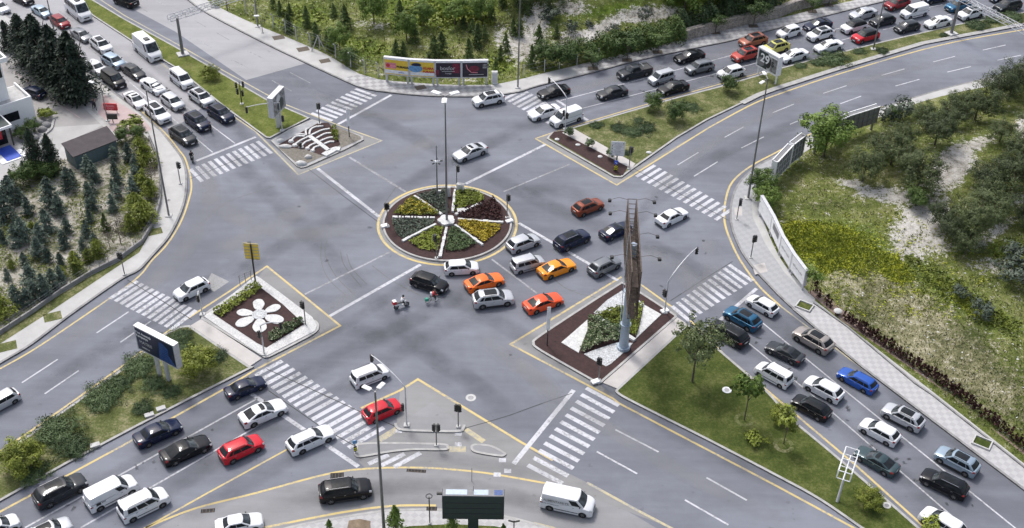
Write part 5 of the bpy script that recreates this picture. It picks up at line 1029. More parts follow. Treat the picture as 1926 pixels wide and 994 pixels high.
# row of four on the north pavement
pts4 = [(724, 152), (771, 157), (819, 159.5), (868, 159.5), (918, 158.5)]
hz = up((771, 157), 111, Z)[1]; z0b = hz*.30
info = [('poster_yellow', 'yellow and pink poster with black letters, leftmost of the four hoardings'), ('poster_yellow', 'yellow poster with a light blue picture, second of the four hoardings'), ('poster_dark', 'dark plum poster with pale thin letters, third of the four hoardings'), ('poster_dark', 'dark poster with a glowing red picture, rightmost of the four hoardings')]
for i in range(4):
    e, L_, H_, th = board('hoarding', info[i][1], pts4[i], pts4[i+1], z0b, hz, .5, 'steel_light', info[i][0], 'panel_grey', cat='hoarding', group='row of four hoardings on the north pavement', legw=.28)
    y = -.26; c = (z0b+hz)/2; face_box(e, 'header', 0, hz-.18, L_-.3, .26, y-.02, 'white_paint')
    if i < 2: face_box(e, 'poster_strip', 0, z0b+H_*.2, L_-.34, H_*.2, y, 'white_paint')
    if i == 0:
        face_box(e, 'poster_picture', -L_*.22, c+H_*.05, L_*.42, H_*.32, y-.01, 'poster_pink'); put(e, text_mesh('BURADA', .46, M['black'], bold=.02), L_*.25, c+.02, y-.03); put(e, text_mesh('www.', .4, M['blue_sign']), L_*.2, z0b+H_*.2, y-.03)
        MB().ell((-L_*.33, y-.02, c+H_*.05), (.3, .03, .3)).build('emblem', M['cloth_red'], e)
    if i == 1:
        MB().ell((-L_*.25, y-.01, c), (1.05, .04, .62)).build('poster_picture', M['poster_blue'], e, 60); MB().ell((-L_*.22, y-.01, c+.62), (.75, .04, .3)).build('poster_picture', M['poster_navy'], e, 60)
        put(e, text_mesh('KLARA', .50, M['cloth_red'], bold=.02), L_*.25, c+.1, y-.03); put(e, text_mesh('BURADA', .44, M['cloth_red'], bold=.02), L_*.26, c-.45, y-.03)
    if i == 2:
        face_box(e, 'poster_glow', L_*.3, c+.2, L_*.28, H_*.55, y, 'poster_wine'); face_box(e, 'poster_glow', -L_*.42, c-.5, L_*.12, H_*.3, y, 'poster_wine'); put(e, text_mesh('bosfor', .85, M['steel_light']), -.1, c+.2, y-.03); put(e, text_mesh('lounge', .35, M['steel_light']), 0, c-.62, y-.03); face_box(e, 'text_line', 0, c-.3, 1.9, .06, y-.02, 'steel_light')
    if i == 3:
        MB().tube([(-1.3, y-.02, c+.8), (-1.1, y-.02, c+.1), (-.5, y-.02, c-.5), (.4, y-.02, c-.55)], .07, 5).build('poster_arc', M['poster_pink'], e); MB().ell((-.1, y, c+.1), (.8, .04, .5)).build('poster_glow', M['poster_wine'], e, 60)
        face_box(e, 'poster_picture', 1.6, c+.5, .9, .7, y, 'poster_grey'); face_box(e, 'text_line', .2, c-.85, 2.2, .07, y-.02, 'steel_light')
# navy billboard of the south west median
sb, sh = up((302, 690), 634, Z)
Lz = 6.2; za = 2.5
bA, bB = G(258, 606, 6.2), G(341, 660, 5.9)
def at_world(v): q = proj(v.x, v.y, Z); return q
e, L_, H_, th = board('billboard', 'navy billboard with white letters and a blue tower picture on two posts', at_world(G(255, 611, 6.1)), at_world(G(331, 650, 6.1)), 2.9, 6.1, .7, 'steel_light', 'poster_navy', 'white_paint', legpos=[-.65, .65], legw=.38)
c = 4.5; y = -.36
MB().add([(.35, y, c-1.35), (L_/2-.2, y, c-1.35), (L_/2-1.0, y, c-.2), (2.0, y, c+.6), (1.2, y, c+1.1), (.7, y, c+1.1)], [(0, 1, 2, 3, 4, 5)]).build('poster_tower', M['poster_tower'], e)
for k in range(7): face_box(e, 'poster_window_row', 1.2+.06*k, c-1.2+.28*k, 1.3-.12*k, .07, y-.02, 'poster_blue').data.materials[0] = M['poster_tower']
put(e, text_mesh('Yeni Avantajlı', .42, M['white_paint'], bold=.012), -L_*.27, c+.95, y-.03); put(e, text_mesh('Kampanya', .42, M['white_paint'], bold=.012), -L_*.31, c+.5, y-.03); put(e, text_mesh('MATRIS', .55, M['steel_light']), -L_*.24, c-.25, y-.03); put(e, text_mesh('residence', .3, M['white_paint']), -L_*.26, c-.9, y-.03)
# grey poster box of the north west median (tall, turned away)
e, L_, H_, th = board('billboard', 'tall silver poster box with a grey picture in the upper left grass', at_world(G(507, 190, 5.2)), at_world(G(530, 166, 5.2)), 2.3, 5.4, .8, 'steel_light', 'poster_grey', 'white_paint', legpos=[-.35, .35], legw=.4)
MB().ell((.3, -.40, 3.5), (1.0, .03, .9)).build('poster_picture', M['dark'], e, 60); MB().ell((-.2, -.41, 4.6), (.6, .03, .6)).build('poster_picture', M['steel_light'], e, 60)
# framed poster of the north east median
e, L_, H_, th = board('billboard', 'white framed poster with a big 29 over dark shapes in the right hand median', (1423, 138), (1461, 160), 1.5, 4.6, .9, 'white_paint', 'steel_light', 'panel_grey', legs=2, legw=.2)
for y_ in (-.3, 0, .3): MB().box((0, y_, 4.63), (L_, .09, .06)).build('top_slat', M['white_paint'], e)
face_box(e, 'poster_picture', -L_*.22, 3.0, L_*.44, 2.6, -.44, 'dark'); face_box(e, 'poster_picture', L_*.3, 2.9, L_*.30, 2.2, -.445, 'poster_grey')
MB().ell((-L_*.30, -.455, 2.5), (.8, .02, .75)).build('poster_picture', M['panel_grey'], e, 60); MB().ell((L_*.05, -.458, 3.0), (.55, .02, 1.0)).build('poster_picture', M['black'], e, 60)
put(e, text_mesh('29', 1.9, M['white_paint'], bold=.04), -L_*.12, 3.2, -.49); put(e, text_mesh('S', 1.1, M['black'], bold=.04), L_*.26, 3.0, -.49); face_box(e, 'poster_strip', L_*.25, 4.15, L_*.4, .16, -.47, 'white_paint')
# frames on the north east road, seen from behind
bz = up((1600, 262), 215, Z)[1]
for a, b, z0_, lab in [((1585, 263), (1641, 245), 1.4, 'grey advertising frame seen from behind, the right one beside the road'), ((1528, 291), (1583, 264), 1.4, 'grey advertising frame half hidden by the bright green tree'), ((1480, 318), (1503, 300), .8, 'white framed hoarding seen from behind, upper one at the road bend'), ((1449, 352), (1478, 320), .8, 'white framed hoarding seen from behind, lower one at the road bend')]:
    e, L_, H_, th = board('advertising_frame', lab, a, b, z0_, 4.0, .75, 'white_paint' if z0_ < 1 else 'steel', 'panel_grey', 'panel_grey', cat='billboard', legs=2, legw=.24)
    mb = MB(); n = int(L_/.8)
    for i in range(n+1): mb.box((-L_/2+L_*i/n, -.39, (4.0+z0_)/2), (.06, .06, 4.0-z0_))
    for k in range(1, 3): mb.box((0, -.40, z0_+(4.0-z0_)*k/3), (L_, .05, .06))
    mb.build('lattice', M['steel_light' if z0_ < 1 else 'steel'], e); MB().box((0, .0, 4.02), (L_-.3, .5, .03)).build('top_cover', M['panel_grey'], e)
    MB().box((0, -.44, 4.05), (L_, .12, .12)).build('top_rail', M['white_paint'], e); MB().box((0, .34, 4.05), (L_, .12, .12)).build('top_rail', M['white_paint'], e)
# curved hoarding on the eastern pavement
hp = [(1427, 404), (1449, 443), (1466, 481), (1486, 514), (1511, 548)]
for i in range(4):
    e, L_, H_, th = board('hoarding', ['white hoarding panel at the upper end of the curved row', 'slim white hoarding panel with a dark gap, second in the curved row', 'white hoarding panel with faint print, third in the curved row', 'white hoarding panel with grey letters at the lower end of the curved row'][i], hp[i], hp[i+1], .75, 3.0, .42, 'steel_light', 'white_paint', 'white_paint', cat='hoarding', group='curved row of hoardings on the eastern pavement', legw=.2)
    if i == 1: face_box(e, 'torn_area', 0, 2.2, L_*.55, .8, -.24, 'panel_grey')
    if i >= 2: put(e, text_mesh('REKLAM ALANI', .34, M['panel_grey']), 0, 1.9, -.25)
# big dark screen at the bottom
bb = G(890, 1016, Z); e = empty('screen_billboard', bb, R(1)); tag(e, 'large dark screen on a thick black post seen from behind at the bottom', 'billboard')
pw = 5.55; MB().box((0, .1, 4.75), (pw, .95, 3.0), bev=.03).build('screen_box', M['dark'], e); MB().box((0, 0, 1.6), (.95, .6, 3.2), bev=.03).build('post', M['dark'], e)
MB().box((0, .1, 6.27), (pw-.1, .85, .04)).build('top_panel', M['panel_grey'], e)
for x, w_, mt in [(-1.5, 1.9, 'steel_blue'), (.7, 1.3, 'steel_blue'), (2.25, .75, 'poster_tower')]: MB().box((x, .12, 6.30), (w_, .6, .02)).build('top_patch', M[mt], e)
for z_ in (4.0, 4.7, 5.4): MB().box((0, -.385, z_), (pw-.1, .02, .03)).build('panel_seam', M['trim'], e)
MB().box((-pw/2-.25, .3, 5.9), (.5, .2, .2)).build('camera', M['black'], e); MB().tube([(0, .3, 6.3), (0, .3, 6.9)], .02, 5).build('antenna', M['black'], e)
# unipole billboard seen edge on
pb, ph = up((1172.5, 655), 425, Z); ph = 14.2
e = empty('unipole_billboard', pb); tag(e, 'very tall rusty truss billboard seen edge on, on a pale blue steel column', 'billboard')
MB().tube([(0, 0, 0), (0, 0, 3.3), (0, 0, ph)], .55, 16, r2=.36).build('column', M['steel_blue'], e, 60); MB().cyl((0, 0, 0), .75, .35, 16).build('base_ring', M['steel_blue'], e, 60)
for z_ in (3.4, 8.0): MB().cyl((0, 0, z_), .60, .12, 16).build('flange', M['steel_blue'], e, 60)
# the frame runs away from the viewer
tz0, tz1 = 8.6, 14.6
fa = G(1189, 375, Z+tz1)-pb; fb_ = G(1189, 505, Z+tz1)-pb
fa = Vector((fa.x, fa.y, 0)); dd = Vector((fa.x-.0, fa.y, 0)).normalized(); side = Vector((dd.y, -dd.x, 0))
near = G(1189, 600, Z+tz0)-pb; near = Vector((near.x, near.y, 0)); axis = (fa-near); L_ = axis.length; axis.normalize(); side = Vector((axis.y, -axis.x, 0)); cen = (fa+near)/2
mb = MB(); nn = 14; wds = [.46, .46]
for s in (-.46, .46):
    for z_ in (tz0, (tz0+tz1)/2, tz1): mb.tube([near+side*s+Vector((0, 0, z_)), fa+side*s+Vector((0, 0, z_))], .07, 5)
for i in range(nn+1):
    p = near.lerp(fa, i/nn)
    for s in (-.46, .46): mb.tube([p+side*s+Vector((0, 0, tz0)), p+side*s+Vector((0, 0, tz1))], .05, 4)
    for z_ in (tz0, (tz0+tz1)/2, tz1): mb.tube([p+side*.46+Vector((0, 0, z_)), p-side*.46+Vector((0, 0, z_))], .045, 4)
    if i < nn:
        q = near.lerp(fa, (i+1)/nn)
        for s in (-.46, .46):
            mb.tube([p+side*s+Vector((0, 0, tz0 if i % 2 else (tz0+tz1)/2)), q+side*s+Vector((0, 0, (tz0+tz1)/2 if i % 2 else tz0))], .035, 4)
            mb.tube([p+side*s+Vector((0, 0, (tz0+tz1)/2 if i % 2 else tz1)), q+side*s+Vector((0, 0, tz1 if i % 2 else (tz0+tz1)/2))], .035, 4)
        if i < 8: mb.tube([p+side*.46+Vector((0, 0, tz1)), q-side*.46+Vector((0, 0, tz1))], .035, 4)
        mb.tube([p+side*.46+Vector((0, 0, tz0)), q-side*.46+Vector((0, 0, tz0))], .035, 4)
mb.build('truss_frame', M['rust'], e)
for z_, u0 in ((tz0+.1, 1.0), (tz0+2.1, .85), (tz0+4.1, .68)):
    far_ = near.lerp(fa, u0); c = (near+far_)/2; MB().box((c.x, c.y, z_), ((far_-near).length, .62, .05), math.atan2(axis.y, axis.x)).build('walkway', M['rust'], e)
for s in (-.46, .46):
    mb = MB(); 
    for k in range(1, 12): z_ = tz0+(tz1-tz0)*k/12; mb.tube([near+side*s+Vector((0, 0, z_)), fa+side*s+Vector((0, 0, z_))], .04, 4)
    for k in range(40): p = near.lerp(fa, (k+.5)/40); mb.tube([p+side*s+Vector((0, 0, tz0)), p+side*s+Vector((0, 0, tz1))], .03, 4)
    mb.build('side_lattice', M['rust'], e)
for s in (-1, 1):
    for k, u in enumerate((.99, .80, .50, .20)):
        if s < 0 and k == 2: continue
        p = near.lerp(fa, u)+side*.46*s; z_ = tz1; q = p+side*1.95*s
        MB().tube([p+Vector((0, 0, z_)), p.lerp(q, .5)+Vector((0, 0, z_+.25)), q+Vector((0, 0, z_-.1))], .022, 5).build('lamp_arm', M['rust'], e)
        MB().box((q.x, q.y, z_-.2), (.36, .42, .30), bev=.05).build('floodlight', M['black'], e)
lad = cen-side*.60; mb = MB()
for s in (-.2, .2): c = lad+axis*s; mb.tube([(c.x, c.y, 2), (c.x, c.y, tz1)], .03, 4)
for k in range(30): c = lad; z_ = 2.2+k*.41; mb.tube([(c+axis*.2)+Vector((0, 0, z_)), (c-axis*.2)+Vector((0, 0, z_))], .02, 4)
mb.build('ladder', M['steel_blue'], e)
# small signs
def sign_plate(name, base, ytop, w_, h_, rz, mat, label, cat='sign', pole='steel', z0=Z, r0=.06, back=None, extra=None):
    e, h = upright(name, base, ytop, label, cat, r0, r0, mat=pole, z0=z0, foot=False); e.rotation_euler = (0, 0, R(rz))
    MB().box((0, -.09, h-h_/2), (w_, .05, h_), bev=.01).build('plate', M[mat], e)
    if extra: extra(e, h)
    return e, h
def dir_extra(e, h):
    for k in range(5):
        z_ = h-.28-k*.42; MB().box((0, -.13, z_-.2), (1.75, .012, .02)).build('divider', M['panel_grey'], e)
        put(e, text_mesh(['ÇAYYOLU  →', 'KONUTKENT', 'ÜMİTKÖY', 'BEYSUKENT', 'MERKEZ'][k], .16, M['panel_grey']), .05, z_, -.13)
        MB().box((-.75 if k else .75, -.13, z_), (.12, .012, .14)).build('arrow', M['black'], e)
sign_plate('direction_sign', (1160, 303), 266, 1.9, 2.25, -4, 'white_paint', 'white direction sign with five lines of place names in the mulch bed', pole='black', r0=.09, extra=dir_extra)
def chev(e, h):
    MB().box((0, -.1, .45), (.55, .05, .75)).build('lower_plate', M['black'], e)
    for k in range(3):
        mb = MB(); z_ = .2+k*.24; mb.add([(-.25, -.14, z_), (0, -.14, z_+.17), (.25, -.14, z_), (.25, -.14, z_+.1), (0, -.14, z_+.27), (-.25, -.14, z_+.1)], [(0, 1, 4, 5), (1, 2, 3, 4)]); mb.build('chevron', M['yellow_bright'], e)
    MB().tube([(-.1, -.15, h-.2), (.12, -.15, h-.42)], .04, 4).build('arrow', M['white_paint'], e)
sign_plate('keep_right_sign', (1157.5, 322), 302, .55, .55, 0, 'blue_sign', 'small blue arrow sign above yellow chevrons at the tip of the mulch bed', pole='steel', extra=chev)
def chev2(e, h): MB().box((0, -.1, .5), (.32, .05, .7)).build('lower_plate', M['black'], e); MB().box((0, -.13, .6), (.3, .02, .12), 0).build('chevron', M['yellow_bright'], e); MB().box((0, -.13, .35), (.3, .02, .12), 0).build('chevron', M['yellow_bright'], e)
sign_plate('keep_right_sign', (668.5, 850), 828, .45, .45, 20, 'poster_blue', 'small light blue arrow sign over a striped marker at the left end of the refuge', z0=.1, extra=chev2)
def ylines(e, h):
    for k in range(6): MB().box((0, -.13, h-.1-k*.43), (1.75, .02, .05)).build('slat_rail', M['steel_light'], e)
sign_plate('direction_sign', (480.5, 530), 459, 1.75, 2.3, 175, 'yellow_sign', 'yellow backed direction sign on a black post above the flower island', pole='black', r0=.10, extra=None)[0]
e, h = sign_plate('flag_banner', (657, 258), 205, .42, 2.7, 20, 'white_paint', 'tall narrow white banner on a black post beside the ribbed island', cat='banner', pole='black', r0=.07)
sign_plate('flag_banner', (1029, 650), 577, .42, 3.2, 10, 'white_paint', 'tall narrow white banner on a dark post at the left end of the billboard island', cat='banner', pole='trim', r0=.07)
# yellow slats on the sign back
for o in [o for o in COL.objects if o.get('label', '').startswith('yellow backed')]:
    hh = up((480.5, 530), 459, Z)[1]
    for k in range(6): MB().box((0, -.05, hh-.06-k*.43), (1.78, .03, .06)).build('slat_rail', M['kerb'], o)
# railing beside it
p0, p1 = G(452, 538, Z), G(473, 528, Z); e = empty('railing', (p0+p1)/2, math.atan2((p1-p0).y, (p1-p0).x)); tag(e, 'low grey tube railing at the kerb beside the yellow backed sign', 'railing'); l = (p1-p0).length
for x in (-l/2, 0, l/2): MB().tube([(x, 0, 0), (x, 0, 1.5)], .04, 6).build('post', M['steel'], e)
for z_ in (.8, 1.15, 1.5): MB().tube([(-l/2, 0, z_), (l/2, 0, z_)], .035, 6).build('rail', M['steel'], e)
# ring topped post and cross topped post at the bottom, thin bollard
e, h = upright('ring_post', (808.5, 985), 935, 'black post topped with a ring at the bottom edge', 'post', .055, .055, mat='black', z0=Z)
mb = MB(); mb.tube([(.28*math.cos(a*.5), .28*math.sin(a*.5), h+.1) for a in range(13)], .05, 6); mb.build('ring', M['black'], e)
e, h = upright('camera_post', (966, 1012), 980, 'black post with two small cameras right of the dark screen', 'post', .05, .05, mat='black', z0=Z)
for s in (-1, 1): MB().box((s*.28, 0, h-.05), (.5, .14, .14), s*.3, bev=.02).build('camera', M['black'], e)
upright('thin_post', (887.5, 906), 880, 'thin grey post on the service road above the dark screen', 'post', .03, .03, z0=.0, foot=False)
# electric cabinets
def cabinet(px, py, w_, d_, h_, rz, label, z=Z, mat='white_paint'):
    e = empty('electric_cabinet', G(px, py, z), R(rz)); tag(e, label, 'cabinet'); MB().box((0, 0, h_/2), (w_, d_, h_), bev=.03).build('body', M[mat], e); MB().box((0, 0, h_+.03), (w_+.08, d_+.08, .06), bev=.01).build('top', M['concrete'], e); MB().box((0, -d_/2-.012, h_/2), (w_*.8, .02, h_*.8)).build('door', M['steel_light'], e)
cabinet(930, 157, .85, .5, 1.9, 5, 'tall white cabinet on the pavement at the end of the four hoardings'); cabinet(866, 359, .9, .5, 1.0, -15, 'white cabinet on the back rim of the roundabout', .2); cabinet(843.5, 369, .5, .4, 1.35, 0, 'narrow white cabinet behind the hub of the roundabout', .2)
cabinet(827, 364, .3, .25, .4, 0, 'tiny white box left of the narrow cabinet on the roundabout', .2); cabinet(867, 400, .9, .75, .35, 10, 'low stone framed shaft box among the spokes', .2, 'gravel')
for x, y, lab, z in [(724, 426, 'white block at the left rim of the roundabout', .2), (958, 417, 'white block at the right rim of the roundabout', .2), (1250, 586, 'white foundation block at the right corner of the billboard island', Z), (1120, 719, 'white foundation block at the lower tip of the billboard island', Z), (1190, 538, 'white foundation block at the top of the billboard island', Z), (281, 782, 'pale concrete slab at the kerb of the lower left median, left one', Z), (303, 770, 'pale concrete slab at the kerb of the lower left median, right one', Z), (179, 839, 'pale concrete slab lying by the dark juniper', Z)]:
    o = MB().box((0, 0, .1), (.95, .6, .22), .5, bev=.03).build('concrete_block', M['white_paint' if 'white' in lab else 'concrete']); o.location = G(x, y, z); tag(o, lab, 'block')
# tree pits
for x, y, s in [(99, 596, .95), (14, 652, .95), (291.6, 436, .85), (524, 71, .9), (570, 93, .9), (611, 115, .8), (791, 165, .8)]:
    p = G(x, y, Z); a = R(25); q = [(p.x+s*(c*math.cos(a)-d*math.sin(a)), p.y+s*(c*math.sin(a)+d*math.cos(a))) for c, d in ((-1, -.8), (1, -.8), (1, .8), (-1, .8))]; area('tree_pit', q, Z+.012, M['verge'] if x < 300 else M['bark'], world=True)
for x, y, lab in [(1513, 577, 'concrete framed planter pit beside the curved hoarding'), (1847, 834, 'concrete framed planter pit in the hexagon pavement')]:
    p = G(x, y, Z); e = empty('planter', p, R(-32)); tag(e, lab, 'planter'); mb = MB()
    for s in (-1, 1): mb.box((s*.85, 0, .1), (.14, 1.5, .2)); mb.box((0, s*.68, .1), (1.56, .14, .2))
    mb.build('rim', M['concrete'], e); MB().box((0, 0, .03), (1.5, 1.2, .06)).build('soil', M['lawn'], e)
p = G(1574.5, 592, Z); e = empty('litter_bin', p); tag(e, 'round pale stone topped litter bin at the start of the red shrub row', 'bin'); MB().cyl((0, 0, 0), .28, .5, 12).build('body', M['rust'], e, 50); MB().ell((0, 0, .55), (.5, .5, .16), 12, 6).build('lid', M['concrete'], e, 60)
# fence along the north slope: concrete posts with bent tops and wire
fe = empty('wire_fence', (0, 0, Z)); tag(fe, 'wire fence with bent concrete posts along the north pavement', 'fence')
fpts = [(463, 28), (482, 38), (515, 55), (538, 66), (558, 78), (584, 90), (602, 96), (632, 112), (660, 128), (686, 141), (712, 147)]
fw = [G(x, y, 0) for x, y in fpts]; prev = None
for p in fw:
    MB().tube([(p.x, p.y, 0), (p.x, p.y, 2.2), (p.x-.2, p.y-.35, 2.6)], .09, 5).build('post', M['concrete'], fe)
mb = MB()
for z_ in (.4, 1.0, 1.6, 2.1, 2.5): mb.tube([(p.x, p.y, z_) for p in fw], .02, 4)
mb.build('wire', M['steel'], fe)
p = G(600, 98, 0); mb = MB()
for s in (-1, 1): mb.tube([(p.x+s*1.1, p.y-.2, 0), (p.x+.1*s, p.y, 2.3)], .08, 5)
mb.build('brace', M['concrete'], fe)
fe = empty('wire_fence', (0, 0, Z)); tag(fe, 'wire fence with thin pale posts beside the yellow green bushes on the north pavement', 'fence')
fw = [G(x, y, 0) for x, y in [(985, 146), (1024, 137), (1052, 131), (1085, 124), (1125, 115)]]
for p in fw: MB().tube([(p.x, p.y, 0), (p.x, p.y, 2.0)], .07, 5).build('post', M['concrete'], fe)
mb = MB()
for z_ in (.5, 1.1, 1.8): mb.tube([(p.x, p.y, z_) for p in fw], .02, 4)
mb.build('wire', M['steel'], fe)
# rubble retaining wall below the dark hedge
wlp = W([T(3,1240,290), T(3,1340,262), T(3,1500,218), T(3,1700,170), T(3,1912,125), T(4,250,75), T(4,560,0)], Z); V, F = strip_vf([(p.x, p.y) for p in wlp], .9, 1.9, zb=Z)
mb = MB(); mb.add(V, F); o = mb.build('rubble_wall', mottled('rubble_stone', (.09, .08, .07, 1), (.42, .38, .33, 1), 1.6, .9, 5, .6)); tag(o, 'low rubble stone wall between the dark hedge and the pavement', 'wall')
# low wall around the nursery
nw = [(-60, 668), (0, 629), (60, 590), (115, 551), (172, 516), (222, 491), (268, 457), (291, 420), (302, 380), (303, 345), (297, 300), (281, 262)]
wv = [G(x, y, Z) for x, y in nw]; V, F = strip_vf([(p.x, p.y) for p in wv], .22, Z+.55, zb=Z); mb = MB(); mb.add(V, F); e = empty('nursery_wall', (0, 0, 0)); tag(e, 'low wall with a thin railing around the nursery', 'wall'); mb.build('wall', M['kerb_dark'], e)
mb = MB()
for z_ in (.9, 1.25): mb.tube([(p.x, p.y, Z+z_) for p in wv], .02, 4)
mb.build('railing_wire', M['steel'], e)
for i in range(len(wv)-1):
    for k in range(3): p = wv[i].lerp(wv[i+1], k/3); MB().tube([(p.x, p.y, Z), (p.x, p.y, Z+1.3)], .035, 4).build('railing_post', M['steel'], e)
# ================================================================== BUILDINGS
def prism(mb, pts, z0, z1, mi=0):
    p = ccw([(q[0], q[1]) for q in pts]); n = len(p); mb.add([(x, y, z1) for x, y in p]+[(x, y, z0) for x, y in p], [tuple(range(n)), tuple(range(2*n-1, n-1, -1))]+[(i, i+n, (i+1) % n+n, (i+1) % n) for i in range(n)], mi)
ho = G(48, 222, Z); hs_ = empty('white_house', ho); tag(hs_, 'white modern house with flat dark roof and a blue carpet at its entrance', 'house')
d1 = (G(70, 228, Z)-G(29, 242, Z)); d1.z = 0; d1.normalize(); d2 = Vector((-d1.y, d1.x, 0))   # d1 right along the front, d2 away
def hb(name, u0, u1, v0, v1, z0, z1, mat, parent=None, org=Vector((0, 0, 0))):
    mb = MB(); P = [org+d1*u+d2*v for u, v in ((u0, v0), (u1, v0), (u1, v1), (u0, v1))]; prism(mb, P, z0, z1); return mb.build(name, M[mat], parent or hs_)
O2 = G(70, 228, Z)-ho; O2.z = 0
hb('wing', -6.3, 0, 0, 5.2, 0, 3.5, 'facade', org=O2); hb('parapet', -6.3, 0, 0, .22, 3.5, 3.95, 'facade', org=O2); hb('parapet', -.22, 0, .22, 5.2, 3.5, 3.95, 'facade', org=O2); hb('terrace_floor', -6.2, -.24, .24, 5.0, 3.5, 3.53, 'concrete', org=O2)
hb('main_block', -12, -2.3, 1.9, 12, 3.503, 9.3, 'facade', org=O2); hb('ground_floor', -12, -6.35, 1.9, 12, 0, 3.5, 'facade', org=O2)
rf = hb('roof', -12.6, -1.5, 1.2, 12.6, 9.3, 9.95, 'facade', org=O2); hb('roof_deck', -12.3, -1.8, 1.5, 12.3, 9.952, 9.99, 'dark', rf, org=O2)
for k in range(9): hb('roof_rib', -12.2+k*1.15, -12.0+k*1.15, 1.6, 12.2, 9.99, 10.05, 'steel', rf, org=O2)
wn = hb('window', -11, -2.5, 1.86, 1.9, 7.0, 9.0, 'glass', org=O2)
for k in range(7): hb('mullion', -10.9+k*1.35, -10.75+k*1.35, 1.78, 1.86, 7.0, 9.0, 'black', wn, org=O2)
hb('window', -2.3, -2.26, 2.2, 4.6, 7.0, 9.0, 'glass', org=O2)
hb('window', -5.3, -4.5, 1.86, 1.9, 3.6, 6.0, 'glass', org=O2); hb('window', -4.4, -2.2, -.04, 0, 1.2, 2.5, 'glass', org=O2); hb('side_door', 0, .04, .5, 1.5, .2, 2.3, 'black', org=O2)
cp = hb('entrance_canopy', -10.2, -4.9, -4.6, -.05, 3.0, 3.35, 'facade', org=O2); hb('canopy_deck', -10, -5.1, -4.4, -.2, 3.352, 3.38, 'dark', cp, org=O2)
for u in (-9.8, -7.5, -5.2): hb('canopy_post', u-.08, u+.08, -4.3, -4.14, 0, 3.0, 'black', cp, org=O2)
hb('entrance_glass', -9.6, -5.5, -3.2, -3.12, 0, 3.0, 'glass', org=O2)
fb2 = hb('entrance_banner', -7.4, -6.1, -3.28, -3.22, 1.0, 2.9, 'red', org=O2)
q = O2+d1*(-6.75)+d2*(-3.31); c_ = MB(); c_.cyl((0, 0, 0), .36, .02, 16); o = c_.build('emblem', M['white_paint'], hs_); o.location = (q.x, q.y, 2.1); o.rotation_euler = (R(90), 0, math.atan2(d1.y, d1.x)); c_ = MB(); c_.cyl((.1, 0, .02), .28, .02, 16); o2 = c_.build('emblem_cut', M['red'], o)
hb('porch_floor', -10.5, -4.4, -5.6, 0, 0, .12, 'kerb', org=O2)
bc = MB(); P = [O2+ho+d1*u+d2*v for u, v in ((-7.6, -7.6), (-5.6, -7.6), (-5.6, -3.9), (-7.6, -3.9))]; prism(bc, P, Z+.12, Z+.16); tag(bc.build('carpet', M['blue']), 'blue carpet leading to the white house entrance', 'carpet')
hb('step', -8.4, -4.9, -7.9, -5.62, 0, .11, 'facade', org=O2)
for i, (x, y) in enumerate([(88, 238), (80, 246), (58, 258), (74, 234), (66, 262)]): boulder(x, y, .7, .6, .5, 'rough grey rock before the white house, %s from the right' % ORD[[0, 1, 4, 2, 3][i]], 'kerb_dark')
# rocky bank edge and curved kerb
strip('kerb', smooth([(101, 222), (97, 240), (86, 250), (76, 262), (72, 270)], 5), .3, Z+.25, M['kerb'], zb=Z)
# garden shed
sh_ = empty('garden_shed', G(190, 300, Z)); tag(sh_, 'garden shed with a dark brown sloping roof and teal sheet walls', 'shed'); so_ = sh_.location
zr = [2.7, 2.7, 2.1, 2.1]; rc = [G(115, 270, 2.85), G(201, 237, 2.85), G(222, 263, 2.25), G(137, 296, 2.25)]
loc = [Vector((p.x-so_.x, p.y-so_.y, 0)) for p in rc]; mb = MB(); mb.add([(p.x, p.y, z_) for p, z_ in zip(loc, zr)]+[(p.x, p.y, z_-.12) for p, z_ in zip(loc, zr)], [(3, 2, 1, 0), (4, 5, 6, 7)]+[(i, (i+1) % 4, (i+1) % 4+4, i+4) for i in range(4)]); mb.build('roof', M['roof_brown'], sh_)
cn = sum(loc, Vector())/4; il = [cn+(p-cn)*.93 for p in loc]; mb = MB(); mb.add([(p.x, p.y, z_-.14) for p, z_ in zip(il, zr)]+[(p.x, p.y, 0) for p in il], [(i, (i+1) % 4, (i+1) % 4+4, i+4) for i in range(4)]+[(0, 3, 2, 1)]); mb.build('wall', M['teal'], sh_)
o = MB().cyl((0, 0, 0), .42, .75, 14).build('water_barrel', M['blue'], sm=50); o.location = G(152, 303, Z); tag(o, 'bright blue barrel at the lower left corner of the shed', 'barrel')
# brown shelter at the bottom
e = empty('brown_shelter', G(675, 1012, Z)); tag(e, 'small brown roofed shelter at the bottom edge', 'shelter'); w1, w2 = G(654, 988, 2.5)-G(697, 988, 2.5), 0
o_ = G(675, 992, 2.5)-e.location
mb = MB(); hw = 1.1
mb.add([(o_.x-hw, o_.y-1.2, 2.25), (o_.x-hw*.9, o_.y+.7, 2.4), (o_.x, o_.y+.8, 2.55), (o_.x, o_.y-1.2, 2.4), (o_.x+hw, o_.y-1.2, 2.25), (o_.x+hw*.9, o_.y+.7, 2.4)], [(0, 3, 2, 1), (3, 4, 5, 2)]); mb.build('roof', M['wood'], e)
for x in (-1, 1):
    for y in (-1.1, .6): MB().box((o_.x+x*.9, o_.y+y, 1.12), (.1, .1, 2.25)).build('post', M['wood'], e)
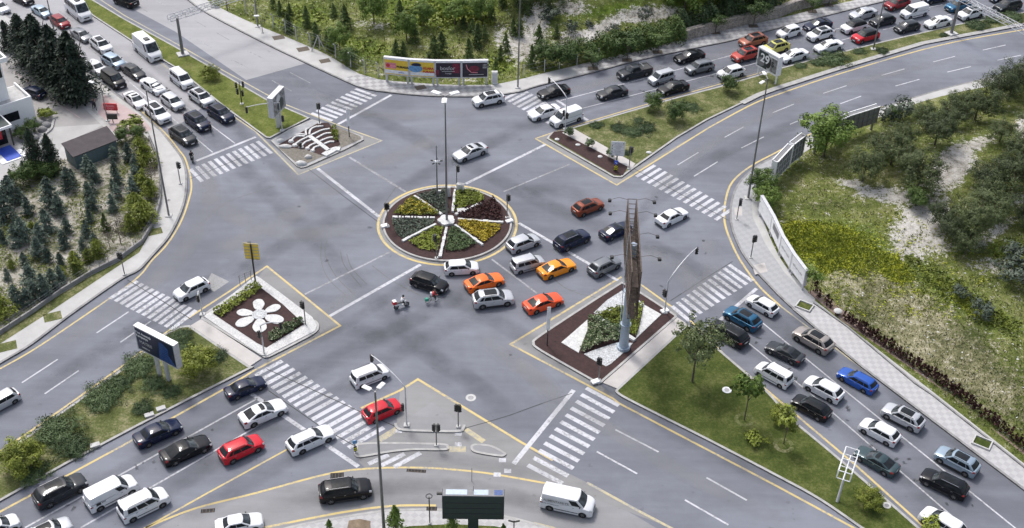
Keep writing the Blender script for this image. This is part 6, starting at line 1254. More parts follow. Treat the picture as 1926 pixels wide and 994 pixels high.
# red banner and black board on the pink pavement
p = G(210, 212, Z); e = empty('red_banner', p, R(-3)); tag(e, 'small red banner with white lettering on the pink pavement', 'banner')
for s in (-.8, .8): MB().tube([(s, 0, 0), (s, 0, 1.2)], .04, 6).build('leg', M['steel'], e)
MB().box((0, -.05, .95), (2.0, .08, 1.1), bev=.1).build('banner_panel', M['red'], e); put(e, text_mesh('Satılık', .5, M['poster_pink'], bold=.02), 0, 1.1, -.1); put(e, text_mesh('Daire', .42, M['poster_pink'], bold=.02), 0, .65, -.1)
p = G(213, 231, Z); e = empty('black_board', p, R(3)); tag(e, 'black rectangular board on a short post at the pink pavement', 'sign'); MB().box((0, 0, .95), (1.45, .1, .85), bev=.02).build('panel', M['black'], e); MB().box((0, 0, .26), (.12, .1, .52)).build('post', M['steel'], e)
# white sign frame over the lawn
pb2 = G(1574.5, 944, Z); e = empty('white_sign_frame', pb2); tag(e, 'empty white double sign frame on a leaning pale pole over the lawn', 'sign frame')
def rel(px, py, z): q = G(px, py, z+Z)-pb2; return Vector((q.x, q.y, z))
a_, b_ = rel(1590, 899, 3.1), rel(1599, 855, 3.9)
ctr = rel(1593, 880, 3.6)
MB().tube([(0, 0, 0), (ctr.x*.55, ctr.y*.55, 2.0), (ctr.x, ctr.y, 3.6)], .14, 10, r2=.09).build('pole', M['steel_light'], e, 60)
ax_ = Vector((rel(1601, 852, 3.9).x-rel(1586, 898, 3.9).x, rel(1601, 852, 3.9).y-rel(1586, 898, 3.9).y, 0)).normalized(); sd_ = Vector((ax_.y, -ax_.x, 0))
for s in (-.62, .62):
    mb = MB(); c1 = ctr+sd_*s; P = [c1-ax_*1.7+Vector((0, 0, .0)), c1+ax_*1.7, c1+ax_*1.7+Vector((0, 0, 1.0)), c1-ax_*1.7+Vector((0, 0, 1.0))]
    for i in range(4): mb.tube([P[i], P[(i+1) % 4]], .05, 5)
    mb.build('frame', M['white_paint'], e)
mb = MB()
for u in (-1.7, 0, 1.7):
    for z_ in (0, 1.0): mb.tube([ctr+ax_*u-sd_*.62+Vector((0, 0, z_)), ctr+ax_*u+sd_*.62+Vector((0, 0, z_))], .045, 5)
mb.tube([ctr-ax_*1.7, ctr+ax_*1.7], .06, 5); mb.build('cross_members', M['white_paint'], e)
# ================================================================== VEHICLES
CT = {  # length, width, height, belt, hood front z, cowl z, tail z, cowl, roof front, roof rear, tail fractions, wheel radius, wheelbase fractions
 'sedan':  dict(L=4.65, W=1.82, H=1.45, belt=.94, zh=.70, zc=.95, zt=1.02, c0=.245, r0=.42, r1=.71, c1=.87, wr=.32, w0=.19, w1=.79),
 'coupe':  dict(L=4.65, W=1.86, H=1.42, belt=.93, zh=.68, zc=.93, zt=1.00, c0=.27, r0=.44, r1=.68, c1=.93, wr=.34, w0=.19, w1=.80),
 'hatch':  dict(L=4.15, W=1.79, H=1.50, belt=.96, zh=.74, zc=.97, zt=.98, c0=.21, r0=.385, r1=.85, c1=.965, wr=.31, w0=.19, w1=.80),
 'suv':    dict(L=4.45, W=1.88, H=1.66, belt=1.07, zh=.86, zc=1.08, zt=1.10, c0=.22, r0=.37, r1=.84, c1=.965, wr=.36, w0=.19, w1=.80),
 'bigsuv': dict(L=4.85, W=1.92, H=1.75, belt=1.12, zh=.92, zc=1.14, zt=1.12, c0=.235, r0=.37, r1=.875, c1=.975, wr=.38, w0=.18, w1=.79),
 'wagon':  dict(L=4.75, W=1.83, H=1.49, belt=.96, zh=.72, zc=.97, zt=.97, c0=.25, r0=.41, r1=.87, c1=.965, wr=.33, w0=.19, w1=.78),
 'mpv':    dict(L=4.45, W=1.83, H=1.84, belt=1.10, zh=.86, zc=1.12, zt=1.0, c0=.19, r0=.33, r1=.955, c1=.985, wr=.32, w0=.19, w1=.82),
 'van':    dict(L=4.65, W=1.86, H=1.86, belt=1.12, zh=.86, zc=1.12, zt=1.0, c0=.18, r0=.31, r1=.975, c1=.99, wr=.33, w0=.18, w1=.82),
 'bigvan': dict(L=5.1, W=1.98, H=2.05, belt=1.22, zh=.95, zc=1.22, zt=1.1, c0=.15, r0=.28, r1=.975, c1=.99, wr=.35, w0=.18, w1=.80),
 'minibus':dict(L=5.95, W=2.06, H=2.65, belt=1.40, zh=1.0, zc=1.36, zt=1.2, c0=.12, r0=.245, r1=.98, c1=.99, wr=.36, w0=.16, w1=.77),
 'pickup': dict(L=5.2, W=1.88, H=1.80, belt=1.12, zh=.95, zc=1.14, zt=1.12, c0=.25, r0=.36, r1=.585, c1=.64, wr=.39, w0=.18, w1=.79)}
WHEELS = {}
def wheel_meshes(r):
    if r in WHEELS: return WHEELS[r]
    mb = MB(); n = 20; pr = [(-.11, r*.62), (-.11, r*.92), (-.085, r), (.085, r), (.11, r*.92), (.11, r*.62), (.06, r*.58)]
    V = [(q*math.cos(2*math.pi*i/n), y, q*math.sin(2*math.pi*i/n)) for i in range(n) for y, q in pr]; k = len(pr)
    F = [(i*k+j, i*k+j+1, ((i+1) % n)*k+j+1, ((i+1) % n)*k+j) for i in range(n) for j in range(k-1)]; mb.add(V, F); ty = mb.mesh('wheel', M['tyre'], 40)
    mb = MB(); q = r*.62; mb.add([(q*math.cos(2*math.pi*i/n), .03, q*math.sin(2*math.pi*i/n)) for i in range(n)], [tuple(range(n))], 1)
    for i in range(5):
        a = 2*math.pi*i/5; c, s = math.cos(a), math.sin(a); w_ = .035
        mb.add([(-s*w_*1.4, .085, c*w_*1.4), (s*w_*1.4, .085, -c*w_*1.4), (q*c+s*w_, .075, q*s-c*w_), (q*c-s*w_, .075, q*s+c*w_)], [(0, 1, 2, 3)])
    mb.add([(q*math.cos(2*math.pi*i/n)*f, .085, q*math.sin(2*math.pi*i/n)*f) for i in range(n) for f in (.88, 1.0)], [(2*i, 2*i+1, 2*((i+1) % n)+1, 2*((i+1) % n)) for i in range(n)])
    rm = mb.mesh('rim', [M['rim'], M['rim_dark']]); WHEELS[r] = (ty, rm); return WHEELS[r]
def sm_(a, b, x): t = min(1, max(0, (x-a)/(b-a))); return t*t*(3-2*t)
def make_vehicle(kind):
    """prototype facing +X, built from a lofted lower body and a glazed cabin"""
    q = CT[kind]; Lc, Wd, H = q['L'], q['W'], q['H']; hw = Wd/2; wr = q['wr']; xf = Lc/2; X = lambda f: xf-f*Lc; boxy = kind in ('van', 'mpv', 'bigvan', 'minibus')
    root = empty('vehicle', (0, 0, 0)); parts = {}
    clad = kind in ('suv', 'bigsuv', 'pickup')
    def top(f):
        if f < q['c0']: a = sm_(0, .10, f)**.5 if f > 0 else 0; return (q['zh']-.12)+.12*min(1, (f/.035))**.6*1.0+(q['zc']-q['zh'])*(f/q['c0'])**(.8)
        if f < q['c1']: return q['belt']+(q['zt']-q['belt'])*(f-q['c0'])/(q['c1']-q['c0'])
        return q['zt']-(.05 if kind != 'pickup' else 0)*((f-q['c1'])/max(.01, 1-q['c1']))**2
    def half(f):
        a = .80+.20*(1-(1-min(1, f/.13))**2.2) if f < .13 else 1.0; b = (.88 if not boxy else .95)+(.12 if not boxy else .05)*(1-(1-min(1, (1-f)/.10))**2.2) if f > .90 else 1.0
        return hw*min(a, b)
    xs = {0, .008, .03, .06, .10, .15, .20, q['c0'], .3, .35, .4, .45, .5, .55, .6, .65, .7, .75, .85, .9, .94, .97, .992, 1.0, q['c1']}
    ra = wr+.055; R_ = ra/Lc
    fl_ = sorted(x for x in xs if min(abs(x-q['w0']), abs(x-q['w1'])) > R_*1.04)
    for w0 in (q['w0'], q['w1']):
        fl_ += [w0-R_-.0008, w0+R_+.0008]+[w0-R_*math.cos(math.pi*i/9) for i in range(10)]
    fl_ = sorted(fl_); V = []; rings = []; sill = .19 if not clad else .25
    for f in fl_:
        zb = sill+(.07 if f < .004 or f > .996 else 0)
        for w0 in (q['w0'], q['w1']):
            if abs(f-w0) <= R_+1e-6: zb = max(zb, wr+math.sqrt(max(0, ra*ra-((f-w0)*Lc)**2)))
        zt = top(f); w_ = half(f); e = .0
        if f < .004: zt -= .08; w_ -= .03
        if f > .996: w_ -= .02; zt -= .03 if kind != 'pickup' else 0
        zm = max(zb+.02, .52 if not boxy else .6); zs = max(zm+.01, zt-.16)
        half_ring = [(0, zb), (w_-.10, zb), (w_-.015, zb+.025), (w_+.01, zm), (w_-.012, zs), (w_-.045, zt-.045), (w_-.14, zt), (w_*.45, zt+.028), (0, zt+.035)]
        ring = [(X(f), y, z) for y, z in half_ring]+[(X(f), -y, z) for y, z in half_ring[-2:0:-1]]; rings.append(ring)
    m = len(rings[0]); k = 9; mb = MB(); V = [p for r_ in rings for p in r_]; F = []; MI = []
    for i in range(len(rings)-1):
        for j in range(m):
            jj = (j+1) % m; F.append((i*m+j, i*m+jj, (i+1)*m+jj, (i+1)*m+j)); s = j if j < k-1 else m-1-j
            MI.append(1 if s == 0 or s == 1 or (clad and s == 2 and False) else 0)
    F += [tuple(range(m-1, -1, -1)), tuple((len(rings)-1)*m+j for j in range(m))]; MI += [0, 0]
    F = [f_[::-1] for f_ in F]; mb.add(V, F); mb.mi = MI
    body = mb.build('body', [PAINT['white'], M['trim']], root, 38)
    # cabin
    wb = hw-.085; wt = hw-(.25 if not boxy else .17); zb_ = q['belt']-.03; ze = H-.075; xa0, xa1, xb0, xb1 = X(q['c0'])+.03, X(q['r0']), X(q['c1'])-.0, X(q['r1'])
    if kind == 'minibus': wt = hw-.16
    def lv(v):
        u = v; s = math.sin(u*math.pi/2)
        fx = xa0+(xa1-xa0)*(u**1.08); rx = xb0+(xb1-xb0)*(u**(1.15 if kind in ('sedan', 'coupe') else 1.5)); w_ = wb+(wt-wb)*(u**1.35 if not boxy else u**2.6)
        z = zb_+(ze-zb_)*(u if v < 1 else 1); return fx, rx, w_, z
    bulge = .16 if not boxy else .12
    def front(yf, v, o=0.0):
        fx, rx, w_, z = lv(v); return (fx-bulge*yf*yf*(1.0 if abs(yf) < .95 else 1.15)+o, yf*w_*(.97), z+o*.8)
    def rear(yf, v, o=0.0):
        fx, rx, w_, z = lv(v); return (rx+.10*yf*yf-o, yf*w_*.97, z+o*.6)
    def sidep(sf, v, sg, o=0.0):
        fx, rx, w_, z = lv(v); x0, x1 = fx-bulge*1.15-.02, rx+.12; x = x0+(x1-x0)*sf; return (x, sg*(w_*(1-.035*(2*sf-1)**2)+.012+o), z+o*.3)
    def roofp(sf, yf, o=0.0):
        f0, r0 = front(yf, 1), rear(yf, 1); x = f0[0]+(r0[0]-f0[0])*sf; return (x, yf*wt*.97, ze+.075*(1-yf*yf)*math.sin(math.pi*min(1, max(0, sf)))**.45+o)
    vs_ = [0, .12, .3, .5, .7, .85, .94, 1.0]; mb = MB()
    def grid(fn, us, vs2, flip=False, mi=0, dst=None):
        dst = dst or mb; P = [fn(u, v) for v in vs2 for u in us]; n = len(us); Fs = [(j*n+i, j*n+i+1, (j+1)*n+i+1, (j+1)*n+i) for j in range(len(vs2)-1) for i in range(n-1)]
        dst.add(P, [f_[::-1] for f_ in Fs] if flip else Fs, mi); return dst
    ys = [-1, -.95, -.7, -.35, 0, .35, .7, .95, 1]; ss = [0, .04, .15, .3, .45, .6, .75, .88, .96, 1]
    loop = lambda v: [front(y, v) for y in ys]+[sidep(s, v, 1) for s in ss]+[rear(-y, v) for y in ys]+[sidep(1-s, v, -1) for s in ss]
    P = []; n = 0
    for v in vs_: l = loop(v); n = len(l); P += l
    mb.add(P, [(j*n+i, j*n+(i+1) % n, (j+1)*n+(i+1) % n, (j+1)*n+i) for j in range(len(vs_)-1) for i in range(n)])
    rs = [0, .06, .2, .4, .6, .8, .94, 1]; ry = [-1.03, -.9, -.6, -.3, 0, .3, .6, .9, 1.03]
    grid(lambda u, v: roofp(v, u), ry, rs, True)
    cab = mb.build('cabin', [PAINT['white']], root, 40)
    def pane(name, fn, us, vs2, mat, flip=False, parent=root):
        d = MB(); grid(fn, us, vs2, flip, dst=d); return d.build(name, M[mat], parent, 60)
    lin = lambda a, b, n_: [a+(b-a)*i/(n_-1) for i in range(n_)]
    o = .012
    pane('windscreen', lambda u, v: front(u, v, o), lin(-.90, .90, 9), lin(.06, .93, 6), 'windscreen')
    if kind not in ('van', 'bigvan'): pane('rear_window', lambda u, v: rear(u, v, o), lin(-.84, .84, 9), lin(.16, .88, 6), 'glass', True)
    g0, g1 = .06, (.95 if kind in ('sedan', 'coupe') else .93); wins = {'van': [(.05, .24)], 'bigvan': [(.05, .26)], 'minibus': [(.04, .17), (.19, .43), (.45, .69), (.71, .94)], 'mpv': [(.05, .30), (.32, .60), (.63, .90)], 'pickup': [(.07, .48), (.52, .92)],
            'suv': [(.06, .42), (.44, .74), (.77, .90)], 'bigsuv': [(.06, .38), (.40, .70), (.73, .92)], 'wagon': [(.06, .38), (.40, .68), (.71, .92)]}.get(kind, [(.07, .48), (.50, .88)])
    for a, b in wins:
        for sg in (1, -1): pane('side_window', lambda u, v: sidep(u, v, sg, .008), lin(a, b, 6), lin(.14, .84, 5), 'glass', sg > 0)
    # roof furniture
    if kind in ('suv', 'bigsuv', 'wagon', 'mpv'):
        for sg in (1, -1):
            p = [roofp(s, sg*.93, .045) for s in (.08, .35, .65, .92)]; MB().tube(p, .022, 5).build('roof_rail', M['trim' if kind != 'bigsuv' else 'chrome'], root)
    if kind in ('suv', 'coupe', 'bigsuv'): pane('sunroof', lambda u, v: roofp(v, u, .006), lin(-.72, .72, 7), lin(.10, .76 if kind != 'coupe' else .50, 6), 'glass', True)
    if kind == 'minibus': MB().box((X(.45), 0, H+.06), (.9, .7, .14), bev=.04).build('roof_vent', M['trim'], root)
    # lamps, grille, plates, mirrors
    def patch(name, f0, f1, js, mat, off=.012):
        idx = [i for i, f in enumerate(fl_) if f0-1e-6 <= f <= f1+1e-6]
        for sg in (1, -1):
            P = []
            for i in idx:
                for j in js:
                    p = rings[i][j]; c = Vector((p[0], p[1]*sg, p[2])); d = Vector((0, c.y, (c.z-.6)*.6)); 
                    if f0 < .2: d.x = .25*(1-(fl_[i])/.12)
                    else: d.x = -.4
                    d.normalize(); P.append(tuple(c+d*off))
            n_ = len(js); Fs = [(i*n_+j, i*n_+j+1, (i+1)*n_+j+1, (i+1)*n_+j) for i in range(len(idx)-1) for j in range(n_-1)]
            MB().add(P, Fs if sg > 0 else [f_[::-1] for f_ in Fs]).build(name, M[mat], root, 60)
    patch('headlight', .006, .075, [4, 5, 6], 'lamp_clear'); patch('tail_light', .93, .996, [4, 5, 6] if not boxy else [4, 5], 'lamp_red')
    zg = q['zh']-.26; yb = half(.0)
    MB().box((xf+.004, 0, zg), (.05, yb*1.05, .20), bev=.02).build('grille', M['trim'], root); MB().box((xf-.01, 0, .34), (.06, yb*1.5, .14), bev=.02).build('bumper_intake', M['trim'], root)
    MB().box((xf+.034, 0, .46), (.02, .50, .115)).build('number_plate', M['plate'], root); zr = .80 if kind not in ('sedan', 'coupe', 'hatch') else .74; MB().box((-xf-.008, 0, zr), (.02, .50, .115)).build('number_plate', M['plate'], root)
    MB().box((-xf+.0, 0, .36), (.07, half(1.0)*1.6, .20), bev=.02).build('rear_bumper', M['trim'], root)
    for sg in (1, -1):
        x, y, z = sidep(.05, .16, sg); MB().box((x-.02, y+sg*.13, z+.04), (.13, .20, .14), bev=.035).build('mirror', M['trim'], root)
        if kind != 'minibus':
            for f_, in ((.52,), (.72,)) if kind not in ('van', 'bigvan') else ((.36,),): MB().box((X(f_), sg*(hw-.005), q['belt']-.14), (.18, .03, .03)).build('door_handle', M['chrome'], root)
        if clad: MB().box((X((q['w0']+q['w1'])/2), sg*(hw+.004), .33), (Lc*(q['w1']-q['w0'])-2*ra-.04, .04, .17), bev=.015).build('side_cladding', M['trim'], root)
    if boxy: 
        for sg in (1, -1): MB().box((X((q['w0']+q['w1'])/2), sg*(hw+.006), .50), (Lc*(q['w1']-q['w0'])-2*ra-.1, .03, .09), bev=.01).build('rub_strip', M['trim'], root)
        MB().box((-xf-.002, 0, 1.2), (.012, .02, 1.0)).build('door_seam', M['trim'], root)
    if kind == 'pickup':
        z0_ = q['zt']; x0, x1 = X(.66), X(.985); MB().box(((x0+x1)/2, 0, z0_+.045), (x0-x1, (hw-.17)*2, .025)).build('bed_floor', M['trim'], root)
        mb = MB()
        for sg in (1, -1): mb.box(((x0+x1)/2, sg*(hw-.11), z0_+.06), (x0-x1+.05, .12, .12), bev=.02)
        mb.box((x1, 0, z0_+.06), (.10, (hw-.1)*2, .12), bev=.02); mb.build('bed_rail', M['trim'], root); MB().tube([(x0-.1, -hw+.2, z0_), (x0-.25, -hw+.25, z0_+.55), (x0-.25, hw-.25, z0_+.55), (x0-.1, hw-.2, z0_)], .04, 6).build('roll_bar', M['chrome'], root)
    ty, rm = wheel_meshes(wr)
    for f in (q['w0'], q['w1']):
        for sg in (1, -1):
            o_ = link(bpy.data.objects.new('wheel', ty), root); o_.location = (X(f), sg*(hw-.105), wr); o_.rotation_euler = (0, 0, 0 if sg > 0 else math.pi); link(bpy.data.objects.new('rim', rm), o_)
    return root
PROTO = {}; used = set()
NAMES = dict(sedan='sedan_car', coupe='sedan_car', hatch='hatchback_car', suv='suv_car', bigsuv='suv_car', wagon='estate_car', mpv='people_carrier', van='delivery_van', bigvan='delivery_van', minibus='minibus', pickup='pickup_truck')
CATS = dict(van='van', bigvan='van', minibus='minibus', pickup='pickup', mpv='van')
def car(t, fx, fy, rx, ry, kind, col, label, group=None, roof=None, glass=None):
    f, r = (T(t, fx, fy), T(t, rx, ry)) if t else ((fx, fy), (rx, ry)); zf = .55
    a, b = G(*f, zf), G(*r, zf); d = a-b; mid = (a+b)/2; q = CT[kind]; s = min(1.06, max(.93, d.length/q['L']*1.02))
    if kind not in PROTO: PROTO[kind] = make_vehicle(kind)
    o = copy_tree(PROTO[kind]); o.name = NAMES[kind]; o.location = (mid.x, mid.y, 0 if t != 99 else Z); o.rotation_euler = (0, 0, math.atan2(d.y, d.x)); o.scale = (s, s, s)
    for c in list(o.children):
        n_ = c.name.split('.')[0]
        if n_ in ('body', 'cabin'):
            ms = c.material_slots[0]; ms.link = 'OBJECT'; ms.material = PAINT[col if n_ == 'body' or not roof else roof]
        elif roof == 'two' and n_ == 'cabin': pass
    tag(o, label, CATS.get(kind, 'car'), group); o['_len'] = d.length; return o
def plainroof(o):
    for c in list(o.children):
        if c.name.split('.')[0] == 'sunroof': bpy.data.objects.remove(c)
GQ1, GQ2, GQ3, GQ4 = 'queue of vehicles in the upper left road', 'queue of vehicles in the upper right road', 'queue of vehicles in the lower left road', 'queue of vehicles in the lower right road'
GX = 'vehicles crossing the junction'
CARS = [
 (1,45,85,-50,20,'sedan','silver','silver car cut by the left edge of the photo in the upper left queue',GQ1),
 (1,220,22,110,-30,'suv','black','black car at the very top of the upper left queue',GQ1),
 (1,350,112,252,55,'sedan','light_blue','blue grey car behind the dark red one at the top of the upper left queue',GQ1),
 (1,478,190,388,130,'hatch','dark_red','dark red hatchback beside the cedars in the upper left queue',GQ1),
 (1,650,160,485,25,'minibus','white','white minibus with dark side windows at the top of the upper left queue',GQ1),
 (1,640,288,535,222,'sedan','grey','slate grey sedan right behind the dark red hatchback in the upper left queue',GQ1),
 (1,782,375,678,292,'suv','white','white car with dark glass roof ahead of the slate grey sedan',GQ1),
 (1,878,478,757,412,'hatch','light_blue','light blue hatchback between the cedars and the dark grey sedan',GQ1),
 (1,748,525,640,450,'sedan','white','white car half hidden by the largest cedar',GQ1),
 (1,900,640,740,525,'mpv','black','long black passenger van beside the pink pavement',GQ1),
 (1,1022,560,905,480,'sedan','dark_grey','dark grey sedan behind a white sedan in the middle lane of the upper left queue',GQ1),
 (1,1155,450,975,300,'minibus','white','white panel van with high roof next to the grass strip in the upper left queue',GQ1),
 (1,1372,632,1245,530,'mpv','white','white boxy people carrier next to the round golden bush',GQ1),
 (1,1165,665,1038,585,'sedan','white','white sedan between the long black van and the white people carrier',GQ1),
 (1,1030,768,922,680,'coupe','white','white coupe with dark glass roof right in front of the long black van',GQ1),
 (1,1303,780,1182,692,'hatch','silver','silver white estate behind the navy off roader that has a person beside it',GQ1),
 (1,1513,755,1388,668,'suv','silver','silver off roader with black roof panel behind the leading dark car by the grass strip',GQ1),
 (1,1203,880,1068,768,'bigsuv','white','large white off roader with dark roof near the pink pavement',GQ1),
 (1,1658,868,1522,782,'suv','navy','dark navy car first at the stop line next to the grass strip',GQ1),
 (1,1485,928,1360,835,'suv','navy','navy off roader with a person in black standing beside it',GQ1),
 (5,1388,115,1250,18,'suv','dark_grey','dark grey car first in the left lane beside the motorcycle',GQ1),
 (1,838,-12,975,38,'suv','black','black car driving away alone on the pale road at the top',None),
 (99,0,0,0,0,'hatch','navy','',None),
 (2,1572,742,1778,700,'suv','white','white car with black wheels turning at the end of the four hoardings',GX),
 (3,208,688,412,640,'coupe','black','black sedan first in the kerb lane of the upper right queue',GQ2),
 (3,632,692,828,648,'sedan','dark_grey','dark grey sedan alone in the middle lane behind the white delivery van',GQ2),
 (3,780,552,1002,500,'pickup','dark_grey','dark grey pickup truck beside the street trees',GQ2),
 (3,1005,588,1162,542,'mpv','silver','silver white people carrier between the pickup and a black sedan',GQ2),
 (3,1060,665,1275,608,'sedan','black','black sedan next to the median in front of the silver people carrier',GQ2),
 (3,1188,432,1382,388,'coupe','black','black coupe sedan in the kerb lane behind the pickup',GQ2),
 (3,1268,512,1448,470,'bigsuv','grey','dark off roader with pale roof behind the silver people carrier',GQ2),
 (3,1492,550,1682,502,'hatch','white','white hatchback next to the median before the round bush',GQ2),
 (3,1603,425,1778,378,'suv','brick_red','brick red off roader in the upper right queue beside the white framed poster',GQ2),
 (3,1648,322,1838,278,'suv','copper','copper coloured off roader with dark roof in the kerb lane',GQ2),
 (4,38,372,207,328,'suv','yellow','pale yellow small car with black roof above the white framed poster',GQ2),
 (3,142,842,342,782,'sedan','white','white sedan stopped on the zebra crossing beside the white delivery van',GQ2),
 (3,290,895,508,818,'van','white','white delivery van at the stop line behind the curved signal arm',GQ2),
 (4,143,258,300,212,'hatch','white','small white hatchback in the kerb lane ahead of a navy car',GQ2),
 (4,335,205,518,162,'coupe','navy','navy coupe styled car in the kerb lane of the upper right queue',GQ2),
 (4,358,278,532,232,'suv','white','white off roader with silver roof panel in the middle lane above a white sedan',GQ2),
 (4,408,362,600,316,'sedan','white','white sedan with large boot between the white off roader and the juniper',GQ2),
 (4,160,432,348,380,'sedan','white','white sedan next to the median right of the white framed poster',GQ2),
 (4,660,125,848,82,'sedan','silver','silver sedan in the kerb lane beside the rubble wall',GQ2),
 (4,603,222,772,178,'suv','white','white car with black roof in the middle lane behind the bright red one',GQ2,'black'),
 (4,683,292,855,245,'suv','red','bright red car with black roof next to the median',GQ2,'black'),
 (4,808,172,978,132,'hatch','dark_grey','dark grey hatchback above another dark hatchback, left of the small white van',GQ2),
 (4,913,58,1078,12,'suv','dark_red','dark red car at the top of the kerb lane',GQ2),
 (4,988,218,1150,180,'hatch','dark_grey','dark grey hatchback next to the median between the bright red car and a white sedan',GQ2),
 (4,1025,118,1215,72,'van','white','small white van without side windows in the upper right queue',GQ2),
 (4,1198,188,1385,142,'sedan','white','white sedan left of the gantry leg',GQ2),
 (4,1190,5,1345,-28,'suv','navy','navy car cut by the top edge in the kerb lane',GQ2),
 (4,1355,68,1520,28,'suv','teal_blue','dark blue grey car above the white one at the gantry leg',GQ2),
 (4,1438,128,1608,85,'suv','white','white car right of the gantry leg',GQ2),
 (4,1695,75,1888,28,'bigsuv','dark_grey','large dark off roader right of the white car under the gantry',GQ2),
 (4,1678,0,1835,-38,'sedan','navy','navy car at the top right corner cut by the edge',GQ2),
 (6,1433,222,1655,140,'coupe','silver','silver coupe crossing alone behind the roundabout',GX),
 (7,652,540,462,612,'suv','burnt_orange','burnt orange off roader with dark roof right of the roundabout',GX),
 (7,1255,600,1068,690,'sedan','white','white sedan alone right of the tall billboard column',GX),
 (7,855,700,662,785,'coupe','navy','dark navy coupe half hidden by the tall billboard column',GX),
 (7,550,768,335,862,'bigsuv','navy','dark navy off roader between the silver hatchback and the navy coupe',GX),
 (7,195,795,-12,872,'hatch','silver','silver hatchback touching the right rim of the roundabout',GX),
 (11,230,0,18,58,'mpv','silver','silver people carrier with black roof rails behind the amber taxi coloured sedan',GX),
 (11,450,15,215,102,'coupe','amber','amber yellow sedan right of the silver people carrier',GX),
 (11,770,0,580,92,'suv','grey','silver grey car with pale roof beside the yellow corner of the billboard island',GX),
 (10,1775,120,1520,195,'coupe','orange','bright orange sedan between the white hatchback and the silver off roader',GX),
 (10,1605,48,1362,62,'hatch','white','white hatchback at the bottom rim of the roundabout',GX),
 (10,1372,205,1135,130,'suv','black','black off roader beside the cyclist',GX),
 (10,1855,265,1568,300,'suv','silver','silver off roader with black wheels below the orange sedan',GX),
 (11,360,262,110,350,'coupe','orange_red','orange red sedan nearest to the billboard island',GX),
 (10,948,785,702,880,'mpv','white','white tall family car below the curved signal arm',GX),
 (14,1035,95,788,200,'hatch','red','bright red hatchback rolling over the lower left zebra crossing',GX),
 (9,1265,262,1488,158,'hatch','white','white hatchback leaving past the left zebra crossing',GX),
 (0,-30,772,30,740,'hatch','silver','silver car cut by the left edge on the left road',None),
 (0,497,715,426,743,'sedan','navy','dark car first at the lower left stop line beside the flower island',GQ3),
 (0,535,760,454,794,'coupe','white','white sedan with dark sunroof at the lower left stop line',GQ3),
 (13,1292,238,978,378,'sedan','navy','dark navy sedan next to the median behind the leading dark car',GQ3),
 (13,1503,360,1168,505,'coupe','black','long black sedan in the middle lane of the lower left queue',GQ3),
 (13,1878,362,1590,492,'suv','red','bright red off roader with roof rails in the lower left queue',GQ3),
 (14,552,288,242,425,'wagon','white','white estate car on the lower left stop line beside the zebra crossing',GQ3),
 (13,610,645,258,815,'bigsuv','dark_grey','dark grey off roader with silver roof rails next to the pale kerb',GQ3),
 (13,978,655,622,835,'van','white','white panel van without side windows in the lower left queue',GQ3),
 (13,1198,748,868,908,'mpv','white','white people carrier with dark side windows right of the white panel van',GQ3),
 (13,115,932,-150,1055,'hatch','white','white car in the bottom left corner',GQ3),
 (13,492,962,215,1090,'suv','silver','silver car cut by the bottom edge behind the panel van',GQ3),
 (13,1882,930,1560,992,'sedan','white','white sedan on the service road at the bottom',None),
 (14,832,700,462,755,'bigsuv','black','black estate with chrome window line on the service road',None),
 (15,598,852,228,772,'bigvan','white','white delivery van with grey lettering on the service road',None),
 (11,1722,272,1905,375,'hatch','white','small white hatchback first in the outer lane of the lower right queue',GQ4),
 (11,1555,360,1782,485,'suv','teal_blue','teal blue car at the stop line of the lower right queue',GQ4),
 (11,1440,462,1690,605,'bigsuv','black','black off roader behind the spreading tree at the stop line',GQ4),
 (12,272,508,518,650,'suv','beige','beige off roader in the outer lane of the lower right queue',GQ4),
 (12,72,605,312,722,'coupe','dark_grey','dark grey green car in the middle lane behind the teal blue one',GQ4),
 (12,0,762,225,888,'mpv','white','white people carrier next to the lawn in the lower right queue',GQ4),
 (0,1517,715,1582,750,'hatch','white','white hatchback with dark sunroof between white people carrier and bright blue car',GQ4),
 (12,592,795,838,930,'wagon','blue','bright blue estate in the outer lane of the lower right queue',GQ4),
 (16,262,65,502,192,'suv','black','black car next to the lawn behind the white people carrier',GQ4),
 (16,905,128,1178,268,'suv','silver','silver off roader in the outer lane behind the bright blue estate',GQ4),
 (16,745,232,1003,370,'hatch','white','white hatchback without sunroof in the middle of the lower right queue',GQ4),
 (16,712,428,993,590,'coupe','slate_green','slate green coupe beside the empty white sign frame',GQ4),
 (16,1285,440,1575,592,'suv','light_blue','pale blue silver off roader in the outer lane near the right edge',GQ4),
 (16,1185,605,1492,752,'bigsuv','black','large black off roader in the middle lane near the bottom right corner',GQ4),
 (16,1180,872,1480,1060,'hatch','white','white car cut by the bottom edge next to the lawn',GQ4)]
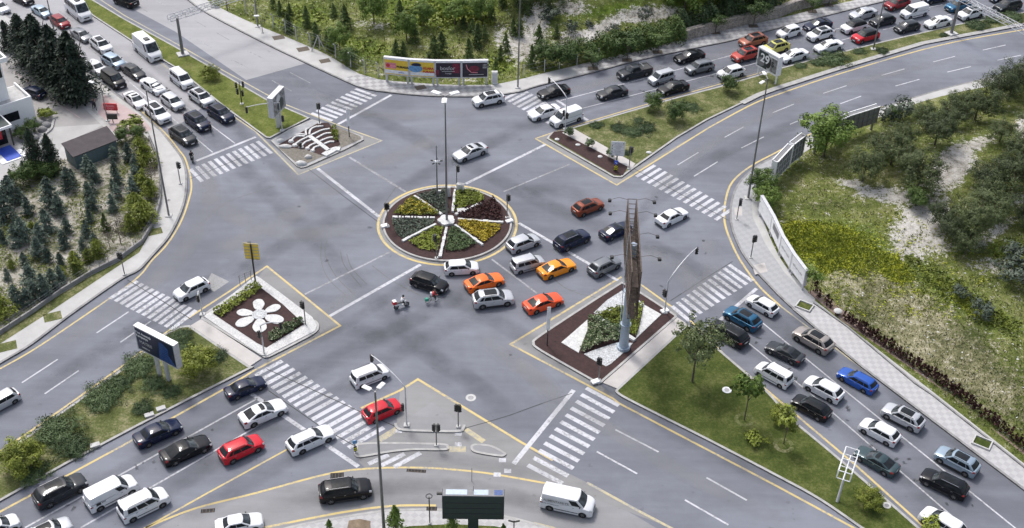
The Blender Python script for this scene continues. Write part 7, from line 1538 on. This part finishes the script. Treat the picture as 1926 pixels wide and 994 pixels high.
for c in CARS:
    if c[0] == 99: o = car(0, 48, 171, 79, 181, c[5], c[6], 'dark blue hatchback parked on the service street behind the white house'); o.location.z = Z+.005; continue
    o = car(*c[:9], roof=c[9] if len(c) > 9 else None)
    if c[5] in ('coupe', 'suv') and c[6] in ('orange', 'amber', 'orange_red', 'red') or 'pale roof' in c[7]: plainroof(o)
    if 'panel van with high roof' in c[7]:
        for ch in list(o.children):
            if ch.name.split('.')[0] == 'side_window' and ch.data.vertices[0].co.x < 1.6: bpy.data.objects.remove(ch)
    if 'grey lettering' in c[7]:
        for sg in (-1,):
            t_ = link(bpy.data.objects.new('lettering', text_mesh('ALIMENTARE.TR', .34, M['panel_grey'], bold=.004)), o); t_.location = (-.95, sg*.985, 1.42); t_.rotation_euler = (R(86), 0, 0)
            t_ = link(bpy.data.objects.new('lettering', text_mesh('www.alimentare.tr', .22, M['panel_grey'])), o); t_.location = (-1.5, sg*1.0, 1.0); t_.rotation_euler = (R(90), 0, 0)
    if 'white panel van without side windows in the lower left' in c[7]: MB().box((-1.55, -.935, .98), (.42, .02, .28)).build('lettering_block', M['trim'], o); MB().box((-1.05, -.935, 1.0), (.35, .02, .12)).build('lettering_block', M['panel_grey'], o)
for p in PROTO.values():
    def rm(o):
        for c in list(o.children): rm(c)
        bpy.data.objects.remove(o)
    rm(p)
for o in COL.objects:
    if '_len' in o: del o['_len']
# ================================================================== PEOPLE AND TWO WHEELERS
def skin_body(name, joints, edges, radii, mats, loc, rz, label, cat='person', head=None, hair='cloth_black', facez=None):
    me = bpy.data.meshes.new(name); me.from_pydata(joints, edges, []); o = link(bpy.data.objects.new(name, me)); o.location = loc; o.rotation_euler = (0, 0, rz)
    sk = o.modifiers.new('Skin', 'SKIN'); sk.use_smooth_shade = True
    for v, r_ in zip(me.skin_vertices[0].data, radii): v.radius = (r_, r_)
    me.skin_vertices[0].data[0].use_root = True
    ss = o.modifiers.new('Sub', 'SUBSURF'); ss.levels = ss.render_levels = 1; me.materials.append(M[mats])
    dg = bpy.context.evaluated_depsgraph_get(); dg.update(); nm = bpy.data.meshes.new_from_object(o.evaluated_get(dg)); o.modifiers.clear(); o.data = nm
    nm.polygons.foreach_set('use_smooth', [True]*len(nm.polygons))
    return tag(o, label, cat)
def person(px, py, rz, pose, top, legs_, label, z=0.0, helmet=None, lift=0.0, loc=None):
    """pose: 'stand' or 'ride'; +X is forward"""
    if pose == 'stand':
        J = [(0, 0, .95), (0, 0, 1.15), (0, 0, 1.38), (0, 0, 1.50), (.02, 0, 1.66), (0, .10, .88), (.03, .11, .50), (0, .12, .08), (.12, .12, .05), (0, -.10, .88), (.05, -.11, .50), (.02, -.12, .08), (.14, -.12, .05), (0, .19, 1.42), (.02, .25, 1.14), (.10, .25, .88), (0, -.19, 1.42), (.02, -.25, 1.14), (.12, -.25, .90), (.15, .25, .80), (.17, -.25, .82)]
    else:
        J = [(0, 0, .86), (.06, 0, 1.05), (.18, 0, 1.27), (.22, 0, 1.38), (.28, 0, 1.53), (.05, .12, .82), (.42, .17, .74), (.30, .16, .30), (.42, .16, .26), (.05, -.12, .82), (.42, -.17, .74), (.30, -.16, .30), (.42, -.16, .26), (.18, .19, 1.29), (.32, .27, 1.08), (.55, .26, 1.05), (.18, -.19, 1.29), (.32, -.27, 1.08), (.55, -.26, 1.05), (.62, .25, 1.05), (.62, -.25, 1.05)]
    E_ = [(0, 1), (1, 2), (2, 3), (3, 4), (0, 5), (5, 6), (6, 7), (7, 8), (0, 9), (9, 10), (10, 11), (11, 12), (2, 13), (13, 14), (14, 15), (15, 19), (2, 16), (16, 17), (17, 18), (18, 20)]
    rad = [.15, .145, .16, .065, .06, .10, .072, .045, .04, .10, .072, .045, .04, .068, .05, .036, .068, .05, .036, .03, .03]
    p = loc or G(px, py, z); p = Vector((p.x, p.y, p.z+lift)); o = skin_body('person', J, E_, rad, top, p, rz, label)
    me = o.data; me.materials.append(M[legs_]); me.materials.append(M['skin'])
    for f in me.polygons:
        c = f.center
        if pose == 'stand': f.material_index = 1 if c.z < .93 and abs(c.y) < .2 else (2 if c.z > 1.47 or (abs(c.y) > .2 and c.z < .90) else 0)
        else: f.material_index = 1 if c.z < .90 else (2 if c.z > 1.36 or c.x > .52 else 0)
    hz_, hx = (1.68, .02) if pose == 'stand' else (1.60, .29)
    hm = MB(); hm.ell((hx, 0, hz_), (.105, .085, .125), 12, 8); hm.ell((hx+.105, 0, hz_-.01), (.022, .016, .025), 6, 4)
    for s in (-1, 1): hm.ell((hx, s*.088, hz_), (.025, .014, .03), 6, 4)
    hm.build('head', M['skin'], o, 60)
    if helmet: MB().ell((hx-.01, 0, hz_+.03), (.15, .135, .14), 12, 8).build('helmet', M[helmet], o, 60)
    else: MB().ell((hx-.025, 0, hz_+.035), (.105, .095, .11), 12, 8).build('hair', M['black'], o, 60)
    return o
def scooter(px, py, ang, body, label, box=None, leglabel=None):
    e = empty('motorcycle', G(px, py, 0), ang); tag(e, label, 'motorcycle')
    for x in (.66, -.62):
        mb = MB(); n = 16
        V = [(x+(.28+.055*math.cos(b))*math.cos(a), .055*math.sin(b), .30+(.28-.0+.055*math.cos(b))*math.sin(a)) for a in [2*math.pi*i/n for i in range(n)] for b in [2*math.pi*j/6 for j in range(6)]]
        mb.add(V, [(i*6+j, i*6+(j+1) % 6, ((i+1) % n)*6+(j+1) % 6, ((i+1) % n)*6+j) for i in range(n) for j in range(6)]); w_ = mb.build('wheel', M['tyre'], e, 50); mb = MB(); mb.tube([(x, -.03, .30), (x, .03, .30)], .22, 12); mb.build('rim', M['rim'], w_)
    mb = MB(); mb.box((-.35, 0, .58), (.85, .30, .30), bev=.08); mb.box((.12, 0, .36), (.55, .26, .14), bev=.04); mb.box((.46, 0, .66), (.16, .38, .62), bev=.05); mb.build('bodywork', M[body], e, 50)
    MB().box((-.25, 0, .78), (.75, .27, .12), bev=.04).build('seat', M['black'], e); MB().tube([(.66, 0, .30), (.52, 0, .85), (.45, 0, 1.02)], .035, 6).build('fork', M['steel'], e); MB().tube([(.38, .36, 1.04), (.48, 0, 1.0), (.38, -.36, 1.04)], .022, 6).build('handlebar', M['black'], e)
    MB().ell((.60, 0, .88), (.06, .10, .08)).build('headlight', M['lamp_clear'], e, 60)
    if box: MB().box((-.82, 0, 1.02), (.46, .50, .44), bev=.04).build('cargo_box', M[box], e)
    return e
a1 = G(765, 570, .6)-G(744, 576, .6); an = math.atan2(a1.y, a1.x)
s1 = scooter(755, 579, an, 'white_paint', 'white delivery scooter with a red box at the back crossing the junction', 'cloth_red')
person(755, 579, an, 'ride', 'cloth_white', 'cloth_black', 'person in white with a black helmet riding the delivery scooter', helmet='black')
MB().box((-.82, 0, 1.255), (.42, .46, .02)).build('box_lid', M['white_paint'], s1)
a2 = G(827, 560, .4)-G(805, 565, .4); an2 = math.atan2(a2.y, a2.x)
e = empty('bicycle', G(813, 569, 0), an2); tag(e, 'dark bicycle with a green bag at its back wheel beside the black off roader', 'bicycle')
for x in (.52, -.52):
    n = 20; V = [(x+(.33+.02*math.cos(b))*math.cos(a), .02*math.sin(b), .35+(.33+.02*math.cos(b))*math.sin(a)) for a in [2*math.pi*i/n for i in range(n)] for b in [2*math.pi*j/5 for j in range(5)]]
    MB().add(V, [(i*5+j, i*5+(j+1) % 5, ((i+1) % n)*5+(j+1) % 5, ((i+1) % n)*5+j) for i in range(n) for j in range(5)]).build('wheel', M['tyre'], e, 50)
mb = MB()
for P in ([(-.52, 0, .35), (-.05, 0, .32), (.38, 0, .85), (-.15, 0, .80), (-.52, 0, .35)], [(-.05, 0, .32), (-.18, 0, .95)], [(.52, 0, .35), (.36, 0, .98)]): mb.tube(P, .022, 6)
mb.build('frame', M['black'], e); MB().tube([(.30, .28, 1.02), (.38, 0, 1.0), (.30, -.28, 1.02)], .018, 6).build('handlebar', M['black'], e); MB().box((-.2, 0, .97), (.26, .15, .06), bev=.02).build('saddle', M['black'], e)
MB().box((-.66, -.05, .62), (.42, .34, .42), bev=.06).build('bag', M['green_bag'], e)
person(813, 569, an2, 'ride', 'cloth_red', 'cloth_black', 'cyclist in dark red with a white backpack beside the black off roader', lift=.12).data
c_ = [o for o in COL.objects if o.get('label', '').startswith('cyclist')][0]; MB().box((-.10, 0, 1.18), (.20, .32, .42), bev=.05).build('backpack', M['cloth_white'], c_)
a3 = G(357, 290, .6)-G(362, 302, .6); an3 = math.atan2(a3.y, a3.x)+math.pi
scooter(361, 302, an3, 'black', 'black motorcycle waiting at the end of the upper left zebra crossing'); person(361, 302, an3, 'ride', 'cloth_black', 'cloth_black', 'rider in black on the motorcycle by the upper left zebra crossing', helmet='black')
person(397.5, 250, R(200), 'stand', 'cloth_black', 'cloth_black', 'person in black standing between the two navy cars at the upper left stop line')
person(428, 20, R(200), 'stand', 'cloth_black', 'cloth_jeans', 'person in dark clothes walking on the upper left pavement', z=Z)
person(181, 208, R(20), 'stand', 'cloth_black', 'cloth_jeans', 'person in black standing at the left of the pink pavement', z=Z)
person(177, 206, R(120), 'stand', 'cloth_jeans', 'cloth_black', 'person in dark blue beside the one in black at the pink pavement', z=Z)
